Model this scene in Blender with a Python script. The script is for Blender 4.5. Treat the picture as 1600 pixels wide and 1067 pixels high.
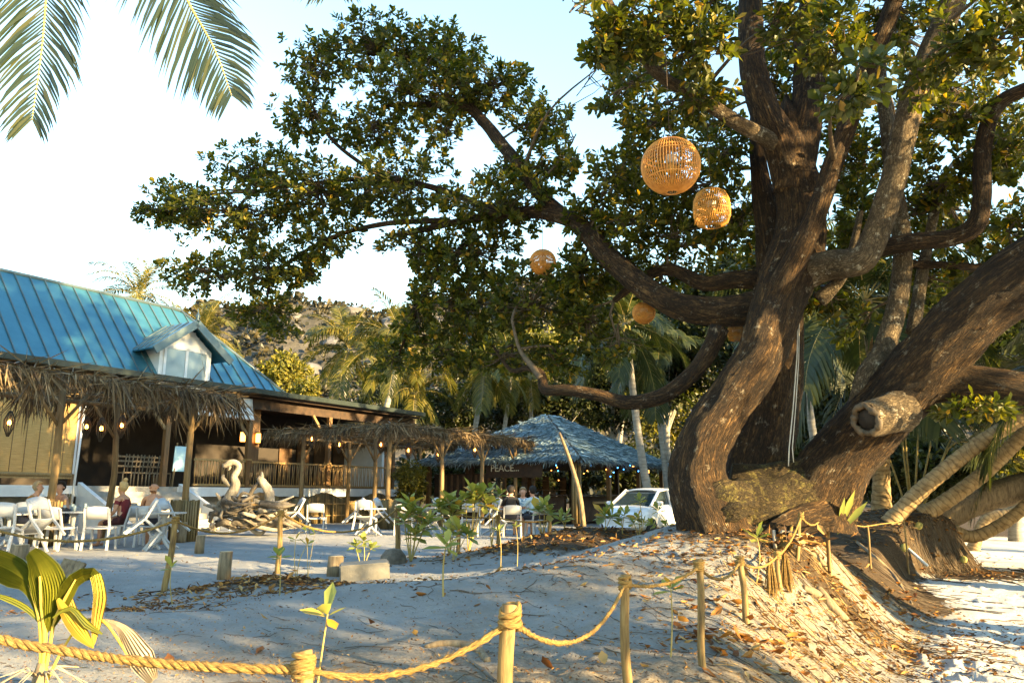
import bpy, bmesh, math, random
import numpy as np
from mathutils import Vector, Matrix

for o in list(bpy.data.objects):
    bpy.data.objects.remove(o)
SC = bpy.context.scene
COL = SC.collection
R = math.radians
PI = math.pi

# ---------------------------------------------------------------- camera
CAMZ = 1.05
FPX = 1200.0                      # focal length in photograph pixels (1600 wide)
PITCH = math.atan(241.5 / FPX)
cd = bpy.data.cameras.new('camera')
cam = bpy.data.objects.new('camera', cd)
COL.objects.link(cam)
cam.location = (0, 0, CAMZ)
cam.rotation_euler = (PI / 2 + PITCH, 0, 0)
cd.sensor_width = 36.0
cd.lens = 36.0 * FPX / 1600.0
cd.clip_start = 0.05
cd.clip_end = 6000
SC.camera = cam

# ---------------------------------------------------------------- light
SUN_EL = R(14.0)
SUN_AZ = R(-33.0)                 # measured from +X, negative = towards the viewer's side
sun_dir = Vector((math.cos(SUN_EL) * math.cos(SUN_AZ), math.cos(SUN_EL) * math.sin(SUN_AZ), math.sin(SUN_EL)))
world = bpy.data.worlds.new('World')
SC.world = world
world.use_nodes = True
wn = world.node_tree.nodes
wn.clear()
sky = wn.new('ShaderNodeTexSky')
sky.sky_type = 'NISHITA'
sky.sun_disc = False
sky.sun_elevation = SUN_EL
sky.sun_rotation = PI / 2 - SUN_AZ
sky.air_density = 1.8
sky.dust_density = 0.0
sky.ozone_density = 3.4
bg = wn.new('ShaderNodeBackground')
bg.inputs['Strength'].default_value = 0.11
wo = wn.new('ShaderNodeOutputWorld')
world.node_tree.links.new(sky.outputs[0], bg.inputs[0])
world.node_tree.links.new(bg.outputs[0], wo.inputs[0])
sd = bpy.data.lights.new('sun', 'SUN')
sd.energy = 5.0
sd.angle = R(0.5)
sd.color = (1.0, 0.72, 0.34)
sun = bpy.data.objects.new('sun', sd)
COL.objects.link(sun)
sun.rotation_euler = sun_dir.to_track_quat('Z', 'Y').to_euler()
sun.location = sun_dir * 60
SC.view_settings.view_transform = 'Standard'
SC.view_settings.look = 'None'
SC.view_settings.gamma = 1.0
SC.view_settings.use_curve_mapping = False
SC.view_settings.exposure = 2.85
SC.render.engine = 'CYCLES'
SC.cycles.max_bounces = 6
SC.cycles.transparent_max_bounces = 8

# ---------------------------------------------------------------- helpers
def at(px, py, Y):
    """real-world point that photograph pixel (px,py) shows at forward distance Y"""
    u = (px - 800.0) / FPX
    v = (533.5 - py) / FPX
    k = Y / (math.cos(PITCH) - v * math.sin(PITCH))
    return Vector((u * k, Y, CAMZ + k * (math.sin(PITCH) + v * math.cos(PITCH))))

def m_px(w, Y):
    return w * Y / FPX

def link(o, parent=None):
    COL.objects.link(o)
    if parent is not None:
        o.parent = parent
    return o

def root_loc(o):
    p = Vector((0, 0, 0))
    while o is not None:
        p += o.location
        o = o.parent
    return p

def tag(o, label, cat, group=None):
    o['label'] = label
    o['category'] = cat
    if group:
        o['group'] = group
    return o

def thing(name, label, cat, loc=(0, 0, 0), rotz=0.0, group=None):
    o = bpy.data.objects.new(name, None)
    o.empty_display_size = 0.1
    COL.objects.link(o)
    o.location = loc
    o.rotation_euler = (0, 0, rotz)
    return tag(o, label, cat, group)

def copy_tree(o, parent=None):
    c = o.copy()
    COL.objects.link(c)
    c.parent = parent
    for ch in list(o.children):
        copy_tree(ch, c)
    return c

def frames(path):
    """tangents and parallel-transported normals along a path"""
    P = [Vector(p) for p in path]
    n = len(P)
    T = []
    for i in range(n):
        a = P[max(0, i - 1)]; b = P[min(n - 1, i + 1)]
        t = b - a
        T.append(t.normalized() if t.length > 1e-9 else Vector((0, 0, 1)))
    up = Vector((0, 0, 1)) if abs(T[0].z) < 0.9 else Vector((1, 0, 0))
    N = [(up - T[0] * up.dot(T[0])).normalized()]
    for i in range(1, n):
        v = N[-1] - T[i] * N[-1].dot(T[i])
        N.append(v.normalized() if v.length > 1e-6 else N[-1])
    return P, T, N

def smooth_path(pts, rad, step):
    """Catmull-Rom through points with radii; returns evenly refined path and radii"""
    P = [Vector(p) for p in pts]
    n = len(P)
    out, ro = [], []
    for i in range(n - 1):
        p0 = P[max(0, i - 1)]; p1 = P[i]; p2 = P[i + 1]; p3 = P[min(n - 1, i + 2)]
        k = max(1, int((p2 - p1).length / step))
        for j in range(k):
            t = j / k
            t2 = t * t; t3 = t2 * t
            out.append(0.5 * ((2 * p1) + (p2 - p0) * t + (2 * p0 - 5 * p1 + 4 * p2 - p3) * t2 + (3 * p1 - p0 - 3 * p2 + p3) * t3))
            s = t * t * (3 - 2 * t)
            ro.append(rad[i] * (1 - s) + rad[i + 1] * s)
    out.append(P[-1]); ro.append(rad[-1])
    return out, ro

class MB:
    def __init__(self):
        self.V = []; self.F = []; self.U = []; self.S = []; self.M = []
    def add(self, vs, fs, uv=None, smooth=False, mi=0):
        b = len(self.V)
        self.V += [tuple(v) for v in vs]
        for i, f in enumerate(fs):
            self.F.append(tuple(b + k for k in f))
            self.U.append(uv[i] if uv else None)
            self.S.append(smooth)
            self.M.append(mi)
        return self
    def box(self, c, s, rot=None, mi=0):
        hx, hy, hz = s[0] / 2, s[1] / 2, s[2] / 2
        vs = [Vector((x, y, z)) for x in (-hx, hx) for y in (-hy, hy) for z in (-hz, hz)]
        c = Vector(c)
        if rot is not None:
            vs = [rot @ v for v in vs]
        vs = [v + c for v in vs]
        fs = [(0, 1, 3, 2), (4, 6, 7, 5), (0, 4, 5, 1), (2, 3, 7, 6), (0, 2, 6, 4), (1, 5, 7, 3)]
        return self.add(vs, fs, mi=mi)
    def bar(self, a, b, w, h, up=(0, 0, 1), mi=0):
        a = Vector(a); b = Vector(b)
        t = (b - a); L = t.length; t.normalize()
        up = Vector(up)
        if abs(t.dot(up)) > 0.98:
            up = Vector((1, 0, 0))
        x = t.cross(up).normalized(); z = x.cross(t)
        rot = Matrix((x, t, z)).transposed()
        return self.box((a + b) / 2, (w, L, h), rot, mi=mi)
    def prism(self, poly, d, mi=0):
        """planar polygon (3D points) extruded by vector d"""
        n = len(poly); d = Vector(d)
        vs = [Vector(p) for p in poly] + [Vector(p) + d for p in poly]
        fs = [tuple(range(n - 1, -1, -1)), tuple(range(n, 2 * n))]
        fs += [(i, (i + 1) % n, (i + 1) % n + n, i + n) for i in range(n)]
        return self.add(vs, fs, mi=mi)
    def tube(self, path, rad, n=8, cap=True, rfun=None, smooth=True, mi=0):
        P, T, N = frames(path)
        if not hasattr(rad, '__len__'):
            rad = [rad] * len(P)
        vs, fs, uv = [], [], []
        L = 0.0; Ls = []
        for i, p in enumerate(P):
            if i:
                L += (p - P[i - 1]).length
            Ls.append(L)
            b = T[i].cross(N[i])
            for k in range(n):
                a = 2 * PI * k / n
                r = rad[i]
                if rfun:
                    r *= rfun(a, L, i)
                vs.append(p + (N[i] * math.cos(a) + b * math.sin(a)) * r)
        rm = sum(rad) / len(rad)
        for i in range(len(P) - 1):
            for k in range(n):
                k2 = (k + 1) % n
                fs.append((i * n + k, i * n + k2, (i + 1) * n + k2, (i + 1) * n + k))
                u0 = k / n * 2 * PI * rm; u1 = (k + 1) / n * 2 * PI * rm
                uv.append(((u0, Ls[i]), (u1, Ls[i]), (u1, Ls[i + 1]), (u0, Ls[i + 1])))
        if cap:
            m = len(P) - 1
            fs.append(tuple(range(n - 1, -1, -1))); uv.append(tuple((0.1 * math.cos(k), 0.1 * math.sin(k)) for k in range(n)))
            fs.append(tuple(m * n + k for k in range(n))); uv.append(tuple((0.1 * math.cos(k), 0.1 * math.sin(k)) for k in range(n)))
        return self.add(vs, fs, uv, smooth, mi=mi)
    def lathe(self, prof, c, n=16, axis=None, smooth=True, mi=0):
        c = Vector(c)
        rot = Matrix.Identity(3)
        if axis is not None:
            rot = Vector((0, 0, 1)).rotation_difference(Vector(axis).normalized()).to_matrix()
        vs, fs = [], []
        for r, z in prof:
            for k in range(n):
                a = 2 * PI * k / n
                vs.append(c + rot @ Vector((r * math.cos(a), r * math.sin(a), z)))
        m = len(prof)
        for i in range(m - 1):
            for k in range(n):
                k2 = (k + 1) % n
                fs.append((i * n + k, i * n + k2, (i + 1) * n + k2, (i + 1) * n + k))
        if prof[0][0] > 1e-6:
            fs.append(tuple(range(n - 1, -1, -1)))
        if prof[-1][0] > 1e-6:
            fs.append(tuple((m - 1) * n + k for k in range(n)))
        return self.add(vs, fs, None, smooth, mi=mi)
    def build(self, name, mat, parent=None, world=False, kind=None):
        me = bpy.data.meshes.new(name)
        V = self.V
        if world and parent is not None:
            d = root_loc(parent)
            V = [(v[0] - d.x, v[1] - d.y, v[2] - d.z) for v in V]
        me.from_pydata(V, [], self.F)
        me.polygons.foreach_set('use_smooth', self.S)
        if any(u is not None for u in self.U):
            lay = me.uv_layers.new(name='UVMap')
            fl = []
            for f, u in zip(self.F, self.U):
                if u is None:
                    fl += [0.0] * (2 * len(f))
                else:
                    for q in u:
                        fl += [q[0], q[1]]
            lay.data.foreach_set('uv', fl)
        mats = mat if isinstance(mat, (list, tuple)) else [mat]
        for m in mats:
            me.materials.append(m)
        if len(mats) > 1:
            me.polygons.foreach_set('material_index', self.M)
        o = bpy.data.objects.new(name, me)
        link(o, parent)
        if kind:
            o['kind'] = kind
        return o

def np_mesh(name, V, F, mat, parent=None, world=False, kind=None, smooth=False):
    """fast mesh from arrays; F is (n,3) or (n,4)"""
    V = np.asarray(V, dtype=np.float32); F = np.asarray(F, dtype=np.int32)
    if world and parent is not None:
        d = root_loc(parent)
        V = V - np.array((d.x, d.y, d.z), dtype=np.float32)
    me = bpy.data.meshes.new(name)
    me.vertices.add(len(V)); me.vertices.foreach_set('co', V.ravel())
    k = F.shape[1]
    me.loops.add(F.size); me.loops.foreach_set('vertex_index', F.ravel())
    me.polygons.add(len(F)); me.polygons.foreach_set('loop_start', np.arange(0, F.size, k, dtype=np.int32))
    me.polygons.foreach_set('use_smooth', np.full(len(F), smooth, dtype=bool))
    me.update(calc_edges=True)
    me.materials.append(mat)
    o = bpy.data.objects.new(name, me)
    link(o, parent)
    if kind:
        o['kind'] = kind
    return o

def unit(a):
    return a / np.maximum(np.linalg.norm(a, axis=1, keepdims=True), 1e-9)

def leaf_arrays(P, D, Nn, L, W, fold=0.18, droop=0.15, obov=True):
    """arrays for many leaves: base P, direction D, face normal N, length L, width W"""
    n = len(P)
    D = unit(D); S = unit(np.cross(D, Nn)); U = np.cross(S, D)
    L = L[:, None]; W = W[:, None]
    st = ((0, 0, 0), (.30, .62, 0), (.30, -.62, 0), (.70, 1.0, 0), (.70, -1.0, 0), (1.0, 0, 0), (.52, 0, -1)) if obov else \
         ((0, 0, 0), (.28, .9, 0), (.28, -.9, 0), (.66, .75, 0), (.66, -.75, 0), (1.0, 0, 0), (.5, 0, -1))
    V = np.empty((n, 7, 3))
    for i, (l, w, f) in enumerate(st):
        V[:, i] = P + D * (l * L) + S * (w * W * .5) + U * (f * fold * W) - U * (droop * L * l * l)
    f0 = np.array(((0, 2, 6), (2, 4, 6), (4, 5, 6), (5, 3, 6), (3, 1, 6), (1, 0, 6)))
    F = (f0[None] + (np.arange(n) * 7)[:, None, None]).reshape(-1, 3)
    return V.reshape(-1, 3), F

# ---------------------------------------------------------------- materials
def nt(name):
    m = bpy.data.materials.new(name)
    m.use_nodes = True
    t = m.node_tree
    t.nodes.clear()
    return m, t, t.nodes, t.links

def node(t, typ, **kw):
    n = t.nodes.new(typ)
    for k, v in kw.items():
        if hasattr(n, k):
            setattr(n, k, v)
        else:
            n.inputs[k].default_value = v
    return n

def c4(c):
    return (c[0], c[1], c[2], 1.0)

def ramp(t, stops, fac):
    r = t.nodes.new('ShaderNodeValToRGB')
    el = r.color_ramp.elements
    while len(el) > 2:
        el.remove(el[-1])
    el[0].position, el[0].color = stops[0][0], c4(stops[0][1])
    el[1].position, el[1].color = stops[-1][0], c4(stops[-1][1])
    for p, c in stops[1:-1]:
        e = el.new(p); e.color = c4(c)
    t.links.new(fac, r.inputs[0])
    return r.outputs[0]

def coords(t, kind='Object', scale=(1, 1, 1)):
    tc = node(t, 'ShaderNodeTexCoord')
    mp = node(t, 'ShaderNodeMapping')
    mp.inputs['Scale'].default_value = scale
    t.links.new(tc.outputs[kind], mp.inputs[0])
    return mp.outputs[0]

def mat(name, stops, scale=6.0, detail=6.0, rough=0.75, bump=0.3, bscale=None, bdist=0.02, stretch=(1, 1, 1),
        metal=0.0, spec=0.4, kind='Object', rand=0.0, coat=0.0):
    """noise-coloured principled material with noise relief"""
    m, t, N, Lk = nt(name)
    v = coords(t, kind, stretch)
    nz = node(t, 'ShaderNodeTexNoise', Scale=scale, Detail=detail, Roughness=0.6)
    Lk.new(v, nz.inputs['Vector'])
    if len(stops) == 1:
        c = stops[0]
        stops = [(0.3, tuple(x * .85 for x in c)), (0.7, tuple(min(1, x * 1.1) for x in c))]
    col = ramp(t, stops, nz.outputs['Fac'])
    if rand > 0:
        oi = node(t, 'ShaderNodeObjectInfo')
        hs = node(t, 'ShaderNodeHueSaturation')
        ma = node(t, 'ShaderNodeMath', operation='MULTIPLY_ADD')
        ma.inputs[1].default_value = rand * 2; ma.inputs[2].default_value = 1 - rand
        Lk.new(oi.outputs['Random'], ma.inputs[0]); Lk.new(ma.outputs[0], hs.inputs['Value'])
        Lk.new(col, hs.inputs['Color']); col = hs.outputs[0]
    b = node(t, 'ShaderNodeBsdfPrincipled', Roughness=rough, Metallic=metal)
    b.inputs['Specular IOR Level'].default_value = spec
    b.inputs['Coat Weight'].default_value = coat
    Lk.new(col, b.inputs['Base Color'])
    if bump > 0:
        n2 = node(t, 'ShaderNodeTexNoise', Scale=bscale or scale * 4, Detail=5.0)
        Lk.new(v, n2.inputs['Vector'])
        bp = node(t, 'ShaderNodeBump', Strength=bump, Distance=bdist)
        Lk.new(n2.outputs['Fac'], bp.inputs['Height'])
        Lk.new(bp.outputs[0], b.inputs['Normal'])
    o = node(t, 'ShaderNodeOutputMaterial')
    Lk.new(b.outputs[0], o.inputs[0])
    return m

def leaf_mat(name, stops, trans=0.35, rough=0.45, tcol=(1.5, 1.6, .5), spec=0.28, island=True):
    m, t, N, Lk = nt(name)
    if island:
        g = node(t, 'ShaderNodeNewGeometry'); f = g.outputs['Random Per Island']
    else:
        g = node(t, 'ShaderNodeObjectInfo'); f = g.outputs['Random']
    col = ramp(t, stops, f)
    b = node(t, 'ShaderNodeBsdfPrincipled', Roughness=rough)
    b.inputs['Specular IOR Level'].default_value = spec
    Lk.new(col, b.inputs['Base Color'])
    tr = node(t, 'ShaderNodeBsdfTranslucent')
    mx = node(t, 'ShaderNodeMix', data_type='RGBA', blend_type='MULTIPLY')
    mx.inputs['Factor'].default_value = 1.0
    mx.inputs[7].default_value = c4(tcol)
    Lk.new(col, mx.inputs[6]); Lk.new(mx.outputs[2], tr.inputs['Color'])
    ms = node(t, 'ShaderNodeMixShader'); ms.inputs[0].default_value = trans
    Lk.new(b.outputs[0], ms.inputs[1]); Lk.new(tr.outputs[0], ms.inputs[2])
    o = node(t, 'ShaderNodeOutputMaterial')
    Lk.new(ms.outputs[0], o.inputs[0])
    return m

def emit_mat(name, col, strength):
    m, t, N, Lk = nt(name)
    e = node(t, 'ShaderNodeEmission', Strength=strength); e.inputs[0].default_value = c4(col)
    o = node(t, 'ShaderNodeOutputMaterial'); Lk.new(e.outputs[0], o.inputs[0])
    return m

def bark_mat(name, plates, crack, lichen, su=15.0, sv=1.7, pu=24.0, pv=6.0, lich=0.60, bump=1.0, bdist=0.04, fur=.80):
    """bark: long broken furrows along the limb, plates between them, pale lichen blotches"""
    m, t, N, Lk = nt(name)
    v = coords(t, 'UV', (su, sv, 1))
    warp = node(t, 'ShaderNodeTexNoise', Scale=1.1, Detail=5.0, Roughness=.65); Lk.new(v, warp.inputs['Vector'])
    fr = node(t, 'ShaderNodeTexNoise', Scale=1.0, Detail=7.0, Roughness=.68, Distortion=.5); Lk.new(v, fr.inputs['Vector'])
    # ridge: 0 in the furrow, 1 on the plate
    sb = node(t, 'ShaderNodeMath', operation='SUBTRACT'); sb.inputs[1].default_value = .5; Lk.new(fr.outputs['Fac'], sb.inputs[0])
    ab = node(t, 'ShaderNodeMath', operation='ABSOLUTE'); Lk.new(sb.outputs[0], ab.inputs[0])
    rg = node(t, 'ShaderNodeMapRange'); rg.inputs['From Min'].default_value = 0.0; rg.inputs['From Max'].default_value = .13; Lk.new(ab.outputs[0], rg.inputs['Value'])
    v2 = coords(t, 'UV', (pu, pv, 1))
    ad = node(t, 'ShaderNodeVectorMath', operation='MULTIPLY_ADD'); ad.inputs[1].default_value = (4.5, 4.5, 4.5)
    Lk.new(warp.outputs['Color'], ad.inputs[0]); Lk.new(v2, ad.inputs[2])
    vo = node(t, 'ShaderNodeTexVoronoi', feature='DISTANCE_TO_EDGE', Scale=1.0, Randomness=1.0); Lk.new(ad.outputs[0], vo.inputs['Vector'])
    vc = node(t, 'ShaderNodeTexVoronoi', feature='F1', Scale=1.0); Lk.new(ad.outputs[0], vc.inputs['Vector'])
    ck = node(t, 'ShaderNodeMapRange'); ck.inputs['From Min'].default_value = -.01; ck.inputs['From Max'].default_value = .17; Lk.new(vo.outputs['Distance'], ck.inputs['Value'])
    fine = node(t, 'ShaderNodeTexNoise', Scale=3.0, Detail=9.0, Roughness=.74); Lk.new(v2, fine.inputs['Vector'])
    sep = node(t, 'ShaderNodeSeparateColor'); Lk.new(vc.outputs['Color'], sep.inputs[0])
    ma = node(t, 'ShaderNodeMath', operation='MULTIPLY_ADD'); ma.inputs[1].default_value = .16
    Lk.new(sep.outputs[0], ma.inputs[0]); Lk.new(fine.outputs['Fac'], ma.inputs[2])
    pc = ramp(t, plates, ma.outputs[0])
    cs = node(t, 'ShaderNodeMath', operation='MULTIPLY_ADD'); cs.inputs[1].default_value = .72; cs.inputs[2].default_value = .28; Lk.new(ck.outputs[0], cs.inputs[0])
    hh = node(t, 'ShaderNodeMath', operation='MULTIPLY'); Lk.new(cs.outputs[0], hh.inputs[0])
    rm = node(t, 'ShaderNodeMath', operation='MULTIPLY_ADD'); rm.inputs[1].default_value = fur; rm.inputs[2].default_value = 1 - fur
    Lk.new(rg.outputs[0], rm.inputs[0]); Lk.new(rm.outputs[0], hh.inputs[1])
    m1 = node(t, 'ShaderNodeMix', data_type='RGBA'); m1.inputs[6].default_value = c4(crack)
    Lk.new(hh.outputs[0], m1.inputs['Factor']); Lk.new(pc, m1.inputs[7])
    vo3 = coords(t, 'Object', (1, 1, 1))
    big = node(t, 'ShaderNodeTexNoise', Scale=1.7, Detail=6.0, Roughness=.65); Lk.new(vo3, big.inputs['Vector'])
    br = node(t, 'ShaderNodeMapRange'); br.inputs['From Min'].default_value = .36; br.inputs['From Max'].default_value = .62; br.inputs['To Min'].default_value = .45; br.inputs['To Max'].default_value = 1.15
    Lk.new(big.outputs['Fac'], br.inputs['Value'])
    hs = node(t, 'ShaderNodeHueSaturation'); Lk.new(br.outputs[0], hs.inputs['Value']); Lk.new(m1.outputs[2], hs.inputs['Color'])
    l1 = node(t, 'ShaderNodeTexNoise', Scale=8.0, Detail=10.0, Roughness=.74); Lk.new(vo3, l1.inputs['Vector'])
    lr = node(t, 'ShaderNodeMapRange'); lr.inputs['From Min'].default_value = lich; lr.inputs['From Max'].default_value = lich + .05
    Lk.new(l1.outputs['Fac'], lr.inputs['Value'])
    m2 = node(t, 'ShaderNodeMix', data_type='RGBA'); m2.inputs[7].default_value = c4(lichen)
    lm = node(t, 'ShaderNodeMath', operation='MULTIPLY'); Lk.new(lr.outputs[0], lm.inputs[0]); Lk.new(hh.outputs[0], lm.inputs[1])
    Lk.new(lm.outputs[0], m2.inputs['Factor']); Lk.new(hs.outputs[0], m2.inputs[6])
    b = node(t, 'ShaderNodeBsdfPrincipled', Roughness=.82); b.inputs['Specular IOR Level'].default_value = .25
    Lk.new(m2.outputs[2], b.inputs['Base Color'])
    h = node(t, 'ShaderNodeMath', operation='MULTIPLY_ADD'); h.inputs[1].default_value = .45
    Lk.new(fine.outputs['Fac'], h.inputs[0]); Lk.new(hh.outputs[0], h.inputs[2])
    bp = node(t, 'ShaderNodeBump', Strength=bump, Distance=bdist)
    Lk.new(h.outputs[0], bp.inputs['Height']); Lk.new(bp.outputs[0], b.inputs['Normal'])
    o = node(t, 'ShaderNodeOutputMaterial'); Lk.new(b.outputs[0], o.inputs[0])
    return m

M = {}
def tone(st, k):
    return [(p, tuple(x * k for x in c)) for p, c in st]
M['bark'] = bark_mat('takamaka_bark', [(.34, (.022, .012, .005)), (.50, (.085, .044, .016)), (.66, (.22, .120, .042)), (.82, (.38, .235, .10)), (.95, (.46, .33, .19))], (.006, .0035, .002), (.42, .36, .26), bdist=.06, lich=.585)
M['pale_bark'] = bark_mat('pale_limb_bark', tone([(.3, (.11, .075, .04)), (.55, (.25, .18, .10)), (.85, (.40, .31, .19))], 0.72), (.035, .022, .012), (.48, .43, .32), su=13, sv=3, pu=30, pv=14, lich=.57, fur=.35)
M['moss_bark'] = bark_mat('mossy_bark', [(.35, (.028, .019, .008)), (.6, (.085, .058, .022)), (.9, (.17, .12, .05))], (.010, .007, .003), (.20, .165, .045), su=11, sv=4, pu=26, pv=16, lich=.53, fur=.5, bdist=.05)
M['twig'] = mat('twig_bark', tone([(.3, (.05, .035, .02)), (.7, (.15, .105, .06))], 0.70), scale=14, bump=.3)
M['leaf'] = leaf_mat('takamaka_leaf', tone([(0, (.022, .028, .005)), (.5, (.050, .058, .007)), (.86, (.092, .088, .009)), (.96, (.19, .14, .012)), (1, (.34, .17, .02))], 1.1), trans=.42)
M['leaf_near'] = leaf_mat('near_leaf', tone([(0, (.028, .042, .008)), (.55, (.05, .064, .012)), (.92, (.08, .082, .014)), (1, (.26, .15, .02))], 0.85), trans=.3, rough=.3, island=False)
M['plant_leaf'] = leaf_mat('seedling_leaf', tone([(0, (.10, .14, .03)), (.6, (.19, .23, .05)), (.93, (.28, .27, .06)), (1, (.48, .26, .03))], 0.80), trans=.35, rough=.45, tcol=(1.3, 1.25, .6))
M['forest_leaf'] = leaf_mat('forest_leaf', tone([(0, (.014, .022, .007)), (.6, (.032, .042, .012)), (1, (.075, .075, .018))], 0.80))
M['gold_leaf'] = leaf_mat('sunny_bush_leaf', [(0, (.07, .075, .015)), (.6, (.14, .125, .02)), (1, (.25, .20, .03))])  # bright yellow leaf colour with the sunlight painted in
M['frond'] = leaf_mat('palm_leaflet', [(0, (.05, .055, .012)), (.6, (.10, .095, .018)), (1, (.20, .15, .03))], trans=.35, rough=.5, tcol=(1.4, 1.3, .45))  # yellower, brighter leaflets with golden sunlight in the colour
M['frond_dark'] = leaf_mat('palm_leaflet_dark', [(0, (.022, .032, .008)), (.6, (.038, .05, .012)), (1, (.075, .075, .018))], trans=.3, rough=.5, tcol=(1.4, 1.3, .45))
M['rachis'] = mat('palm_stem', [(.3, (.22, .17, .05)), (.7, (.36, .27, .09))], scale=8, bump=.15)
M['dry_leaf'] = leaf_mat('dry_leaf', tone([(0, (.16, .06, .018)), (.45, (.33, .13, .025)), (.8, (.48, .24, .05)), (1, (.55, .38, .16))], 0.85), trans=.25, rough=.6, tcol=(1.1, .8, .4), island=False)
M['litter'] = leaf_mat('leaf_litter', tone([(0, (.05, .025, .012)), (.4, (.15, .07, .022)), (.75, (.34, .16, .035)), (1, (.50, .34, .14))], 0.80), trans=.15, rough=.7, tcol=(1, .8, .4))
M['thatch'] = leaf_mat('palm_thatch', tone([(0, (.06, .038, .018)), (.5, (.17, .115, .055)), (.85, (.29, .20, .10)), (1, (.40, .32, .20))], 0.70), trans=.12, rough=.6, tcol=(1.1, .9, .5))
M['thatch_bar'] = leaf_mat('bar_thatch', tone([(0, (.10, .15, .175)), (.5, (.23, .32, .36)), (1, (.40, .50, .54))], 1.0), trans=.03, rough=.6, tcol=(1, 1, 1))  # greyish thatch with blue skylight tinted into the colour
M['thatch_core'] = mat('thatch_core', tone([(.3, (.05, .04, .028)), (.7, (.16, .13, .095))], 0.70), scale=10, stretch=(1, 1, .3), bump=1, bdist=.05)
M['rope'] = mat('coir_rope', [(.3, (.07, .035, .008)), (.5, (.22, .13, .032)), (.7, (.40, .27, .085))], scale=1.0, detail=8, kind='UV', stretch=(420, 46, 1), bump=1.0, bscale=1.6, bdist=.006, rough=.9)
M['post'] = mat('peeled_post_wood', [(.30, (.035, .018, .006)), (.42, (.12, .072, .022)), (.58, (.20, .132, .045)), (.8, (.29, .205, .085))], scale=13, stretch=(3, 3, .35), bump=.35, bscale=40, bdist=.006, rand=.12)
M['log'] = mat('weathered_log', tone([(.3, (.11, .075, .04)), (.7, (.32, .24, .14))], 0.70), scale=9, stretch=(3, 3, .5), bump=.6, bscale=30, bdist=.01)
M['cut'] = mat('cut_wood', [(.3, (.32, .23, .12)), (.7, (.52, .40, .24))], scale=12, bump=.3)
M['pole'] = mat('pole_timber', tone([(.3, (.14, .088, .035)), (.7, (.32, .21, .09))], 0.72), scale=7, stretch=(3, 3, .3), bump=.3, bscale=30, bdist=.008, rand=.12)
M['timber'] = mat('building_timber', tone([(.3, (.17, .085, .028)), (.7, (.34, .18, .065))], 0.5), scale=5, stretch=(3, 3, .4), bump=.2, rough=.55)
M['bamboo'] = mat('bamboo', tone([(.3, (.28, .17, .06)), (.7, (.48, .31, .12))], 0.72), scale=12, stretch=(2, 2, .5), bump=.2, rough=.5)
M['bamboo_fence'] = leaf_mat('bamboo_fence', tone([(0, (.08, .055, .022)), (.5, (.17, .12, .05)), (1, (.30, .21, .09))], 0.72), trans=.0, rough=.6, tcol=(1, 1, 1))
M['blind'] = mat('bamboo_blind', tone([(.3, (.46, .25, .07)), (.7, (.66, .40, .13))], 0.85), scale=4, stretch=(1, 1, 14), bump=.5, bscale=40, bdist=.01)  # golden sunlight worked into the base colour of the bamboo
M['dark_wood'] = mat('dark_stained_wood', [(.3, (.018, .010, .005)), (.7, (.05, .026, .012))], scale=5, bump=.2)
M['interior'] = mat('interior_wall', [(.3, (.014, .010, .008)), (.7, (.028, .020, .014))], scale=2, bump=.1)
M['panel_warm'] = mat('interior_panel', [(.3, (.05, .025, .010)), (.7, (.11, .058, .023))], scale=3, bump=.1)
M['roof'] = mat('sky_tinted_roof_metal', tone([(.35, (.05, .185, .25)), (.65, (.075, .235, .30))], 0.80), scale=1.1, bump=.06, bscale=2.2, bdist=.03, rough=.28, metal=.55, spec=.5)  # grey-blue metal; the sky's reflected blue is put into its base colour
M['roof_trim'] = mat('roof_trim', [(.3, (.075, .105, .11)), (.7, (.11, .145, .15))], scale=2, bump=.05, rough=.4, metal=.4)
M['gutter'] = mat('dark_gutter', [(.3, (.016, .024, .022)), (.7, (.035, .045, .04))], scale=3, bump=.1, rough=.35, metal=.2)
M['white'] = mat('white_paint', tone([(.3, (.66, .66, .65)), (.7, (.80, .80, .78))], 0.80), scale=3, bump=.1, rough=.5)
M['plastic'] = mat('white_resin', tone([(.3, (.66, .67, .69)), (.7, (.78, .78, .78))], 0.52), scale=4, bump=.05, rough=.35, rand=.04)
M['canvas'] = mat('awning_canvas', tone([(.3, (.52, .46, .38)), (.7, (.68, .62, .54))], 0.70), scale=3, bump=.2, rough=.8)
M['concrete'] = mat('concrete', tone([(.3, (.22, .205, .17)), (.7, (.36, .335, .285))], 0.5), scale=5, bump=.4, bscale=40, bdist=.01)
M['stone_step'] = mat('step_concrete', tone([(.3, (.24, .23, .20)), (.7, (.38, .365, .33))], 0.70), scale=4, bump=.25)
M['rattan'] = mat('orange_rattan', [(.3, (.36, .14, .022)), (.7, (.56, .25, .045))], scale=20, bump=.2, rough=.5)
M['rattan_core'] = mat('golden_rattan', [(.3, (.32, .14, .018)), (.7, (.48, .23, .035))], scale=20, bump=.2, rough=.5)
M['drift'] = mat('driftwood', tone([(.25, (.20, .17, .13)), (.5, (.40, .35, .28)), (.75, (.60, .54, .45))], 0.6), scale=5, stretch=(1.5, 1.5, .8), bump=.8, bscale=22, bdist=.03)
M['drift_dark'] = mat('driftwood_dark', tone([(.25, (.08, .065, .05)), (.5, (.20, .165, .125)), (.75, (.36, .31, .25))], 0.5), scale=5, bump=.8, bscale=22, bdist=.03)
M['palm_trunk'] = mat('palm_trunk', tone([(.25, (.20, .15, .085)), (.5, (.36, .28, .17)), (.75, (.47, .38, .25))], 0.72), scale=4, stretch=(1, 1, 3), bump=.5, bscale=30, bdist=.012)
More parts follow.
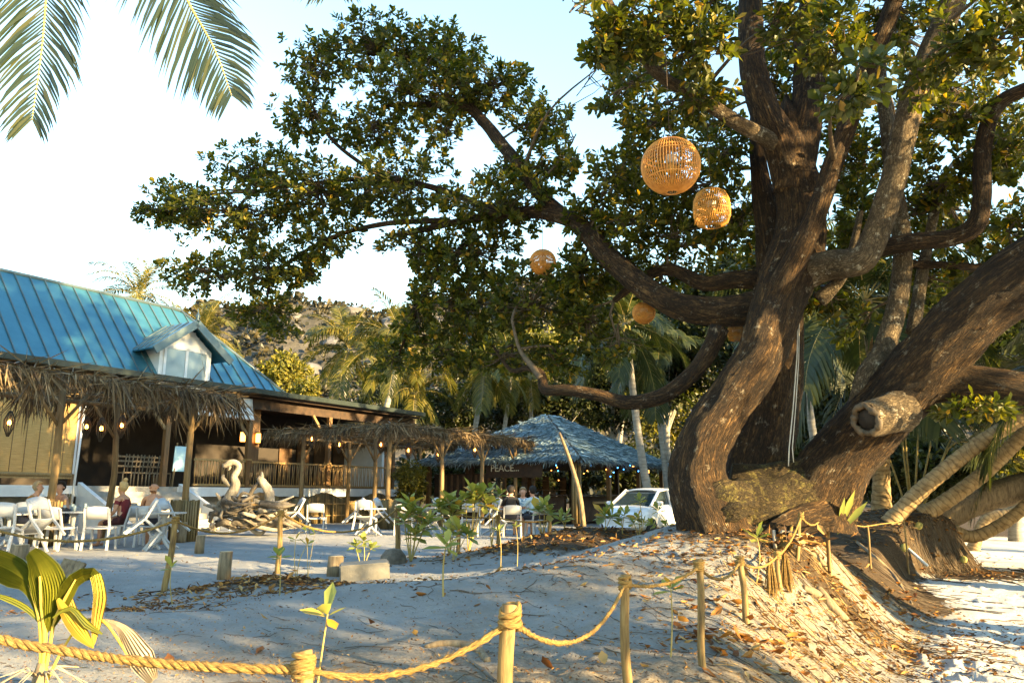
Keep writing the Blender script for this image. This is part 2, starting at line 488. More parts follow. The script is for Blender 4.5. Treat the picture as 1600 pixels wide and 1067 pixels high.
M['palm_scar'] = mat('palm_trunk_scar', tone([(.3, (.08, .055, .028)), (.7, (.17, .12, .065))], 0.70), scale=8, bump=.4)
def ringed_mat(name, stops, scar, rings):
    m, t, N, Lk = nt(name)
    v = coords(t, 'UV', (1, 1, 1))
    n1 = node(t, 'ShaderNodeTexNoise', Scale=7.0, Detail=7.0, Roughness=.65); Lk.new(v, n1.inputs['Vector'])
    n0 = node(t, 'ShaderNodeTexNoise', Scale=2.5, Detail=3.0); Lk.new(v, n0.inputs['Vector'])
    sx = node(t, 'ShaderNodeSeparateXYZ'); Lk.new(v, sx.inputs[0])
    ma = node(t, 'ShaderNodeMath', operation='MULTIPLY_ADD'); ma.inputs[1].default_value = .34; Lk.new(n0.outputs['Fac'], ma.inputs[0]); Lk.new(sx.outputs['Y'], ma.inputs[2])
    ml = node(t, 'ShaderNodeMath', operation='MULTIPLY'); ml.inputs[1].default_value = rings; Lk.new(ma.outputs[0], ml.inputs[0])
    fr = node(t, 'ShaderNodeMath', operation='FRACT'); Lk.new(ml.outputs[0], fr.inputs[0])
    col = ramp(t, stops, n1.outputs['Fac'])
    ad = node(t, 'ShaderNodeMath', operation='MULTIPLY_ADD'); ad.inputs[1].default_value = .30; Lk.new(n1.outputs['Fac'], ad.inputs[0]); Lk.new(fr.outputs[0], ad.inputs[2])
    sc = node(t, 'ShaderNodeMapRange'); sc.inputs['From Min'].default_value = .16; sc.inputs['From Max'].default_value = .46; sc.inputs['To Min'].default_value = .35; Lk.new(ad.outputs[0], sc.inputs['Value'])
    mx = node(t, 'ShaderNodeMix', data_type='RGBA'); mx.inputs[6].default_value = c4(scar); Lk.new(sc.outputs[0], mx.inputs['Factor']); Lk.new(col, mx.inputs[7])
    b = node(t, 'ShaderNodeBsdfPrincipled', Roughness=.8); Lk.new(mx.outputs[2], b.inputs['Base Color'])
    h = node(t, 'ShaderNodeMath', operation='MULTIPLY_ADD'); h.inputs[1].default_value = .4; Lk.new(n1.outputs['Fac'], h.inputs[0]); Lk.new(sc.outputs[0], h.inputs[2])
    bp = node(t, 'ShaderNodeBump', Strength=.8, Distance=.02); Lk.new(h.outputs[0], bp.inputs['Height']); Lk.new(bp.outputs[0], b.inputs['Normal'])
    o = node(t, 'ShaderNodeOutputMaterial'); Lk.new(b.outputs[0], o.inputs[0])
    return m
M['palm_trunk'] = ringed_mat('ringed_palm_trunk', [(.3, (.13, .08, .03)), (.5, (.25, .165, .07)), (.72, (.34, .25, .13))], (.055, .032, .012), 8.5)
M['palm_grey'] = mat('grey_palm_trunk', tone([(.25, (.17, .15, .12)), (.5, (.30, .275, .23)), (.75, (.44, .41, .36))], 0.70), scale=3, stretch=(1, 1, 4), bump=.4, bscale=20, bdist=.012)
M['glass'] = mat('dark_glass', [(.3, (.02, .03, .035)), (.7, (.03, .045, .05))], scale=1, bump=0, rough=.06, spec=.9)
M['pane'] = mat('dormer_pane', [(.3, (.15, .20, .225)), (.7, (.24, .30, .325))], scale=1.5, bump=0, rough=.08, spec=.6)
M['carpaint'] = mat('car_paint', tone([(.3, (.74, .75, .76)), (.7, (.80, .80, .80))], 0.85), scale=2, bump=0, rough=.25, spec=.5, coat=.6)
M['rubber'] = mat('rubber', [(.3, (.012, .012, .012)), (.7, (.03, .03, .03))], scale=20, bump=.2, rough=.8)
M['chrome'] = mat('alloy', [(.3, (.45, .45, .46)), (.7, (.6, .6, .6))], scale=10, bump=0, rough=.3, metal=.9)
M['lens'] = mat('lamp_lens', [(.3, (.35, .37, .38)), (.7, (.6, .6, .6))], scale=16, bump=.2, rough=.1)
M['cable'] = mat('grey_cable', [(.3, (.36, .33, .27)), (.7, (.56, .52, .45))], scale=10, bump=.1)
M['beam'] = mat('shaded_beam_timber', [(.3, (.07, .036, .014)), (.7, (.15, .08, .032))], scale=5, bump=.2, rough=.55)  # darker timber colour carrying the eave's shade
M['straw'] = leaf_mat('dry_straw', [(0, (.16, .10, .035)), (.5, (.34, .22, .075)), (1, (.52, .38, .17))], trans=.1, rough=.7, tcol=(1, .8, .4))
M['moss'] = mat('mossy_root', [(.3, (.016, .011, .006)), (.48, (.048, .034, .014)), (.6, (.085, .064, .022)), (.75, (.17, .125, .045))], scale=5.5, detail=12, bump=1.0, bscale=26, bdist=.03, rough=.9)
M['husk'] = mat('coconut_husk', [(.3, (.16, .15, .03)), (.7, (.34, .29, .09))], scale=6, bump=.3)
M['bulb'] = emit_mat('warm_bulb', (1.0, .36, .05), 5.0)
M['bulb_soft'] = emit_mat('warm_lamp_glow', (1.0, .34, .05), 2.2)
M['fairy_blue'] = emit_mat('blue_fairy_light', (.06, .35, 1.0), 2.5)
M['fairy_orange'] = emit_mat('orange_fairy_light', (1.0, .32, .06), 1.8)
M['sign_print'] = mat('sign_lettering', [(.3, (.45, .40, .28)), (.7, (.6, .54, .4))], scale=8, bump=0)
# ---------------------------------------------------------------- ground
FOOT = [(-40, -6), (-8, -.4), (-3, .9), (0, 1.25), (1.9, 2.9), (2.75, 5.0), (3.15, 6.6), (4.45, 8.9), (6.3, 11.4), (6.9, 13.4), (7.5, 15.2),
        (8.9, 16.4), (10.3, 17.4), (11.2, 19.5), (13.5, 25), (22, 45), (45, 110), (400, 900)]
def gz(x, y, cx, cy, sx, sy, h):
    return h * np.exp(-(((x - cx) / sx) ** 2 + ((y - cy) / sy) ** 2))
def bank_dist(x, y):
    best = np.full(x.shape, 1e9); sg = np.ones(x.shape)
    for (ax, ay), (bx, by) in zip(FOOT[:-1], FOOT[1:]):
        dx, dy = bx - ax, by - ay
        L2 = dx * dx + dy * dy
        t = np.clip(((x - ax) * dx + (y - ay) * dy) / L2, 0, 1)
        ex = x - ax - t * dx; ey = y - ay - t * dy
        d = np.hypot(ex, ey)
        s = np.sign(dx * (y - ay) - dy * (x - ax))
        m = d < best
        best = np.where(m, d, best); sg = np.where(m, s, sg)
    return best * sg
def base_height(x, y):
    x = np.asarray(x, float); y = np.asarray(y, float)
    p = gz(x, y, 3.0, 9.4, 2.5, 2.1, .82)
    p += gz(x, y, 1.3, 12.9, 1.9, 1.2, .50)
    p += gz(x, y, -3.2, 6.2, 1.7, .8, .13)
    p += gz(x, y, -1.1, 7.3, 1.6, .9, .22)
    p += gz(x, y, .9, 7.4, 1.2, 1.2, .22)
    p += gz(x, y, 8.6, 17.7, 2.3, 1.7, .78)
    p += gz(x, y, -2.6, 8.7, .8, .55, .16)
    p += gz(x, y, .0, 2.6, 1.6, 1.1, .08)
    p -= gz(x, y, 5.5, 27, 5, 7, .22)
    d = bank_dist(x, y)
    w = 1.5 - .95 * np.clip((y - 12) / 3, 0, 1)
    s = np.clip(d / w, 0, 1); s = s * s * (3 - 2 * s)
    out = np.clip(-d, 0, 60)
    beach = -.55 - .022 * out
    return beach + (p - beach) * s
def wob(x, y, f, ph):
    return np.sin(x * f + 1.7 * np.sin(y * f * .83 + ph)) * np.sin(y * f * 1.1 + 1.3 * np.sin(x * f * .71 + ph * 2.1))
RNG = np.random.default_rng(11)
PRINTS = []
for i in range(900):
    if i < 560:
        r = 4.5 + 14 * RNG.random() ** 1.4; a = R(2 + 38 * RNG.random())
    else:
        r = 7 + 12 * RNG.random(); a = R(-38 + 40 * RNG.random())
    PRINTS.append((r * math.sin(a), r * math.cos(a), RNG.random() * PI, .022 + .03 * RNG.random()))
def ground_height(x, y, fine=True):
    x = np.asarray(x, float); y = np.asarray(y, float)
    z = base_height(x, y)
    if fine:
        near = np.exp(-(np.hypot(x, y) / 30) ** 2)
        z = z + near * (.016 * wob(x, y, 2.3, .4) + .010 * wob(x, y, 5.1, 1.9) + .006 * wob(x, y, 11.7, 3.1) + .0035 * wob(x, y, 23.0, .9))
    return z
def gh(x, y):
    return float(ground_height(np.array([x]), np.array([y]))[0])

def make_ground():
    rs = [0.0, .5]
    r = .9
    while r < 4000:
        rs.append(r)
        r *= 1.0105 if r < 26 else (1.03 if r < 90 else 1.12)
    rs = np.array(rs)
    th = np.concatenate([np.radians(np.linspace(-180, -46, 40)[:-1]), np.radians(np.arange(-46, 46, .165)), np.radians(np.linspace(46, 180, 40)[:-1])])
    nr, nt_ = len(rs), len(th)
    RR, TT = np.meshgrid(rs, th, indexing='ij')
    X = RR * np.sin(TT); Y = RR * np.cos(TT)
    Z = ground_height(X, Y)
    d = bank_dist(X, Y)
    for (px, py, a, dep) in PRINTS:
        m = (np.abs(X - px) < .4) & (np.abs(Y - py) < .4)
        if not m.any():
            continue
        dx = X[m] - px; dy = Y[m] - py
        ca, sa = math.cos(a), math.sin(a)
        u = (dx * ca + dy * sa) / .15; v = (-dx * sa + dy * ca) / .065
        q = np.sqrt(u * u + v * v)
        inl = np.where(d[m] > 0, .35, 1.0)
        Z[m] += inl * (-dep * np.exp(-(q ** 3)) + dep * .45 * np.exp(-((q - 1.55) / .45) ** 2))
    V = np.stack([X, Y, Z], -1).reshape(-1, 3)
    i = np.arange(nr - 1)[:, None]; j = np.arange(nt_)[None, :]
    j2 = (j + 1) % nt_
    F = np.stack([i * nt_ + j, (i + 1) * nt_ + j, (i + 1) * nt_ + j2, i * nt_ + j2], -1).reshape(-1, 4)
    F = F[:, ::-1]
    # dark soil where earth, not sand, lies on top
    soil = gz(X, Y, 1.3, 12.6, 1.8, .95, 1.3) + gz(X, Y, 8.6, 17.6, 2.4, 1.5, 1.25) * (d > -.15) + gz(X, Y, -2.7, 8.75, .85, .5, 1.0)
    soil += gz(X, Y, 3.0, 8.6, 1.7, .8, .75) + gz(X, Y, 4.2, 11.8, 2.2, 1.6, 1.25) * (d > .02)
    soil += gz(X, Y, 6.7, 14.2, 1.3, 1.9, 1.35) * (d > -.12)
    soil += gz(X, Y, 7.5, 22, 5, 4, 1.2) * (d > .1) + np.clip((Y - 30) / 6, 0, 1)
    flank = np.exp(-((d - .7) / .7) ** 2) * (Y > 1.2) * (Y < 11)
    dirt = np.clip(flank * .55 + gz(X, Y, .4, 3.9, 1.9, 1.9, .85) + gz(X, Y, -1.6, 5.4, 1.7, 1.0, .35) + gz(X, Y, .9, 7.2, 1.3, .8, .45), 0, 1)
    m = np_mat_sand()
    o = np_mesh('ground', V, F, m, smooth=True)
    clean = np.clip((.1 - d) / .4, 0, 1)
    for nm, arr in (('soil', soil), ('dirt', dirt), ('clean', clean)):
        at_ = o.data.attributes.new(nm, 'FLOAT', 'POINT')
        at_.data.foreach_set('value', np.clip(arr, 0, 1).astype(np.float32).ravel())
    o['kind'] = 'structure'
    return o

def np_mat_sand():
    m, t, N, Lk = nt('coral_sand')
    v = coords(t, 'Object')
    n1 = node(t, 'ShaderNodeTexNoise', Scale=1.3, Detail=8.0, Roughness=.65); Lk.new(v, n1.inputs['Vector'])
    n2 = node(t, 'ShaderNodeTexNoise', Scale=38.0, Detail=6.0, Roughness=.7); Lk.new(v, n2.inputs['Vector'])
    sand = ramp(t, [(.3, (.23, .232, .23)), (.7, (.325, .327, .322))], n1.outputs['Fac'])
    ac = node(t, 'ShaderNodeAttribute', attribute_name='clean')
    beachc = ramp(t, [(.3, (.50, .485, .455)), (.7, (.66, .645, .61))], n1.outputs['Fac'])
    mxb = node(t, 'ShaderNodeMix', data_type='RGBA'); Lk.new(ac.outputs['Fac'], mxb.inputs['Factor']); Lk.new(sand, mxb.inputs[6]); Lk.new(beachc, mxb.inputs[7])
    sand = mxb.outputs[2]
    # grit: small dark grains and chips lying in the sand
    gr = node(t, 'ShaderNodeMapRange'); gr.inputs['From Min'].default_value = .58; gr.inputs['From Max'].default_value = .68
    Lk.new(n2.outputs['Fac'], gr.inputs['Value'])
    g2 = node(t, 'ShaderNodeMath', operation='MULTIPLY'); g2.inputs[1].default_value = .55
    Lk.new(gr.outputs[0], g2.inputs[0])
    mx0 = node(t, 'ShaderNodeMix', data_type='RGBA'); mx0.inputs[7].default_value = (.17, .13, .09, 1)
    Lk.new(g2.outputs[0], mx0.inputs['Factor']); Lk.new(sand, mx0.inputs[6])
    dirtc = ramp(t, [(.35, (.16, .12, .08)), (.55, (.27, .225, .165)), (.75, (.38, .335, .27))], n2.outputs['Fac'])
    ad = node(t, 'ShaderNodeAttribute', attribute_name='dirt')
    as_ = node(t, 'ShaderNodeAttribute', attribute_name='soil')
    n3 = node(t, 'ShaderNodeTexNoise', Scale=4.5, Detail=8.0, Roughness=.72); Lk.new(v, n3.inputs['Vector'])
    def masked(attr, lo, hi):
        a = node(t, 'ShaderNodeMath', operation='ADD'); Lk.new(attr.outputs['Fac'], a.inputs[0]); Lk.new(n3.outputs['Fac'], a.inputs[1])
        r = node(t, 'ShaderNodeMapRange'); r.inputs['From Min'].default_value = lo; r.inputs['From Max'].default_value = hi
        Lk.new(a.outputs[0], r.inputs['Value']); return r.outputs[0]
    mx1 = node(t, 'ShaderNodeMix', data_type='RGBA'); Lk.new(masked(ad, .7, 1.25), mx1.inputs['Factor'])
    Lk.new(mx0.outputs[2], mx1.inputs[6]); Lk.new(dirtc, mx1.inputs[7])
    soilc = ramp(t, [(.3, (.030, .020, .012)), (.6, (.085, .058, .034)), (.8, (.16, .115, .07))], n2.outputs['Fac'])
    mx2 = node(t, 'ShaderNodeMix', data_type='RGBA'); Lk.new(masked(as_, .85, 1.1), mx2.inputs['Factor'])
    Lk.new(mx1.outputs[2], mx2.inputs[6]); Lk.new(soilc, mx2.inputs[7])
    b = node(t, 'ShaderNodeBsdfPrincipled', Roughness=.92); b.inputs['Specular IOR Level'].default_value = .15
    Lk.new(mx2.outputs[2], b.inputs['Base Color'])
    n4 = node(t, 'ShaderNodeTexNoise', Scale=16.0, Detail=9.0, Roughness=.75); Lk.new(v, n4.inputs['Vector'])
    n5 = node(t, 'ShaderNodeTexNoise', Scale=70.0, Detail=6.0, Roughness=.7); Lk.new(v, n5.inputs['Vector'])
    hm = node(t, 'ShaderNodeMath', operation='MULTIPLY_ADD'); hm.inputs[1].default_value = .22; Lk.new(n5.outputs['Fac'], hm.inputs[0]); Lk.new(n4.outputs['Fac'], hm.inputs[2])
    bp = node(t, 'ShaderNodeBump', Strength=1.0, Distance=.055); Lk.new(hm.outputs[0], bp.inputs['Height'])
    Lk.new(bp.outputs[0], b.inputs['Normal'])
    o = node(t, 'ShaderNodeOutputMaterial'); Lk.new(b.outputs[0], o.inputs[0])
    return m
make_ground()

# ---------------------------------------------------------------- hill behind the houses
def hill_h(x, y):
    a = np.clip((y - 105) / 150, 0, 1); a = a * a * (3 - 2 * a)
    ridge = 62 + 5 * np.sin(x * .021 + 1) + 3 * np.sin(x * .067) + 2.2 * np.sin(x * .19 + .7)
    return -2 + a * ridge * (1 + .06 * np.sin(y * .11 + x * .05)) + 1.6 * wob(x, y, .13, .3) * a + .8 * wob(x, y, .35, 1.3) * a
def make_hill():
    xs = np.linspace(-330, 330, 190); ys = np.linspace(100, 330, 90)
    X, Y = np.meshgrid(xs, ys); Z = hill_h(X, Y)
    n = len(xs)
    i = np.arange(len(ys) - 1)[:, None]; j = np.arange(n - 1)[None]
    F = np.stack([i * n + j, i * n + j + 1, (i + 1) * n + j + 1, (i + 1) * n + j], -1).reshape(-1, 4)
    m = mat('hill_scrub', [(.3, (.024, .022, .015)), (.5, (.05, .044, .032)), (.7, (.09, .08, .07))], scale=.09, detail=9, bump=.6, bscale=.4, bdist=1.5)  # scrub ground darkened; hillside shade is put into the colour
    o = np_mesh('hill', np.stack([X, Y, Z], -1).reshape(-1, 3), F, m, smooth=True)
    o['kind'] = 'structure'
    # scrub on the slope
    rng = np.random.default_rng(5)
    nb = 3800
    bx = rng.uniform(-190, 150, nb); by = rng.uniform(112, 275, nb); bz = hill_h(bx, by)
    br = rng.uniform(.7, 2.4, nb)
    k = 16
    P = np.repeat(np.stack([bx, by, bz + br * .5], -1), k, 0)
    off = unit(rng.normal(size=(nb * k, 3))); off[:, 2] = np.abs(off[:, 2])
    P = P + off * (np.repeat(br, k)[:, None]) * np.array((1, 1, .8))
    D = unit(off + .7 * rng.normal(size=off.shape)); Nn = unit(off + .5 * rng.normal(size=off.shape))
    L = np.repeat(br, k) * rng.uniform(.6, 1.1, nb * k)
    V, F = leaf_arrays(P, D, Nn, L, L * .75)
    m2 = leaf_mat('scrub_leaf', [(0, (.013, .014, .008)), (.5, (.030, .027, .014)), (1, (.065, .052, .025))], trans=.15)  # leaf colours darkened to paint the slope's shade
    o2 = np_mesh('hillside_scrub', V, F, m2, kind='stuff')
    tag(o2, 'dry olive scrub covering the rocky hillside behind the palms', 'scrub')
    # boulders of the rocky slope
    bmat = mat('granite_boulder', [(.3, (.055, .053, .055)), (.7, (.12, .115, .115))], scale=.6, bump=.5, bscale=2.5, bdist=.2)  # granite tone lowered, with the slope's shade painted in
    protos = []
    rr = random.Random(3)
    for q in range(3):
        bm = bmesh.new(); bmesh.ops.create_icosphere(bm, subdivisions=2, radius=1)
        ph = rr.random() * 9
        for v in bm.verts:
            s = 1 + .22 * math.sin(v.co.x * 2.7 + ph) * math.cos(v.co.y * 2.3 + ph) + .15 * math.sin(v.co.z * 4 + ph)
            v.co = Vector((v.co.x * s, v.co.y * s, v.co.z * s * .7))
        me = bpy.data.meshes.new('boulder'); bm.to_mesh(me); bm.free(); me.materials.append(bmat); protos.append(me)
    for q in range(46):
        py = rr.uniform(140, 255); px = (rr.uniform(330, 760) - 800) / FPX * py
        o = bpy.data.objects.new('boulder', protos[q % 3]); link(o)
        s = rr.uniform(1.2, 3.6)
        o.location = (px, py, float(hill_h(np.array([px]), np.array([py]))[0]) + .3 * s)
        o.scale = (s * rr.uniform(.8, 1.5), s, s * rr.uniform(.7, 1.2)); o.rotation_euler = (0, 0, rr.random() * 6)
        tag(o, 'grey granite boulder among the scrub on the hillside', 'boulder', 'boulders on the hillside')
make_hill()
# ---------------------------------------------------------------- restaurant building
FD = Vector((.530, .848, 0)); FB = Vector((-.848, .530, 0)); FO = Vector((-9.9, 28.8, 0))
def fp(t, s, z):
    return FO + FD * t + FB * s + Vector((0, 0, z))
def t_at(px, s, z=2.0):
    """position along the facade line (offset s) whose column in the picture is px"""
    lo, hi = -26.0, 40.0
    def col(t):
        p = fp(t, s, z) - Vector((0, 0, CAMZ))
        depth = p.y * math.cos(PITCH) + p.z * math.sin(PITCH)
        return 800 + FPX * p.x / depth
    for _ in range(50):
        m = (lo + hi) / 2
        if col(m) < px:
            lo = m
        else:
            hi = m
    return lo
ZE = 4.92; ZR = 8.05; SE = -.30; RW = 2.9; TH = t_at(446, SE, ZE); TL = -15.0; TR = t_at(660, SE, ZE)
ZF = 1.36
B = thing('restaurant_building', 'long restaurant building with teal metal roof, dormer and open veranda', 'building', fp(-4, 2, 0))
def wb(mb, name, m, parent=None, kind=None):
    return mb.build(name, m, parent or B, world=True, kind=kind)
# roof core (closed hipped body), then the standing-seam panels on it
def roof_pt(t, q, lift=0.0):
    nv = (FB * -(ZR - ZE) + Vector((0, 0, RW))).normalized()
    return fp(t, SE + RW * q, ZE + (ZR - ZE) * q) + nv * lift
mb = MB()
A = [fp(TL, SE, ZE), fp(TH, SE, ZE), fp(TH, SE + 2 * RW, ZE), fp(TL, SE + 2 * RW, ZE), fp(TL, SE + RW, ZR), fp(TH - RW, SE + RW, ZR)]
mb.add(A, [(0, 1, 5, 4), (1, 2, 5), (2, 3, 4, 5), (3, 0, 4), (0, 3, 2, 1)])
roof = wb(mb, 'roof', M['roof_trim'])
w = .47; t = TL
while t < TH - .05:
    t1 = min(t + w, TH)
    q0 = min(1.0, (TH - t) / RW) - .004; q1 = min(1.0, (TH - t1) / RW) - .004
    poly = [roof_pt(t + .012, 0.0, .012), roof_pt(t1 - .012, 0.0, .012), roof_pt(t1 - .012, max(q1, .004), .012), roof_pt(t + .012, q0, .012)]
    nv = (FB * -(ZR - ZE) + Vector((0, 0, RW))).normalized()
    mb = MB(); mb.prism(poly, nv * .022)
    pn = wb(mb, 'roof_panel', M['roof'], roof)
    mb = MB(); mb.bar(roof_pt(t, .0, .045), roof_pt(t, max(q0, .01), .045), .028, .06, up=nv)
    wb(mb, 'seam', M['roof_trim'], roof)
    t = t1
nh = (FD * (ZR - ZE) + Vector((0, 0, RW))).normalized()
for k in range(9):                                   # panels of the hipped end
    s0 = SE + 2 * RW * k / 9; s1 = SE + 2 * RW * (k + 1) / 9
    def hp(s, q):
        return fp(TH - RW * q, s, ZE + (ZR - ZE) * q) + nh * .012
    qa = 1 - abs(s0 - SE - RW) / RW; qb = 1 - abs(s1 - SE - RW) / RW
    mb = MB(); mb.prism([hp(s0 + .012, 0), hp(s1 - .012, 0), hp(s1 - .012, max(.004, qb - .01)), hp(s0 + .012, max(.004, qa - .01))], nh * .022)
    wb(mb, 'roof_panel', M['roof'], roof)
mb = MB()
mb.tube([fp(TL, SE + RW, ZR + .05), fp(TH - RW, SE + RW, ZR + .05)], .07, 8)
wb(mb, 'ridge_cap', M['roof_trim'], roof)
mb = MB(); mb.tube([fp(TH - RW, SE + RW, ZR + .05), fp(TH, SE, ZE + .06)], .06, 8)
wb(mb, 'hip_cap', M['roof_trim'], roof)
mb = MB(); c = fp(TH - RW - .5, SE + RW, ZR)
mb.tube([c, c + Vector((0, 0, .45)), c + Vector((.05, 0, .5))], .015, 5)
wb(mb, 'roof_spike', M['roof_trim'], roof)
# second, farther hipped roof with its finial
mb = MB(); z2 = 7.0
A = [fp(TH + 1.2, 4.5, ZE), fp(TH + 5.0, 4.5, ZE), fp(TH + 5.0, 8.5, ZE), fp(TH + 1.2, 8.5, ZE), fp(TH - 1.5, 6.5, z2), fp(TH + 3.0, 6.5, z2)]
mb.add(A, [(0, 1, 5, 4), (1, 2, 5), (2, 3, 4, 5), (3, 0, 4), (0, 3, 2, 1)])
r2 = wb(mb, 'rear_roof', M['roof'])
mb = MB(); c = fp(TH + 3.0, 6.5, z2)
mb.lathe([(.10, 0), (.10, .12), (.05, .2), (.08, .3), (.02, .6), (.0, .7)], c, 8); wb(mb, 'finial', M['roof_trim'], r2)
# veranda roof beyond the hip, and the dark gutter along the whole eave
mb = MB(); mb.prism([fp(TH - .5, SE + .1, ZE - .06), fp(TR, SE + .1, ZE - .06), fp(TR, 6, ZE + .25), fp(TH - .5, 6, ZE + .25)], (0, 0, .05))
wb(mb, 'veranda_roof', M['roof'])
mb = MB()
prof = [(-.02, .10), (-.02, -.09), (-.10, -.13), (-.19, -.10), (-.20, .08), (-.17, .08), (-.16, -.06), (-.05, -.06), (-.05, .10)]
for a, b2 in ((TL, TH), (TH, TR)):
    mb.prism([fp(a, SE + x, ZE + z) for x, z in prof], FD * (b2 - a - .004))
wb(mb, 'gutter', M['gutter'])
mb = MB(); mb.box((0, 0, 0), (1, 1, 1)); mb = MB()
mb.bar(fp(TL, .22, ZE - .42), fp(TR, .22, ZE - .42), .14, .38); wb(mb, 'fascia_beam', M['dark_wood'])  # dark wood colour stands in for the shade under the eave
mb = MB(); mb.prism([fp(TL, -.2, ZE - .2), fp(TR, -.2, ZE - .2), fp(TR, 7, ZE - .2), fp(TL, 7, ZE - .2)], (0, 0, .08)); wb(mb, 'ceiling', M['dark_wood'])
# dormer
TD = t_at(273, .35, 5.4)
dz0 = ZE + .04; dze = 5.95; dzp = 6.95; dw = 1.0; ov = 1.5
dorm = MB()
DS = -.24
front = [fp(TD - dw, DS, dz0 - .25), fp(TD + dw, DS, dz0 - .25), fp(TD + dw, DS, dze + .1), fp(TD, DS, dzp - .12), fp(TD - dw, DS, dze + .1)]
dorm.prism(front, FB * 2.3)
dormer = wb(dorm, 'dormer', M['white'])
for sgn in (-1, 1):
    a = fp(TD, DS - .45, dzp); b2 = fp(TD + sgn * ov, DS - .45, dze - .16)
    nd = ((b2 - a).cross(FB)).normalized()
    if nd.z < 0:
        nd = -nd
    mb = MB(); mb.prism([a, b2, b2 + FB * (1.35), a + FB * 2.6], nd * .05)
    sl = wb(mb, 'dormer_roof', M['roof'], dormer)
    mb = MB()
    for k in range(1, 5):
        y = k * .42
        lim = 1.25 / 2.35
        e = b2 + FB * min(y, 1.2)
        mb.bar(a + FB * y + nd * .065, (e if y < 1.25 else a + (b2 - a) * max(0, 1 - (y - 1.25) / 1.1) + FB * y) + nd * .065, .03, .04, up=nd)
    wb(mb, 'dormer_seam', M['roof_trim'], dormer)
    mb = MB(); mb.bar(a - FB * .03 + Vector((0, 0, -.05)), b2 - FB * .03 + Vector((0, 0, -.05)), .06, .26, up=(0, 0, 1)); wb(mb, 'bargeboard', M['roof_trim'], dormer)
mb = MB()
mb.lathe([(.06, 0), (.07, .05), (.04, .1), (.085, .17), (.03, .27), (.0, .46)], fp(TD, DS - .47, dzp + .03), 8); wb(mb, 'dormer_finial', M['roof_trim'], dormer)
for k in range(5):                                   # clapboards of the gable
    z = dze + .12 + k * .15
    hw = max(.08, dw * (dzp - .16 - z) / (dzp - dze - .1))
    mb = MB(); mb.prism([fp(TD - hw, DS - .002, z), fp(TD + hw, DS - .002, z), fp(TD + hw * .98, DS - .02, z + .14), fp(TD - hw * .98, DS - .02, z + .14)], FB * .02); wb(mb, 'clapboard', M['white'], dormer)
win = MB()
for a, b2, c2, d2 in ((-.86, .86, dze + .02, dze + .12), (-.86, .86, dz0 + .0, dz0 + .08), (-.86, -.77, dz0, dze + .1), (.77, .86, dz0, dze + .1), (-.05, .05, dz0, dze + .1)):
    win.prism([fp(TD + a, DS - .05, c2), fp(TD + b2, DS - .05, c2), fp(TD + b2, DS - .05, d2), fp(TD + a, DS - .05, d2)], FB * .045)
wf = wb(win, 'window_frame', M['white'], dormer)
for a, b2 in ((-.765, -.055), (.055, .765)):
    mb = MB(); mb.prism([fp(TD + a, DS - .032, dz0 + .085), fp(TD + b2, DS - .032, dz0 + .085), fp(TD + b2, DS - .032, dze + .015), fp(TD + a, DS - .032, dze + .015)], FB * .02); wb(mb, 'pane', M['pane'], dormer)
# deck, fascia, back wall
TS0 = t_at(150, -1, .6); TS1 = t_at(300, -1, .6)       # the flight of steps
mb = MB(); mb.prism([fp(TL, -.1, ZF - .22), fp(TR, -.1, ZF - .22), fp(TR, 7, ZF - .22), fp(TL, 7, ZF - .22)], (0, 0, .22)); wb(mb, 'deck', M['stone_step'])
mb = MB(); mb.bar(fp(TS1, -.13, ZF - .16), fp(TR, -.13, ZF - .16), .05, .32); mb.bar(fp(TL, -.13, ZF - .16), fp(TS0, -.13, ZF - .16), .05, .32); wb(mb, 'deck_edge', M['white'])
mb = MB(); mb.prism([fp(TL, .1, 0), fp(TR, .1, 0), fp(TR, .1, ZF - .23), fp(TL, .1, ZF - .23)], FB * .2); wb(mb, 'plinth', M['concrete'])
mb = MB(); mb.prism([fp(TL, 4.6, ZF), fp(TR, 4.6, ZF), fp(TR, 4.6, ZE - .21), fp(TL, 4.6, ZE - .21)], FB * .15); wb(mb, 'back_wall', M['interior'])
mb = MB(); mb.prism([fp(TR - .2, 2.0, ZF), fp(TR - .2, 4.55, ZF), fp(TR - .2, 4.55, ZE - .3), fp(TR - .2, 2.0, ZE - .3)], FD * .15); wb(mb, 'end_wall', M['white'])
for px in (437, 465, 492, 522, 560, 590):
    tt = t_at(px, 4.5, 3)
    mb = MB(); mb.prism([fp(tt, 4.52, ZF + .1), fp(tt + .75, 4.52, ZF + .1), fp(tt + .75, 4.52, 3.9), fp(tt, 4.52, 3.9)], FB * .06); wb(mb, 'wall_panel', M['panel_warm'])
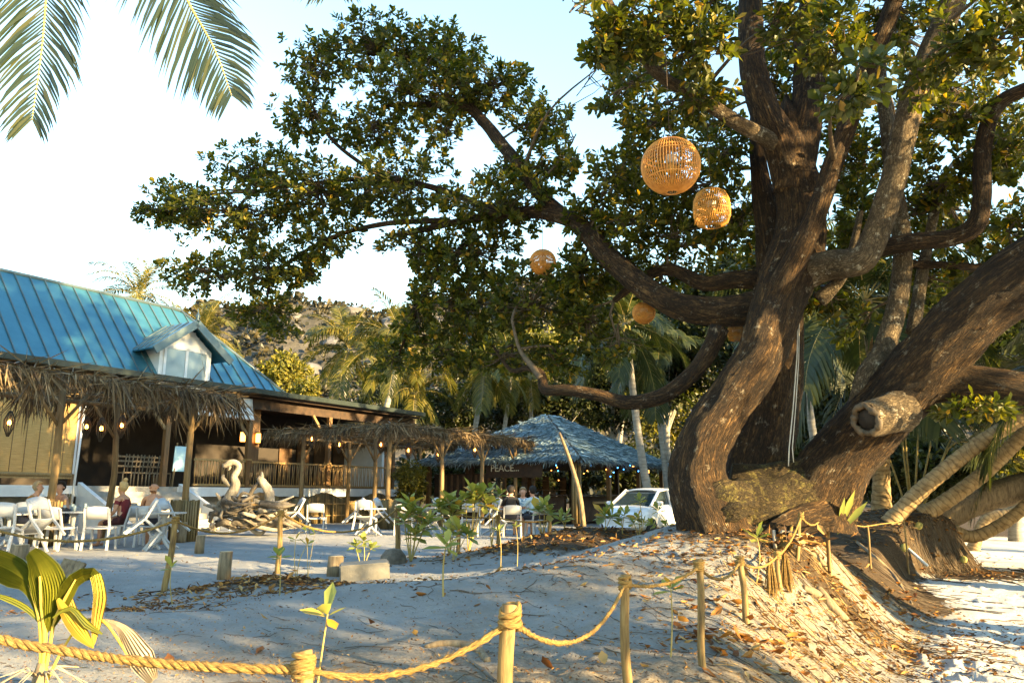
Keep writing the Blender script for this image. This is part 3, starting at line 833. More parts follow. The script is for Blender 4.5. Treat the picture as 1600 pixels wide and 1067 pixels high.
# veranda posts with braces, white awning, blind
for px in (118, 258, 387, 512, 613):
    tt = t_at(px, 0, 2.5)
    mb = MB(); mb.box(fp(tt, 0, (ZF + ZE - .62) / 2), (.17, .17, ZE - .62 - ZF), Matrix.Rotation(R(58), 3, 'Z')); ps = wb(mb, 'veranda_post', M['timber'])
    mb = MB(); mb.bar(fp(tt - .95, 0, ZE - .62), fp(tt - .08, 0, ZE - 1.65), .09, .10); wb(mb, 'brace', M['pole'], ps)
    if px > 300:
        mb = MB(); mb.box(fp(tt, 0, ZF + 1.02), (.22, .22, .06), Matrix.Rotation(R(58), 3, 'Z')); wb(mb, 'post_collar', M['bamboo'], ps)
for px in (400, 376):
    tt = t_at(px, .6, 3.2)
    mb = MB(); mb.box(fp(tt, .72, 3.25), (.36, .2, 2.6), Matrix.Rotation(R(58), 3, 'Z'))
    if px == 400:
        wb(mb, 'inner_column', M['timber'])
    mb = MB(); mb.lathe([(.09, -.17), (.10, 0), (.09, .17)], fp(tt, .48, 3.25), 10); lm = wb(mb, 'wall_lamp', M['bulb_soft'])
    mb = MB(); mb.lathe([(.115, .18), (.115, .22)], fp(tt, .48, 3.25), 10); mb.lathe([(.115, -.22), (.115, -.18)], fp(tt, .48, 3.25), 10); wb(mb, 'lamp_band', M['dark_wood'], lm)
ta, tb = t_at(302, -.2, 4.2), t_at(395, -.2, 4.2)
for k, (z0, z1, dd) in enumerate(((4.3, 4.62, .03), (4.02, 4.3, .07), (3.84, 4.06, .12))):
    mb = MB(); n = 14
    vs, fs = [], []
    for i in range(n + 1):
        tt = ta + (tb - ta) * i / n; wv = .025 * math.sin(i * 1.9 + k)
        vs += [fp(tt, -.2 - dd + wv, z0), fp(tt, -.16 - dd * .4 + wv, z1)]
    for i in range(n):
        fs.append((2 * i, 2 * i + 2, 2 * i + 3, 2 * i + 1))
    mb.add(vs, fs, smooth=True)
    o = wb(mb, 'awning_fold', M['canvas'] if k == 0 else M['white'])
    md = o.modifiers.new('thick', 'SOLIDIFY'); md.thickness = .05
# bamboo rail, bay by bay
def rail(t0, t1, parent, s=0.0):
    mb = MB(); mb.bar(fp(t0, s, ZF + .95), fp(t1, s, ZF + .95), .08, .07); wb(mb, 'top_rail', M['bamboo'], parent)
    mb = MB(); mb.bar(fp(t0, s, ZF + .08), fp(t1, s, ZF + .08), .07, .07); wb(mb, 'bottom_rail', M['bamboo'], parent)
    n = int((t1 - t0) / .115)
    mb = MB()
    for i in range(n):
        tt = t0 + (i + .5) * (t1 - t0) / n
        d = .026 if i % 2 else -.026
        mb.tube([fp(tt, s, ZF + .1), fp(tt + d, s, ZF + .52), fp(tt, s, ZF + .93)], .017, 5)
    wb(mb, 'balusters', M['bamboo'], parent, kind='stuff')
posts_t = [t_at(px, 0, 2) for px in (387, 512, 613)]
mb = MB(); mb.bar(fp(posts_t[0], 0, ZF + .03), fp(posts_t[2], 0, ZF + .03), .12, .04)
railing = wb(mb, 'railing', M['timber'])
rail(posts_t[0] + .12, posts_t[1] - .12, railing); rail(posts_t[1] + .12, posts_t[2] - .12, railing)
rail(t_at(303, 0, 2), posts_t[0] - .12, railing)
# steps and stringers
for k in range(7):
    z = ZF - (k + 1) * ZF / 8
    mb = MB(); mb.prism([fp(TS0, -.15 - k * .33, 0), fp(TS1, -.15 - k * .33, 0), fp(TS1, -.15 - (k + 1) * .33, 0), fp(TS0, -.15 - (k + 1) * .33, 0)], (0, 0, z))
    mb2 = wb(mb, 'step', M['stone_step'])
for tt in (TS0 - .16, TS1 + .02):
    mb = MB(); mb.prism([fp(tt, -.15, 0), fp(tt, -2.9, 0), fp(tt, -2.9, .3), fp(tt, -.15, ZF + .1)], FD * .14); wb(mb, 'stair_wall', M['white'])
# bamboo roll-down blind at the left bay
BL = thing('bamboo_blind', 'wide split bamboo roll-down blind glowing in the evening sun', 'blind', fp(t_at(50, -.12, 2.5), -.12, 2.0))
tb0, tb1 = TL, t_at(116, -.12, 2.5)
z = 1.72; k = 0
sl = MB()
while z < ZE - .65:
    sl.bar(fp(tb0, -.12 - .004 * (k % 2), z), fp(tb1, -.12 - .004 * (k % 2), z), .012, .030)
    z += .034; k += 1
wb(sl, 'slats', M['blind'], BL, kind='stuff')
mb = MB(); mb.tube([fp(tb0, -.15, 1.66), fp(tb1, -.15, 1.66)], .06, 8); mb.bar(fp(tb0, -.15, 1.58), fp(tb1, -.15, 1.58), .05, .05); wb(mb, 'bottom_roll', M['bamboo'], BL)
mb = MB(); tt = tb0
while tt < tb1:
    mb.bar(fp(tt, -.139, 1.66), fp(tt, -.139, ZE - .66), .012, .012); tt += .36
wb(mb, 'blind_cords', M['pole'], BL, kind='stuff')
mb = MB(); mb.bar(fp(tb1 + .03, -.16, 1.7), fp(tb1 + .03, -.16, ZE - .66), .05, .04); wb(mb, 'edge_strip', M['white'], BL)
# downpipe by the steps, clutter inside the veranda
tt = t_at(122, -.4, 2.5)
mb = MB(); mb.tube([fp(tt, -.35, .1), fp(tt + .12, -.35, ZE - .5)], .035, 7); wb(mb, 'downpipe', M['white'])
for px in (190, 203, 214, 226, 238, 247):
    t0 = t_at(px, 1.2, 1.9); base = fp(t0, 1.2, ZF)
    ch = thing('ladder_back_chair', 'dark ladder-back dining chair standing in shade on the veranda', 'chair', base, R(58), 'dining chairs on the veranda')
    for sx in (-.2, .2):
        mb = MB(); mb.tube([(sx, 0, 0), (sx, .02, .5), (sx * 1.02, -.06, 1.08)], .022, 6); mb.build('back_leg', M['log'], ch)
        mb = MB(); mb.tube([(sx, -.42, 0), (sx, -.42, .46)], .022, 6); mb.build('front_leg', M['log'], ch)
    mb = MB(); mb.box((0, -.2, .46), (.44, .46, .05)); mb.build('seat', M['log'], ch)
    for z in (.68, .85, 1.0):
        mb = MB(); mb.box((0, -.03, z), (.4, .025, .06)); mb.build('back_slat', M['log'], ch)
# menu easel
t0 = t_at(284, .2, 2.2)
ez = thing('menu_easel', 'wooden easel with a pale blue menu board beside the steps', 'easel', fp(t0, .2, ZF), R(58))
for sx in (-.3, .3):
    mb = MB(); mb.bar((sx, 0, 0), (sx * .55, .1, 1.5), .05, .04); mb.build('leg', M['pole'], ez)
mb = MB(); mb.bar((0, .5, 0), (0, .12, 1.4), .05, .04); mb.build('leg', M['pole'], ez)
mb = MB(); mb.box((0, .01, .95), (.62, .03, .85), Matrix.Rotation(R(4), 3, 'X')); mb.build('board', mat('menu_board', [(.3, (.30, .50, .56)), (.7, (.45, .64, .68))], scale=3, bump=0), ez)

# wavy-topped bamboo fence in front of the veranda
FN = thing('bamboo_fence', 'low bamboo pale fence with a wavy top below the veranda', 'fence', fp(3, -.9, 0))
t0, t1 = t_at(392, -.9, .8), t_at(640, -.9, .8)
P, F, n = [], [], int((t1 - t0) / .045)
mbf = MB()
for i in range(n):
    tt = t0 + i * .045
    h = 1.02 + .17 * math.sin(i * .045 * 2.05 + .6) + .01 * math.sin(i * 7.3)
    mbf.tube([fp(tt, -.9, 0), fp(tt + .004 * math.sin(i * 3.1), -.9, h)], .021, 5, smooth=True)
mbf.build('pales', M['bamboo_fence'], FN, world=True, kind='stuff')
for z in (.3, .75):
    mb = MB(); mb.tube([fp(t0, -.93, z), fp(t1, -.93, z)], .022, 6); mb.build('binding_rail', M['bamboo'], FN, world=True)
FN2 = thing('bamboo_fence', 'sunlit low bamboo fence below the big bamboo blind', 'fence', fp(-9, -.9, 0))
mbf = MB(); t0, t1 = TL + 2, TS0 - .6
for i in range(int((t1 - t0) / .07)):
    tt = t0 + i * .07
    mbf.tube([fp(tt, -.9, 0), fp(tt, -.9, 1.0 + .12 * math.sin(i * .16))], .03, 5)
mbf.build('pales', M['bamboo_fence'], FN2, world=True, kind='stuff')
mb = MB(); mb.tube([fp(t0, -.95, .7), fp(t1, -.95, .7)], .03, 6); mb.build('binding_rail', M['bamboo'], FN2, world=True)

# ---------------------------------------------------------------- palm-thatch pergolas
def thatch_fringe(edges, per_m, length, rng, lift=.05):
    """hanging dry palm leaflets along edges [(a,b)], as arrays"""
    PA, DA, NA, LA, WA = [], [], [], [], []
    for a, b2, out in edges:
        n = int((b2 - a).length * per_m)
        for i in range(n):
            f = rng.random()
            p = a.lerp(b2, f) + Vector((rng.gauss(0, .06), rng.gauss(0, .06), rng.uniform(-.10, lift)))
            d = Vector((rng.gauss(0, .28), rng.gauss(0, .28), -1)) + out * abs(rng.gauss(.25, .3))
            if rng.random() < .13:
                d.z = rng.uniform(-.2, .25)
            clump = .75 + .35 * math.sin(f * (b2 - a).length * 3.1) + .25 * math.sin(f * (b2 - a).length * 7.7)
            PA.append(p); DA.append(d); NA.append(out + Vector((rng.gauss(0, .6), rng.gauss(0, .6), 0)))
            LA.append(length * rng.uniform(.45, 1.15) * clump); WA.append(rng.uniform(.018, .045))
    return [np.array([tuple(v) for v in q]) for q in (PA, DA, NA)] + [np.array(LA), np.array(WA)]

def pergola(corner, len_d, len_b, ztop, label, posts, seed, fringe, grp=None):
    """corner = nearest corner on the ground, roof runs len_d along the facade and len_b towards it"""
    rng = random.Random(seed)
    root = thing('thatched_pergola', label, 'pergola', (corner.x, corner.y, 0), 0)
    def q(a, b2, z):
        return Vector((corner.x, corner.y, 0)) + FD * a + FB * b2 + Vector((0, 0, z))
    for b2 in (0.0, len_b):
        mb = MB(); mb.tube([q(-.3, b2, ztop - .16), q(len_d + .3, b2, ztop - .16)], .06, 7); mb.build('edge_beam', M['pole'], root, world=True)
    n = int(len_d / .9)
    for i in range(n + 1):
        a = len_d * i / n
        mb = MB(); mb.tube([q(a, -.25, ztop - .06), q(a, len_b + .25, ztop - .04)], .04, 6); mb.build('rafter', M['pole'], root, world=True)
    for (a, b2, boxed) in posts:
        j = rng.gauss(0, .05); k = rng.gauss(0, .05)
        mb = MB(); mb.tube([q(a, b2, 0), q(a + j, b2 + k, 1.6), q(a, b2, ztop - .12)], [.085, .08, .07], 8); ps = mb.build('post', M['pole'], root, world=True)
        for sg in (-1, 1):
            if 0 < a + sg * .7 < len_d + .2:
                mb = MB(); mb.tube([q(a, b2, ztop - 1.0), q(a + sg * .62, b2, ztop - .2)], .04, 6); mb.build('brace', M['pole'], ps, world=True)
        if boxed:
            mbp = MB()
            for e in range(4):
                for c in range(7):
                    o1 = -.21 + .07 * c
                    xx, yy = [(o1, -.21), (.21, o1), (-o1, .21), (-.21, -o1)][e]
                    mbp.tube([q(a + xx, b2 + yy, 0), q(a + xx, b2 + yy, .95 + .02 * math.sin(c * 2 + e))], .032, 5)
            mbp.build('bamboo_sleeve', M['bamboo_fence'], ps, world=True)
    # layer of dry fronds on top
    PA, DA, NA, LA, WA = [], [], [], [], []
    cnt = int(len_d * len_b * 85)
    for i in range(cnt):
        a = rng.uniform(-.35, len_d + .35); b2 = rng.uniform(-.35, len_b + .35)
        PA.append(q(a, b2, ztop + rng.uniform(-.06, .12))); s = rng.choice((-1, 1))
        DA.append(FB * s * rng.uniform(.3, 1) + FD * rng.gauss(0, .6) + Vector((0, 0, rng.gauss(0, .12))))
        NA.append(Vector((rng.gauss(0, .3), rng.gauss(0, .3), 1))); LA.append(rng.uniform(.4, .9)); WA.append(rng.uniform(.02, .055))
    e = [(q(-.3, -.3, ztop), q(len_d + .3, -.3, ztop), -FB), (q(-.3, -.3, ztop), q(-.3, len_b + .3, ztop), -FD),
         (q(-.3, len_b + .3, ztop), q(len_d + .3, len_b + .3, ztop), FB), (q(len_d + .3, -.3, ztop), q(len_d + .3, len_b + .3, ztop), FD)]
    A1 = [np.array([tuple(v) for v in x]) for x in (PA, DA, NA)] + [np.array(LA), np.array(WA)]
    A2 = thatch_fringe(e, 150, fringe, rng)
    V1, F1 = leaf_arrays(*A1, fold=.3, droop=.05, obov=False); V2, F2 = leaf_arrays(*A2, fold=.3, droop=-.05, obov=False)
    np_mesh('palm_thatch', np.concatenate([V1, V2]), np.concatenate([F1, F2 + len(V1)]), M['thatch'], root, world=True, kind='stuff')
    # frond stems poking out along the front edge
    mb = MB()
    for i in range(int(len_d * 2.2)):
        a = rng.uniform(0, len_d)
        mb.tube([q(a + rng.gauss(0, .3), .5, ztop + .06), q(a, -.3, ztop + .08), q(a + rng.gauss(0, .12), -.55, ztop + rng.uniform(.02, .2))], [.016, .013, .006], 5)
    mb.build('frond_stems', M['log'], root, world=True, kind='stuff')
    return q
PC1 = at(352, 840, 19.6); PC1.z = 0
def along(c, d, b2):
    return c + FD * d + FB * b2
q1 = pergola(PC1 + FD * -11.4, 11.0, 3.2, 3.55, 'near palm-thatched pergola with long shaggy fringe over the dining tables',
             [(10.2, .0, True), (5.4, .0, True), (7.6, 1.0, True), (10.2, 3.2, False), (5.4, 3.2, False), (1.2, 0, False)], 4, .85)
PC2 = at(607, 825, 25.2); PC2.z = 0
q2 = pergola(PC2, 8.3, 5.4, 3.32, 'farther palm-thatched pergola between the restaurant and the thatched bar',
             [(.25, .25, True), (.25, 4.3, True), (2.8, 3.2, False), (3.0, .2, False), (5.6, .2, False), (8.0, .2, False), (8.0, 5.2, False), (3.5, 5.2, False)], 9, .5)
# basket lamps hung below the pergolas
def basket_lamp(p, label, grp):
    L = thing('pendant_lamp', label, 'lamp', p, 0, grp)
    mb = MB()
    for k in range(12):
        a = 2 * PI * k / 12
        mb.tube([(0.03 * math.cos(a), .03 * math.sin(a), .32), (.11 * math.cos(a), .11 * math.sin(a), .12), (.10 * math.cos(a), .10 * math.sin(a), -.05), (.02 * math.cos(a), .02 * math.sin(a), -.26)], .010, 4)
    mb.build('basket', M['thatch_core'], L)
    mb = MB(); mb.lathe([(0, -.06), (.035, -.03), (.04, .01), (.02, .06), (0, .08)], (0, 0, .05), 8); mb.build('bulb', M['bulb'], L)
    mb = MB(); mb.tube([(0, 0, .3), (0, 0, .75)], .006, 4); mb.build('cord', M['dark_wood'], L)
for px, py, Y in ((14, 664, 17.5), (135, 670, 20.0), (158, 673, 18.6), (190, 668, 19.4)):
    basket_lamp(at(px, py, Y), 'lit teardrop basket lamp hanging under the near pergola', 'lamps under the near pergola')
for px, py, Y in ((487, 688, 27), (530, 697, 28), (595, 697, 27.5), (638, 706, 28), (685, 712, 29), (742, 705, 30.5)):
    basket_lamp(at(px, py, Y), 'small lit basket lamp hanging under the farther pergola', 'lamps under the farther pergola')

# ---------------------------------------------------------------- thatched bar
def make_bar():
    N0 = Vector((2.67, 30.5, 0)); LB, LD = 8.1, 9.9
    ze, zp = 2.55, 4.85
    root = thing('thatched_bar', 'open beach bar under a big hipped thatch roof', 'bar', tuple(N0 + FB * 4 + FD * 5))
    def q(d, b2, z):
        return N0 + FD * d + FB * b2 + Vector((0, 0, z))
    e = [q(0, 0, ze), q(LD, 0, ze), q(LD, LB, ze), q(0, LB, ze)]
    rg = [q(LD / 2 - .45, LB / 2, zp), q(LD / 2 + .45, LB / 2, zp)]
    mb = MB()
    lo = [v - Vector((0, 0, .16)) for v in e]
    mb.add(e + rg + lo, [(0, 1, 5, 4), (1, 2, 5), (2, 3, 4, 5), (3, 0, 4), (9, 8, 7, 6), (0, 6, 7, 1), (1, 7, 8, 2), (2, 8, 9, 3), (3, 9, 6, 0)])
    roofo = mb.build('roof', M['thatch_core'], root, world=True)
    rng = np.random.default_rng(8)
    faces = [(e[0], e[1], rg[1], rg[0], 16000), (e[3], e[0], rg[0], rg[0], 15000), (e[1], e[2], rg[1], rg[1], 3000)]
    VV, FF, off = [], [], 0
    for a, b2, c, d, n in faces:
        a, b2, c, d = [np.array(v) for v in (a, b2, c, d)]
        u = rng.random(n); w_ = 1 - np.sqrt(rng.random(n)); w_ = np.where(rng.random(n) < .12, rng.random(n) * .03, w_)
        # gentle sag: hips curve as thatch does
        p = (a[None] * (1 - u)[:, None] + b2[None] * u[:, None]) * (1 - w_)[:, None] + (d[None] * (1 - u)[:, None] + c[None] * u[:, None]) * w_[:, None]
        nrm = np.cross(b2 - a, d - a); nrm = nrm / np.linalg.norm(nrm)
        if nrm[2] < 0:
            nrm = -nrm
        down = ((a + b2) / 2 - (c + d) / 2); down = down / np.linalg.norm(down)
        P = p + nrm * (.02 + .05 * rng.random((n, 1)))
        D = down[None] + rng.normal(size=(n, 3)) * .16 + nrm[None] * (.05 + .12 * rng.random((n, 1)))
        Nn = nrm[None] + rng.normal(size=(n, 3)) * .35
        L = rng.uniform(.22, .5, n); W = rng.uniform(.035, .08, n)
        V, F = leaf_arrays(P, D, Nn, L, W, fold=.25, droop=.1, obov=False)
        VV.append(V); FF.append(F + off); off += len(V)
    # ragged fringe at the eaves
    rr = random.Random(2)
    A2 = thatch_fringe([(e[0], e[1], -FB), (e[3], e[0], -FD), (e[1], e[2], FD)], 60, .34, rr, .0)
    V, F = leaf_arrays(*A2, fold=.3, droop=0, obov=False); VV.append(V); FF.append(F + off)
    np_mesh('thatch_straws', np.concatenate(VV), np.concatenate(FF), M['thatch_bar'], roofo, world=True, kind='stuff')
    for d in (.35, LD * .34, LD * .67, LD - .35):
        for b2 in (.35, LB - .35):
            mb = MB(); mb.box(q(d, b2, ze / 2 - .1), (.17, .17, ze), Matrix.Rotation(R(58), 3, 'Z')); mb.build('post', M['timber'], root, world=True)
    for b2 in (LB * .34, LB * .67):
        for d in (.35, LD - .35):
            mb = MB(); mb.box(q(d, b2, ze / 2 - .1), (.17, .17, ze), Matrix.Rotation(R(58), 3, 'Z')); mb.build('post', M['dark_wood'], root, world=True)
    # bamboo bundle round the corner post
    mb = MB()
    for k in range(9):
        a = 2 * PI * k / 9
        mb.tube([q(.35 + .17 * math.cos(a), .35 + .17 * math.sin(a), 0), q(.35 + .15 * math.cos(a), .35 + .15 * math.sin(a), ze - .2)], .05, 6)
    mb.build('bamboo_bundle', M['bamboo_fence'], root, world=True)
    # counter along the two near sides
    mb = MB(); mb.bar(q(1.2, .9, .52), q(LD - .6, .9, .52), .12, 1.04); mb.bar(q(.9, 1.2, .52), q(.9, LB * .5, .52), .12, 1.04); ct = mb.build('counter', M['dark_wood'], root, world=True)
    mb = MB(); mb.bar(q(1.0, .85, 1.09), q(LD - .5, .85, 1.09), .5, .06); mb.bar(q(.9, 1.12, 1.09), q(.9, LB * .52, 1.09), .5, .055); mb.build('counter_top', M['dark_wood'], ct, world=True)
    mb = MB(); mb.bar(q(2.6, .74, .78), q(5.4, .74, .78), .06, .10); mb.build('foot_rail', M['bamboo'], ct, world=True)
    # back-bar shelf
    mb = MB()
    for z in (.9, 1.35, 1.8):
        mb.bar(q(LD * .45, LB * .62, z), q(LD * .8, LB * .62, z), .3, .04)
    for d in (LD * .45, LD * .62, LD * .8):
        mb.bar(q(d, LB * .62, 0), q(d, LB * .62, 2.0), .08, .32)
    mb.build('bottle_shelf', M['panel_warm'], root, world=True)
    mb = MB(); mb.bar(q(.4, LB * .55, 1.0), q(.4, LB * .92, 1.0), .06, 2.0); mb.build('slat_screen', M['dark_wood'], root, world=True)
    for k in range(9):
        mb = MB(); mb.bar(q(.35, LB * (.56 + .04 * k), .1), q(.35, LB * (.56 + .04 * k), 1.95), .05, .1); mb.build('screen_slat', M['panel_warm'], root, world=True)
    # fairy lights strung under the eave: each bulb a bulb
    rr = random.Random(6)
    for k in range(26):
        px = rr.uniform(845, 880) if k < 6 else rr.uniform(905, 1040)
        py = rr.uniform(724, 738) if k % 3 else rr.uniform(728, 755)
        p = at(px, py, rr.uniform(31.5, 35.5))
        bm = bmesh.new(); bmesh.ops.create_icosphere(bm, subdivisions=1, radius=.024)
        me = bpy.data.meshes.new('fairy_bulb'); bm.to_mesh(me); bm.free()
        me.materials.append(M['fairy_blue'] if k % 2 else M['fairy_orange'])
        o = link(bpy.data.objects.new('fairy_bulb', me), root); o.location = p - root_loc(root)
    # sign board
    c = q(-.05, LB * .375, 2.16)
    S = thing('sign_board', 'dark hanging sign board reading PEACE on the bar front', 'sign', c, math.atan2(FB.y, FB.x) + PI)
    mb = MB(); mb.box((0, 0, 0), (2.7, .06, .72)); mb.build('board', M['dark_wood'], S)
    for txt, sz, x, z in (('PEACE...', .40, -1.12, -.10),):
        cu = bpy.data.curves.new('lettering', 'FONT'); cu.body = txt; cu.size = sz; cu.extrude = .008
        tmp = bpy.data.objects.new('lettering', cu); COL.objects.link(tmp)
        dg = bpy.context.evaluated_depsgraph_get()
        me = bpy.data.meshes.new_from_object(tmp.evaluated_get(dg)); bpy.data.objects.remove(tmp)
        me.materials.clear(); me.materials.append(M['sign_print'])
        o = link(bpy.data.objects.new('lettering', me), S); o.location = (x, -.04, z); o.rotation_euler = (PI / 2, 0, 0)
    return root
make_bar()
# leaning pole in front of the bar
mb = MB(); pa = at(912, 822, 15.0); pb = at(874, 676, 15.6)
pth, rd = smooth_path([pa, at(905, 770, 15.1), at(889, 715, 15.4), pb], [.05, .05, .04, .025], .2)
mb.tube(pth, rd, 7); o = mb.build('leaning_pole', M['log'])
tag(o, 'thin bent grey-brown pole leaning before the thatched bar', 'pole')
# ---------------------------------------------------------------- the big takamaka tree
TREE = thing('takamaka_tree', 'huge old multi-trunked beach tree with sprawling limbs hung with lanterns', 'tree', (3.0, 9.2, gh(3.0, 9.2)))
trng = random.Random(21)
LIMB_PTS = []
def bark_fun(seed, amp, lobes=5):
    ph = [random.Random(seed + i).random() * 6.28 for i in range(8)]
    def f(a, L, i):
        return (1 + amp * .5 * math.sin(lobes * a + ph[0] + .9 * math.sin(L * 1.3 + ph[1])) + amp * .6 * math.sin(2 * a + ph[2] + L * 1.7)
                + amp * .35 * math.sin(11 * a + ph[3] + 3 * math.sin(L * 4 + ph[4])) + amp * .3 * math.sin(L * 9 + 3 * a + ph[5])
                + amp * .22 * math.sin(23 * a + 7 * math.sin(L * 7 + ph[6])))
    return f
def limb(name, pts, matl, amp=.06, sides=22, step=.07, collect=True, seed=None, label=None, taper_end=False):
    """pts: (px, py, Y, width_px)"""
    P = [at(a, b, Y) for a, b, Y, w in pts]
    Rr = [m_px(w, Y) / 2 for a, b, Y, w in pts]
    path, rad = smooth_path(P, Rr, step)
    rs = random.Random(seed or len(pts) * 7 + int(pts[0][0]))
    wx = rs.random() * 6
    path = [p + Vector((math.sin(i * step * 2.9 + wx), math.cos(i * step * 2.3 + wx * 2), math.sin(i * step * 2.1 + wx * 3))) * rad[i] * .10 for i, p in enumerate(path)]
    mb = MB()
    mb.tube(path, rad, sides, rfun=bark_fun(seed or int(pts[0][1] * 3 + pts[0][0]), amp))
    o = mb.build(name, M[matl], TREE, world=True)
    if label:
        o['label'] = label
    if collect:
        for i in range(0, len(path), 3):
            LIMB_PTS.append((path[i], rad[i]))
    return o
# trunks
limb('trunk', [(1120, 850, 8.95, 105.6), (1104, 800, 8.95, 98.6), (1093, 750, 9.0, 82.7), (1103, 700, 9.0, 77.4), (1138, 630, 9.05, 75.7), (1180, 560, 9.1, 77.4), (1216, 480, 9.2, 81.0), (1242, 410, 9.3, 84.5), (1250, 350, 9.35, 73.9), (1243, 290, 9.4, 68.6), (1236, 235, 9.4, 66.9), (1232, 190, 9.4, 40), (1228, 150, 9.45, 8)], 'bark', .07, 32, .05, label='leaning trunk beside the car, sunlit along one edge')
limb('trunk', [(1178, 790, 9.9, 130), (1186, 730, 9.9, 104), (1198, 640, 9.9, 90), (1212, 540, 9.9, 84), (1218, 460, 9.85, 74), (1207, 400, 9.9, 54), (1194, 330, 9.95, 40), (1186, 250, 10.05, 28), (1182, 150, 10.2, 20)], 'bark', .07, 30, .06, label='dark upright middle trunk')
limb('trunk', [(1270, 830, 9.3, 136.0), (1290, 770, 9.25, 108.8), (1330, 695, 9.1, 94.4), (1400, 615, 8.8, 97.6), (1480, 545, 8.4, 102.4), (1560, 465, 8.0, 100.8), (1650, 385, 7.6, 96.0), (1760, 300, 7.2, 80.0), (1850, 180, 7.0, 64.0)], 'bark', .07, 34, .05, label='thick trunk with the sawn stub, leaning out over the beach')
# mossy horizontal root and burl
limb('buttress_root', [(1120, 795, 9.05, 44), (1160, 786, 9.1, 74), (1215, 778, 9.2, 80), (1265, 772, 9.25, 92), (1320, 785, 9.3, 90)], 'moss_bark', .10, 44, .03, collect=False, label='low mossy root joining the trunks')
limb('buttress_root', [(1140, 745, 9.3, 40), (1180, 752, 9.25, 52), (1225, 748, 9.3, 56), (1275, 742, 9.3, 70), (1310, 720, 9.3, 60)], 'moss_bark', .09, 36, .03, collect=False, label='upper mossy root between the trunks')
limb('buttress_root', [(1290, 800, 9.0, 46), (1250, 812, 8.9, 40), (1215, 826, 8.75, 30), (1180, 845, 8.6, 16)], 'bark', .12, 26, .03, collect=False, label='root sliding down into the sand')
limb('burl', [(1096, 826, 8.88, 30), (1114, 806, 8.84, 62), (1136, 792, 8.8, 76), (1156, 788, 8.84, 60), (1172, 794, 8.95, 24)], 'moss_bark', .24, 48, .018, collect=False, label='knobbly mossy burl at the trunk foot')
# limbs from the fork
limb('limb', [(1240, 300, 9.4, 66), (1216, 226, 9.3, 58), (1192, 165, 9.25, 48), (1176, 90, 9.2, 43), (1172, 10, 9.1, 42), (1172, -90, 9.0, 36)], 'bark', .05, 20)
limb('limb', [(1240, 300, 9.4, 66), (1254, 210, 9.4, 56), (1262, 130, 9.4, 50), (1264, 60, 9.3, 46), (1275, -40, 9.2, 36)], 'bark', .05, 20)
limb('limb', [(1225, 250, 9.3, 34), (1205, 222, 9.2, 28), (1150, 190, 8.9, 25), (1090, 152, 8.6, 23), (1030, 118, 8.3, 21), (985, 62, 8.0, 20), (945, -5, 7.8, 18), (925, -60, 7.6, 14)], 'pale_bark', .05, 14)
limb('limb', [(1206, 500, 9.15, 30), (1222, 452, 9.0, 40.5), (1248, 395, 8.8, 37.0), (1272, 340, 8.7, 33.4), (1298, 268, 8.6, 33.4), (1328, 190, 8.5, 32.6), (1352, 115, 8.4, 31.7), (1388, 30, 8.2, 29.9), (1410, -40, 8.1, 26.4)], 'bark', .05, 18)
limb('limb', [(1222, 452, 9.3, 34), (1255, 432, 9.22, 52.8), (1300, 415, 9.0, 47.5), (1345, 408, 8.7, 44.0), (1366, 370, 8.6, 42.2), (1390, 290, 8.4, 42.2), (1420, 180, 8.2, 42.2), (1455, 85, 8.0, 40.5), (1490, 0, 7.9, 38.7), (1510, -60, 7.8, 33.4)], 'pale_bark', .05, 20)
limb('limb', [(1310, 412, 9.3, 39.6), (1360, 392, 9.2, 30.6), (1420, 380, 9.0, 27.9), (1480, 374, 8.8, 27.9), (1522, 355, 8.6, 30.6), (1534, 310, 8.5, 27.9), (1538, 230, 8.4, 27.0), (1556, 168, 8.3, 26.1), (1600, 140, 8.1, 24.3), (1680, 120, 7.8, 19.8)], 'bark', .05, 16)
limb('limb', [(1225, 470, 9.5, 64.4), (1170, 482, 9.6, 51.5), (1110, 485, 9.8, 46.0), (1050, 474, 10.0, 42.3), (1000, 446, 10.3, 39.6), (955, 405, 10.6, 35.9), (915, 360, 10.9, 31.3), (880, 338, 11.2, 25.8), (835, 332, 11.5, 20.2), (780, 335, 11.9, 15.6), (700, 350, 12.3, 12.0), (610, 370, 12.8, 8.3)], 'bark', .06, 20, label='long dark limb reaching out over the patio')
limb('limb', [(885, 342, 11.2, 24), (850, 310, 11.4, 24), (815, 262, 11.7, 23), (785, 228, 12.0, 21), (755, 190, 12.3, 18), (725, 168, 12.5, 14), (660, 164, 12.8, 11), (600, 165, 13.0, 8)], 'bark', .06, 12)
limb('limb', [(752, 192, 12.3, 14), (728, 150, 12.5, 12), (700, 112, 12.6, 11), (640, 88, 12.8, 9), (570, 84, 13, 6)], 'bark', .06, 9)
limb('limb', [(1122, 512, 9.5, 30.6), (1108, 548, 9.5, 27.0), (1080, 588, 9.5, 25.2), (1035, 620, 9.6, 24.3), (985, 629, 9.8, 22.5), (930, 616, 10.0, 19.8), (885, 608, 10.2, 18.0), (852, 608, 10.4, 17.1), (846, 585, 10.6, 13.5), (825, 575, 10.8, 9.0), (798, 578, 11, 6.3), (770, 540, 11.2, 3.6)], 'bark', .06, 16, label='low crooked limb curving over the path')
limb('limb', [(846, 592, 10.5, 12), (832, 572, 10.7, 10), (812, 545, 10.9, 6), (800, 500, 11, 4)], 'twig', .06, 8)
limb('limb', [(1215, 440, 9.9, 40), (1150, 436, 10.0, 28), (1100, 442, 10.2, 24), (1050, 422, 10.4, 20), (1010, 432, 10.6, 16), (960, 470, 10.9, 10)], 'bark', .06, 12)
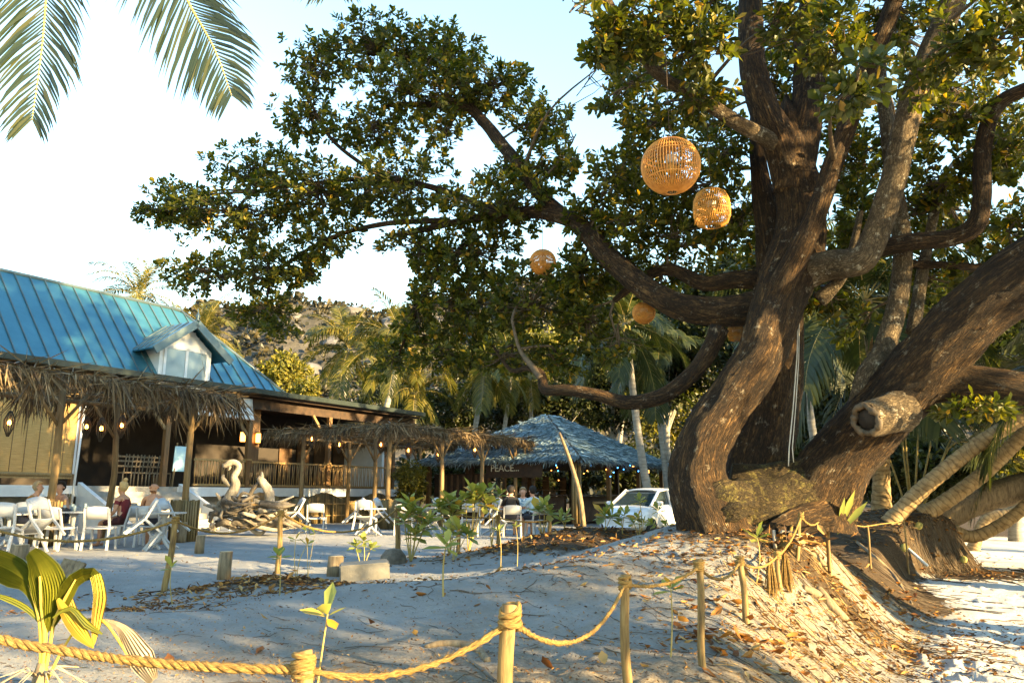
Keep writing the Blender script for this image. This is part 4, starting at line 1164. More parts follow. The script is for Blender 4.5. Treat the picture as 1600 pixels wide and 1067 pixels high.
limb('limb', [(780, 335, 11.8, 14), (700, 300, 12.3, 11), (600, 280, 12.8, 9), (500, 285, 13.3, 7), (400, 300, 13.6, 5)], 'bark', .06, 8)
limb('limb', [(700, 345, 12.3, 11), (600, 350, 12.7, 9), (510, 375, 13, 7), (430, 430, 13.2, 5), (415, 490, 13.2, 3)], 'bark', .06, 8)
limb('limb', [(730, 380, 12.2, 10), (680, 430, 12.3, 8), (650, 490, 12.4, 6), (622, 555, 12.5, 4)], 'bark', .06, 8)
limb('limb', [(600, 280, 12.9, 8), (520, 220, 13.2, 6), (480, 150, 13.4, 4)], 'bark', .06, 8)
# right-hand limbs
limb('limb', [(1345, 640, 9.0, 40), (1356, 590, 9.0, 36), (1382, 545, 9.05, 34), (1400, 470, 9.2, 31), (1410, 380, 9.3, 29), (1398, 290, 9.4, 27), (1386, 200, 9.4, 25), (1374, 110, 9.4, 22), (1380, 20, 9.3, 20)], 'pale_bark', .05, 14, label='pale slender upright limb')
limb('limb', [(1425, 520, 9.2, 24), (1440, 440, 9.3, 19), (1455, 360, 9.4, 16), (1470, 280, 9.5, 12)], 'pale_bark', .05, 10)
limb('limb', [(1440, 605, 8.6, 66), (1500, 598, 8.5, 54), (1560, 602, 8.3, 52), (1640, 608, 8.1, 48), (1760, 590, 7.8, 36)], 'bark', .06, 18)
limb('limb', [(1410, 412, 9.3, 16), (1480, 414, 9.2, 13), (1560, 418, 9.1, 12), (1650, 400, 9.0, 9)], 'bark', .06, 8)
limb('limb', [(1280, 470, 9.3, 26), (1310, 440, 9.2, 20), (1330, 400, 9.1, 14), (1345, 330, 9.0, 10)], 'pale_bark', .05, 10)
# sawn-off stump with a hollow end
sa = at(1408, 640, 8.6); sb = at(1353, 656, 8.3)
ax = (sb - sa).normalized(); rr0 = m_px(25, 8.6)
path, rad = smooth_path([sa, sa.lerp(sb, .5), sb], [rr0 * 1.35, rr0 * 1.12, rr0], .03)
mb = MB(); mb.tube(path, rad, 24, rfun=bark_fun(77, .06), cap=False)
st = mb.build('sawn_branch', M['pale_bark'], TREE, world=True); st['label'] = 'sawn-off branch stub with a hollow end'
mb = MB(); q0 = ax.orthogonal().normalized(); q1_ = ax.cross(q0)
rim = []
for k in range(41):
    an = 2 * PI * k / 40
    rim.append(sb + (q0 * math.cos(an) + q1_ * math.sin(an)) * rr0 * (.84 + .05 * math.sin(3 * an + 1) + .03 * math.sin(7 * an)) + ax * (.012 * math.sin(5 * an) + .008 * math.sin(11 * an)))
mb.tube(rim, [rr0 * (.19 + .04 * math.sin(k * .9) + .03 * math.sin(k * 2.3)) for k in range(41)], 8, cap=False)
mb.build('hollow_rim', M['twig'], st, world=True)
mb = MB(); mb.lathe([(0, .0), (rr0 * .60, .0), (rr0 * .62, -.01)], sb - ax * .015, 20, axis=ax)
mb.build('hollow', mat('hollow_shade', [(.3, (.006, .004, .003)), (.7, (.02, .013, .008))], scale=20, bump=.5), st, world=True)  # flat near-black disc; the hole's inner shade is its colour

# --- crown: twig-tip rosettes gathered in clumps along the limbs
BLOBS = [  # px, py, Y, rx, ry (photo pixels), rosettes
    (490, 95, 13.2, 66, 58, 60), (590, 70, 13, 95, 45, 95), (690, 85, 12.8, 85, 48, 90), (770, 130, 12.3, 75, 55, 80), (850, 185, 12, 70, 42, 60), (640, 135, 12.6, 120, 40, 80),
    (480, 180, 13.5, 66, 55, 60), (580, 205, 13, 90, 42, 70), (690, 215, 12.6, 60, 45, 36), (860, 265, 11.8, 62, 38, 44), (690, 150, 12.4, 80, 40, 40),
    (400, 262, 13.6, 92, 40, 75), (280, 318, 14, 72, 36, 62), (370, 340, 13.6, 120, 55, 130), (500, 300, 13.2, 110, 55, 130), (620, 290, 12.7, 110, 55, 120), (240, 335, 14, 40, 20, 16),
    (310, 420, 13.6, 62, 42, 50), (420, 420, 13.3, 90, 45, 85), (510, 380, 13, 70, 45, 60), (410, 485, 13.2, 58, 32, 36), (440, 515, 13.2, 28, 18, 10), (490, 430, 13.1, 50, 30, 24),
    (655, 395, 12.6, 70, 62, 80), (645, 480, 12.5, 48, 66, 60), (740, 400, 12.2, 90, 60, 95), (725, 480, 12.1, 80, 70, 90), (785, 320, 11.8, 110, 50, 110), (700, 555, 12.2, 72, 36, 44), (610, 560, 12.6, 36, 34, 22),
    (835, 470, 11.7, 90, 66, 95), (800, 555, 11.6, 80, 34, 40), (905, 430, 11.2, 60, 55, 55), (905, 510, 11.3, 60, 50, 46), (930, 345, 10.9, 55, 50, 44), (880, 560, 11.4, 50, 30, 18), (790, 270, 12, 50, 40, 30), (900, 210, 10.8, 40, 50, 26),
    (890, 20, 7.4, 70, 32, 26), (950, 70, 7.6, 70, 45, 34), (1020, 40, 7.5, 80, 48, 40), (1100, 70, 7.6, 60, 70, 36), (1090, 150, 8.6, 75, 50, 36), (960, 145, 8.8, 60, 40, 24), (1010, 200, 9.6, 60, 50, 30),
    (960, 265, 10.2, 45, 60, 30), (1130, 240, 9.9, 45, 60, 28), (985, 340, 10.3, 55, 50, 34), (1060, 360, 10.4, 80, 45, 44), (1060, 300, 10.6, 90, 60, 60), (1140, 350, 10.5, 45, 60, 34), (1040, 430, 10.9, 90, 40, 40), (960, 420, 10.9, 40, 40, 20), (970, 540, 10.9, 60, 40, 14),
    (1210, 130, 9.9, 40, 90, 34), (1300, 60, 6.6, 80, 50, 26), (1340, 130, 6.4, 60, 40, 16), (1235, 20, 7.4, 70, 40, 22), (1440, 110, 7.6, 50, 60, 16), (1500, 60, 6.8, 80, 60, 26), (1570, 60, 6.6, 60, 70, 26), (1480, 180, 8.6, 70, 60, 34),
    (1570, 230, 8.6, 50, 70, 30), (1480, 280, 9.2, 60, 60, 40), (1590, 340, 8.8, 50, 50, 22), (1330, 250, 9.8, 50, 70, 34), (1340, 350, 9.9, 60, 50, 34), (1430, 330, 9.9, 40, 70, 24), (1450, 440, 9.7, 60, 30, 20), (1290, 470, 9.8, 50, 40, 16), (1540, 410, 9.3, 60, 24, 16),
    (1330, 500, 9.9, 40, 40, 12), (1530, 635, 8.4, 90, 18, 16), (1400, 20, 8.5, 90, 40, 30), (1180, 420, 10.4, 40, 40, 14),
    (1000, 110, 11.2, 90, 60, 50), (1110, 200, 11.6, 70, 80, 50), (1180, 330, 11.8, 60, 80, 40), (1300, 170, 11.2, 60, 90, 60), (1400, 230, 11.4, 70, 90, 60), (1500, 150, 11.0, 80, 80, 60), (1580, 210, 10.8, 60, 90, 50), (1330, 390, 11.2, 60, 50, 40), (1490, 340, 11.0, 90, 60, 56), (1240, 60, 11.0, 70, 60, 46), (1100, 20, 10.8, 80, 50, 44), (1580, 400, 10.8, 60, 40, 30), (1420, 60, 11, 80, 60, 50), (1010, 260, 11.6, 60, 70, 44), (930, 110, 10.5, 50, 50, 20),
    # beyond the frame: above, and out to the right over the beach
    (900, -70, 8, 90, 50, 50), (1050, -90, 7.6, 130, 60, 60), (1250, -110, 7.2, 150, 70, 70), (1450, -120, 6.8, 130, 70, 60), (1620, -60, 6.6, 100, 80, 50), (1900, 60, 7.0, 90, 80, 40),
    (1200, -260, 8, 200, 80, 90), (1550, -260, 7, 200, 80, 90),
]
HOLES = [(740, 230, 34, 28), (910, 205, 26, 40), (835, 40, 90, 62), (905, 130, 45, 40), (565, 455, 70, 66), (1128, 105, 26, 26), (620, 430, 26, 46), (315, 385, 24, 14), (850, 520, 30, 12), (1440, 70, 22, 34), (945, 205, 22, 36), (1560, 300, 26, 18), (545, 250, 22, 14)]
def px_of(p):
    d = p.y * math.cos(PITCH) + (p.z - CAMZ) * math.sin(PITCH)
    up = -p.y * math.sin(PITCH) + (p.z - CAMZ) * math.cos(PITCH)
    return 800 + FPX * p.x / d, 533.5 - FPX * up / d
def make_crown():
    nrng = np.random.default_rng(31)
    PA, DA, NA, LA = [], [], [], []
    tw = MB(); near = []
    lp = np.array([tuple(p) for p, r in LIMB_PTS])
    for bi, (px, py, Y, rx, ry, n) in enumerate(BLOBS):
        c = at(px, py, Y)
        sx, sz = m_px(rx, Y), m_px(ry, Y)
        sy = max(.55, min(1.3, sx * .9))
        ca = np.array(tuple(c))
        k = int(np.argmin(np.linalg.norm(lp - ca, axis=1)))
        a = Vector(lp[k])
        mid = a.lerp(c, .5) + Vector((trng.gauss(0, .1), trng.gauss(0, .1), .12))
        L0 = (c - a).length
        if L0 > .15:
            pth, rd = smooth_path([a, mid, c], [min(.045, .012 + .012 * L0), .018, .010], .2)
            tw.tube(pth, rd, 6)
        n = int(n * 2.0)
        for i in range(n):
            v = nrng.normal(size=3); v /= np.linalg.norm(v)
            v *= nrng.random() ** .38
            p = c + Vector((v[0] * sx, v[1] * sy, v[2] * sz))
            q = px_of(p)
            if any(((q[0] - hx) / hw) ** 2 + ((q[1] - hy) / hh) ** 2 < 1 for hx, hy, hw, hh in HOLES):
                continue
            out = Vector((v[0], v[1], v[2] + .55)) + Vector(tuple(nrng.normal(size=3) * .35))
            out.normalize()
            st = a.lerp(c, trng.uniform(.5, 1)) if L0 > .15 else a
            if i % 2 == 0:
                tw.tube([st, st.lerp(p, .55) + Vector((trng.gauss(0, .06), trng.gauss(0, .06), -.04)), p], [.009, .006, .003], 4, cap=False)
            m = trng.randint(7, 11)
            t1 = out.orthogonal().normalized(); t2 = out.cross(t1)
            ph = trng.random() * 6.28
            for j in range(m):
                an = ph + 2.4 * j
                sp = .35 + .75 * (j / m)
                d = out * (1 - sp * .55) + (t1 * math.cos(an) + t2 * math.sin(an)) * sp + Vector((0, 0, -.22 * sp))
                base = p - out * (.10 * j / m)
                ln = trng.uniform(.075, .15)
                nn = out + Vector((trng.gauss(0, .35), trng.gauss(0, .35), .3 + trng.gauss(0, .3)))
                PA.append(tuple(base)); DA.append(tuple(d)); NA.append(tuple(nn)); LA.append(ln)
    P, D, Nn, L = np.array(PA), np.array(DA), np.array(NA), np.array(LA)
    W = L * nrng.uniform(.42, .56, len(L))
    crown = tw.build('crown_twigs', M['twig'], TREE, world=True)
    # the leaves that show largest are leaves of their own, the rest one mass
    dist = np.linalg.norm(P - np.array((0, 0, CAMZ)), axis=1)
    inside = np.array([-20 < px_of(Vector(p))[0] < 1620 and -20 < px_of(Vector(p))[1] < 700 for p in PA])
    order = np.argsort(np.where(inside, dist, 1e3))[:280]
    keep = np.ones(len(P), bool); keep[order] = False
    V, F = leaf_arrays(P[keep], D[keep], Nn[keep], L[keep], W[keep])
    np_mesh('foliage', V, F, M['leaf'], TREE, world=True, kind='stuff')
    protos = []
    for q in range(3):
        V, F = leaf_arrays(np.zeros((1, 3)), np.array([[0, 1.0, 0]]), np.array([[0, 0, 1.0]]), np.array([1.0]), np.array([.46 + .05 * q]), droop=.08 + .08 * q)
        me = bpy.data.meshes.new('leaf'); me.from_pydata([tuple(v) for v in V], [], [tuple(f) for f in F])
        for pl in me.polygons: pl.use_smooth = True
        me.materials.append(M['leaf_near']); protos.append(me)
    rl = root_loc(TREE)
    for n_, i in enumerate(order):
        d = Vector(D[i]).normalized(); s = d.cross(Vector(Nn[i])).normalized(); u = s.cross(d)
        o = bpy.data.objects.new('leaf', protos[n_ % 3])
        mt = Matrix((s, d, u)).transposed().to_4x4()
        o.matrix_local = Matrix.Translation(Vector(P[i]) - rl) @ mt @ Matrix.Scale(L[i] * 1.15, 4)
        COL.objects.link(o); o.parent = TREE
    print('tree leaves', len(P))
make_crown()
# pale cable running down the middle trunk
mb = MB()
mb.tube([at(1247, 500, 9.3), at(1245, 560, 9.28), at(1239, 640, 9.22), at(1233, 700, 9.18), at(1232, 728, 9.15)], .008, 6)
mb.tube([at(1249, 500, 9.3), at(1248, 560, 9.3), at(1243, 640, 9.24), at(1238, 700, 9.18), at(1240, 722, 9.15)], .006, 6)
tag(mb.build('hanging_cable', M['cable']), 'pale double cable hanging straight down beside the dark middle trunk', 'cable')

# ---------------------------------------------------------------- lanterns in the tree
def lantern(name, label, px, py, Y, dia_px, style, top, grp=None):
    r = m_px(dia_px / 2, Y)
    c = at(px, py, Y)
    root = thing(name, label, 'lantern', c, trng.random() * 6, grp)
    rib = MB(); hoop = MB()
    n = 60 if style == 'globe' else 52
    for k in range(n):
        a = 2 * PI * k / n
        if style == 'globe':
            pts = [(r * math.cos(q) * math.cos(a), r * math.cos(q) * math.sin(a), r * .97 * math.sin(q)) for q in np.linspace(-1.38, 1.38, 15)]
        else:
            pr = [(.45, -1.05), (.82, -.88), (.98, -.45), (1.0, 0), (.95, .45), (.78, .85), (.5, 1.05)]
            pts = [(r * x * math.cos(a + .25 * z), r * x * math.sin(a + .25 * z), r * z) for x, z in pr]
        rib.tube(pts, r * (.022 if dia_px > 80 else (.024 if dia_px > 55 else .032)), 4, cap=False)
    for z in ((-.98, -.5, .35, .5, .98) if style == 'globe' else (-1.05, -.6, -.15, .3, .75, 1.05)):
        if style == 'globe':
            rad = r * math.sqrt(max(.03, 1 - z * z)) * .985
        else:
            rad = r * np.interp(z, [-1.05, -.88, -.45, 0, .45, .85, 1.05], [.45, .82, .98, 1, .95, .78, .5]) * .98
        hoop.tube([(rad * math.cos(a), rad * math.sin(a), r * .97 * z) for a in np.linspace(0, 2 * PI, 33)], r * .026, 5, cap=False)
    if style != 'globe':
        for k in range(40):
            a = trng.random() * 6.28
            z0 = trng.uniform(-.9, .3)
            hoop.tube([(r * .95 * math.cos(a + q * .9), r * .95 * math.sin(a + q * .9), r * (z0 + q * .5)) for q in np.linspace(0, 1, 5)], r * .014, 4, cap=False)
    rib.build('ribs', M['rattan'] if style == 'globe' else M['rattan_core'], root)
    hoop.build('hoops', M['rattan'] if style == 'globe' else M['rattan_core'], root)
    mb = MB(); mb.lathe([(.02, .42 * r), (.055, .38 * r), (.055, .16 * r), (.05, .1 * r)], (0, 0, 0), 10); mb.build('socket', M['canvas'], root)
    mb = MB(); mb.lathe([(.025, .1 * r), (.05, -.02 * r), (.055, -.15 * r), (.03, -.27 * r), (0, -.3 * r)], (0, 0, 0), 10); mb.build('bulb', M['rattan_core'], root)
    mb = MB(); mb.tube([(0, 0, .4 * r), (0, 0, r + top)], .004, 5); mb.build('cord', M['dark_wood'], root)
lantern('rattan_lantern', 'large round orange rattan globe lantern with open vertical ribs', 1048, 260, 7.4, 97, 'globe', 1.3)
lantern('rattan_lantern', 'woven golden barrel-shaped lantern beside the large rattan globe', 1112, 326, 8.6, 60, 'barrel', .9)
lantern('rattan_lantern', 'small round rattan lantern hanging alone below the long dark limb', 848, 410, 11.2, 43, 'globe', .7)
lantern('rattan_lantern', 'small rattan lantern half hidden under the thick low limb', 1006, 489, 10.6, 36, 'globe', .15)
lantern('rattan_lantern', 'rattan lantern mostly hidden behind the forked upper trunks', 1224, 176, 10.4, 52, 'barrel', .6)
lantern('rattan_lantern', 'sliver of rattan lantern showing behind the leaning trunk beside the car', 1150, 520, 10.4, 26, 'barrel', .5)
# ---------------------------------------------------------------- palms
prng = random.Random(14)
M['frond_shade'] = leaf_mat('shaded_overhead_leaflet', [(0, (.012, .022, .012)), (.6, (.022, .034, .014)), (1, (.06, .06, .016))], trans=.22, rough=.4, tcol=(1.4, 1.3, .45), spec=.5)  # darker leaflet copy; shade on the overhead fronds is in the colour
def frond_mb(path, leaf_len, n, seed, width=.03, hang=.5, rach=.022, fwd=.55, start=.12, split=0.0, flat=False):
    """palm frond on a given path: tapering stem and two rows of leaflets"""
    rg = random.Random(seed)
    pth, rd = smooth_path(path, [rach * (1 - .85 * i / (len(path) - 1)) for i in range(len(path))], .12)
    P, T, N = frames(pth)
    mb = MB(); mb.tube(pth, rd, 5, cap=False, mi=0)
    m = len(P) - 1
    for i in range(n):
        f = start + (1 - start) * (i + .5) / n
        x = f * m; k = min(m - 1, int(x)); p = P[k].lerp(P[k + 1], x - k); t = T[k]
        side0 = t.cross(Vector((0, 0, 1)))
        if side0.length < .15:
            side0 = N[k]
        if flat:
            side0 = Vector((t.z, 0, -t.x))
        side0.normalize()
        up = side0.cross(t)
        ln = leaf_len * (math.sin(PI * min(1, .22 + .78 * (1 - f) ** .8)) ** .6 if f > .5 else (.62 + .76 * f)) * rg.uniform(.88, 1.1)
        ln *= (1 - .55 * max(0, (f - .75) / .25))
        for sg in (-1, 1):
            if rg.random() < split:
                continue
            d = side0 * sg + t * (fwd + .5 * f) + up * .25 + Vector((rg.gauss(0, .06), rg.gauss(0, .06), rg.gauss(0, .06)))
            d.normalize()
            g = Vector((0, 0, -1))
            q1 = p + d * ln * .45 + g * ln * .06 * hang
            q2 = p + d * ln * .80 + g * ln * .32 * hang
            q3 = p + d * ln * .98 + g * ln * .62 * hang
            w = (t - d * t.dot(d)).normalized() * width * .5
            mb.add([p - w * .5, p + w * .5, q1 - w, q1 + w, q2 - w * .7, q2 + w * .7, q3], [(0, 1, 3, 2), (2, 3, 5, 4), (4, 5, 6)], mi=1)
    return mb
def frond_path(e0, L, curl, n=9):
    p = Vector((0, 0, 0)); out = [p.copy()]; e = e0
    for i in range(n):
        p = p + Vector((0, math.cos(e), math.sin(e))) * (L / n)
        e -= curl / n * (.5 + 1.1 * i / n)
        out.append(p.copy())
    return out
FR = {}
def frond_meshes(key, L, leaf, n, mats):
    if key in FR:
        return FR[key]
    out = []
    for k, (e0, curl) in enumerate(((78, 55), (58, 85), (38, 95), (15, 95), (-12, 75), (-42, 45), (48, 110))):
        mb = frond_mb(frond_path(R(e0), L, R(curl)), leaf, n, 40 + k, width=.055 * L / 3.6 + .012, hang=.55 + .1 * k)
        o = mb.build('frond', mats); out.append(o.data); bpy.data.objects.remove(o)
    FR[key] = out
    return out
def palm(label, pts, r0, r1, key, nfr, trunk='palm_grey', group=None, scale=1.0, seed=1, rings=False, low=1.0):
    rg = random.Random(seed)
    base = Vector(pts[0])
    root = thing('coconut_palm', label, 'palm', base, 0, group)
    rad = [r0 * (1.15 if rings else 1.5)] + [r0 + (r1 - r0) * i / (len(pts) - 1) for i in range(1, len(pts))]
    pth, rd = smooth_path(pts, rad, .045 if rings else .16)
    mb = MB(); nn = 20 if rings else 9
    st = 4
    if rings:
        mb.tube(pth, rd, nn, rfun=lambda a, L, i: 1 + .035 * math.sin(2 * PI * (i + .8 * math.sin(a + i * .05)) / st) + .012 * math.sin(9 * a + L * 3) + .01 * math.sin(17 * a - L * 5))
        mb.build('trunk', M[trunk], root, world=True)
    else:
        mb.tube(pth, rd, nn, rfun=lambda a, L, i: 1 + .06 * ((i % 2) - .5))
        mb.build('trunk', M[trunk], root, world=True)
    top = Vector(pts[-1]) - root.location
    if nfr:
        ms = FR[key]
        for k in range(nfr):
            f = k / nfr
            vi = min(5, int(f * 6 * low)) if rg.random() > .2 else 6
            o = bpy.data.objects.new('frond', ms[vi]); link(o, root)
            o.location = top; o.rotation_euler = (rg.gauss(0, .06), rg.gauss(0, .12), k * 2.4 + rg.gauss(0, .2)); s = scale * rg.uniform(.85, 1.1); o.scale = (s, s, s)
        mb = MB()
        for k in range(5):
            a = k * 1.3 + rg.random(); c = top + Vector((.2 * math.cos(a), .2 * math.sin(a), -.25))
            mb.lathe([(0, -.14), (.09, -.08), (.12, .02), (.08, .11), (0, .14)], c, 7)
        mb.build('coconuts', M['husk'], root)
    return root
frond_meshes('far', 3.3, .85, 34, [M['rachis'], M['frond']])
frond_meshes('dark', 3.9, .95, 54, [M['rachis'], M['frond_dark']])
# palms behind the roof and the bar
def gpt(px, py, Y):
    p = at(px, py, Y); p.z = gh(p.x, p.y); return p
def far_palm(label, bx, cx, cy, Y, key='far', n=16, s=1.0, seed=1, r=.15, bend=0.0, low=1.0):
    b0 = gpt(bx, 790, Y); c = at(cx, cy, Y)
    mid = b0.lerp(c, .5) + Vector((bend, 0, 0))
    return palm(label, [b0, b0.lerp(mid, .5) + Vector((bend * .3, 0, 0)), mid, mid.lerp(c, .5) + Vector((bend * -.1, 0, 0)), c], r, r * .7, key, n, seed=seed, scale=s, low=low)
far_palm('golden coconut palm crown standing behind the teal roof ridge', 205, 217, 462, 44, n=18, s=.98, seed=3, low=.75)
far_palm('smaller coconut palm peeping out behind the roof hip', 330, 318, 520, 47, n=16, s=.9, seed=4, low=.8)
far_palm('droopy sunlit coconut palm beside the slanting grey palm trunk', 520, 545, 545, 45, n=20, s=1.05, seed=5)
far_palm('coconut palm with a slanting pale grey trunk over the veranda end', 560, 628, 545, 40, n=20, s=1.05, seed=6, r=.19)
far_palm('short coconut palm with arching fronds behind the veranda roof', 640, 650, 612, 43, n=16, s=.95, seed=16)
far_palm('coconut palm with straight grey trunk beside the dark forest shadow', 722, 757, 575, 44, n=20, s=1.0, seed=7, r=.19)
far_palm('coconut palm with slim yellowish trunk behind the bar thatch', 772, 800, 575, 47, n=20, s=.95, seed=8, r=.16)
far_palm('thin golden palm catching light beside the slim yellowish trunk', 835, 828, 590, 50, n=18, s=.9, seed=9)
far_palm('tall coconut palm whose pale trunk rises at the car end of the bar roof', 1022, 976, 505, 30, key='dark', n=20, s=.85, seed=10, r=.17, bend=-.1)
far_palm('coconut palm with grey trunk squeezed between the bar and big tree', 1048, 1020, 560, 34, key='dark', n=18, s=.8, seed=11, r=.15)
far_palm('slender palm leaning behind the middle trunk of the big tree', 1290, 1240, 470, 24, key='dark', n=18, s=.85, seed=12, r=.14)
# palms on the eroded bank at the right
def bank_palm(label, pts, w0, w1, n, seed, key='dark', s=1.0, trunk='palm_trunk'):
    P = [at(*p) for p in pts]
    P[0].z = gh(P[0].x, P[0].y) - .08
    Y = pts[0][2]
    return palm(label, P, m_px(w0, Y) / 2, m_px(w1, Y) / 2, key, n, trunk=trunk, seed=seed, scale=s, rings=True)
bank_palm('upright coconut palm standing behind the sawn branch stub', [(1376, 800, 18.5), (1377, 740, 18.5), (1374, 650, 18.6), (1366, 560, 18.7), (1352, 470, 18.8)], 27, 20, 20, 21, s=1.0)
bank_palm('ringed leaning coconut palm growing sideways from the bank, upper of two', [(1388, 808, 16.8), (1415, 790, 16.7), (1455, 752, 16.5), (1520, 700, 16.2), (1592, 655, 15.8), (1690, 600, 15.2), (1800, 520, 14.8)], 25, 20, 16, 22)
bank_palm('smooth leaning coconut palm parallel to the ringed one on the bank', [(1438, 806, 17.4), (1470, 788, 17.3), (1530, 745, 17.0), (1590, 688, 16.7), (1640, 640, 16.4), (1730, 560, 16.0)], 24, 19, 16, 23)
bank_palm('low golden coconut palm trunk curving up over the bright sand', [(1490, 838, 18.2), (1520, 838, 18.1), (1560, 822, 17.9), (1600, 792, 17.7), (1660, 730, 17.4), (1740, 640, 17.2)], 19, 16, 14, 24)
o = MB()
pth, rd = smooth_path([at(1455, 822, 18.6), at(1500, 796, 18.4), at(1560, 772, 18.2), at(1650, 750, 18.0)], [.26, .31, .33, .30], .08)
o.tube(pth, rd, 20, rfun=bark_fun(9, .07)); ob = o.build('fallen_log', M['log'])
tag(ob, 'thick grey fallen log lying behind the leaning palms', 'log')
bank_palm('farther curved palm trunk low over the sand behind the bank', [(1512, 808, 24), (1540, 812, 24), (1580, 800, 23.8), (1640, 770, 23.6)], 16, 14, 0, 25)
# young palm with arching golden stems under the big tree
yp = thing('young_palm', 'young palm with arching golden stems behind the leaning trunks', 'palm', gpt(1425, 800, 19.5))
b0 = gpt(1425, 800, 19.5)
for k, (tx, ty, mx, my) in enumerate(((1560, 640, 1470, 665), (1330, 600, 1400, 640), (1590, 720, 1500, 690), (1480, 560, 1440, 650), (1380, 560, 1410, 650), (1640, 690, 1510, 668), (1290, 680, 1360, 660))):
    mb = frond_mb([b0, at((1425 + mx) / 2, (790 + my) / 2, 19.4), at(mx, my, 19.2), at(tx, ty, 18.8), at(tx + (tx - mx) * .5, ty + 70, 18.6)], .75, 44, 60 + k, width=.045, hang=.8, rach=.03, start=.45)
    mb.build('frond', [M['rachis'], M['frond_dark']], yp, world=True)
# the coconut palm overhead at the left: two fronds hang into the picture
op = thing('coconut_palm', 'overhanging coconut palm whose two hanging fronds frame the sky', 'palm', (-8.2, 3.4, gh(-8.2, 3.4)))
crown = at(150, -360, 6.0)
mb = MB(); pth, rd = smooth_path([Vector((-8.2, 3.4, gh(-8.2, 3.4) - .1)), Vector((-7.4, 3.9, 2.2)), Vector((-6.1, 4.8, 5.0)), crown], [.24, .16, .14, .12], .15)
mb.tube(pth, rd, 12, rfun=lambda a, L, i: 1 + .05 * ((i % 2) - .5)); mb.build('trunk', M['palm_grey'], op, world=True)
for k, pts in enumerate(([(120, -380, 6), (88, -230, 6), (76, -60, 6), (66, 70, 6), (50, 188, 6)], [(180, -360, 6), (226, -150, 6.1), (288, -8, 6.2), (334, 75, 6.2), (362, 150, 6.2)],
                         [(470, -360, 6), (508, -190, 6.5), (516, -95, 6.7), (520, -25, 6.8)])):
    mb = frond_mb([at(*p) for p in pts], .66, 92, 80 + k, width=.026, hang=.42, rach=.022, start=.05, fwd=.75, flat=True)
    mb.build('frond', [M['rachis'], M['frond_shade']], op, world=True)
for k in range(7):
    a = 2.0 + k * .62
    path = [crown] + [crown + Vector((math.cos(a) * d, math.sin(a) * d, h)) for d, h in ((.8, .5), (1.8, .6), (2.7, .1), (3.3, -.8))]
    if path[-1].y < 4.5 or path[-1].x < -6:
        mb = frond_mb(path, .7, 50, 90 + k, width=.035, hang=.6, rach=.026, start=.15); mb.build('frond', [M['rachis'], M['frond']], op, world=True)

# ---------------------------------------------------------------- broadleaf trees
def broadleaf(label, base, crown_c, rad, nclump, per, leaf, matl, seed, trunk_r=.22, name='broadleaf_tree', cat='tree', grp=None, lean=None):
    rg = np.random.default_rng(seed); rr = random.Random(seed)
    root = thing(name, label, cat, base, 0, grp)
    c = Vector(crown_c); b0 = Vector(base)
    mb = MB()
    mid = b0.lerp(c, .5) + Vector((rr.gauss(0, .3), rr.gauss(0, .3), 0))
    pth, rd = smooth_path([b0 - Vector((0, 0, .2)), b0.lerp(mid, .5), mid, c], [trunk_r * 1.3, trunk_r, trunk_r * .8, trunk_r * .35], .4)
    mb.tube(pth, rd, 9)
    PA, DA, NA, LA = [], [], [], []
    for i in range(nclump):
        v = rg.normal(size=3); v /= np.linalg.norm(v); v *= rg.random() ** .4
        cc = c + Vector((v[0] * rad[0], v[1] * rad[1], v[2] * rad[2]))
        if i % 3 == 0:
            s = pth[rr.randint(len(pth) // 2, len(pth) - 1)]
            mb.tube([s, s.lerp(cc, .5) + Vector((0, 0, .15)), cc], [trunk_r * .28, trunk_r * .16, trunk_r * .05], 5, cap=False)
        cr = rr.uniform(.5, 1.0) * min(rad) * .42
        off = unit(rg.normal(size=(per, 3))); off *= (rg.random((per, 1)) ** .4) * cr
        off[:, 2] *= .7
        PA.append(np.array(tuple(cc))[None] + off)
        DA.append(unit(off) + rg.normal(size=(per, 3)) * .7 + np.array((0, 0, -.1)))
        NA.append(unit(off) * .5 + rg.normal(size=(per, 3)) * .5 + np.array((0, 0, .6)))
        LA.append(rg.uniform(.7, 1.2, per) * leaf)
    mb.build('trunk', M['twig'] if trunk_r < .15 else M['palm_grey'], root, world=True)
    P, D, Nn, L = np.concatenate(PA), np.concatenate(DA), np.concatenate(NA), np.concatenate(LA)
    V, F = leaf_arrays(P, D, Nn, L, L * rg.uniform(.4, .6, len(L)))
    np_mesh('crown', V, F, M[matl], root, world=True, kind='stuff')
    return root
def bl(label, px, py, Y, rx, ry, matl, seed, ncl=70, per=70, leaf=.34, bx=None, **k):
    c = at(px, py, Y); b = gpt(bx or px, 790, Y)
    return broadleaf(label, b, c, (m_px(rx, Y), max(1.5, m_px(rx, Y) * .7), m_px(ry, Y)), ncl, per, leaf, matl, seed, **k)
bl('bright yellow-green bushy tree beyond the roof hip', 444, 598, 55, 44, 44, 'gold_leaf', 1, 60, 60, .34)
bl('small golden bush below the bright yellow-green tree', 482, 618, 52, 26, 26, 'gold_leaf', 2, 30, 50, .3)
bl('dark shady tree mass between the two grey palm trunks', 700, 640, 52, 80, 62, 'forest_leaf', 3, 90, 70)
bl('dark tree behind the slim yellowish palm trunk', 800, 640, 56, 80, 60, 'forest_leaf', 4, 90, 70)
bl('olive tree rising behind the bar roof apex', 880, 610, 55, 80, 78, 'forest_leaf', 5, 100, 70)
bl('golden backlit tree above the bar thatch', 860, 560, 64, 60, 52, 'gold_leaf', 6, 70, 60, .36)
bl('dark green tree behind the car end of the bar roof', 960, 590, 48, 70, 80, 'forest_leaf', 7, 100, 70)
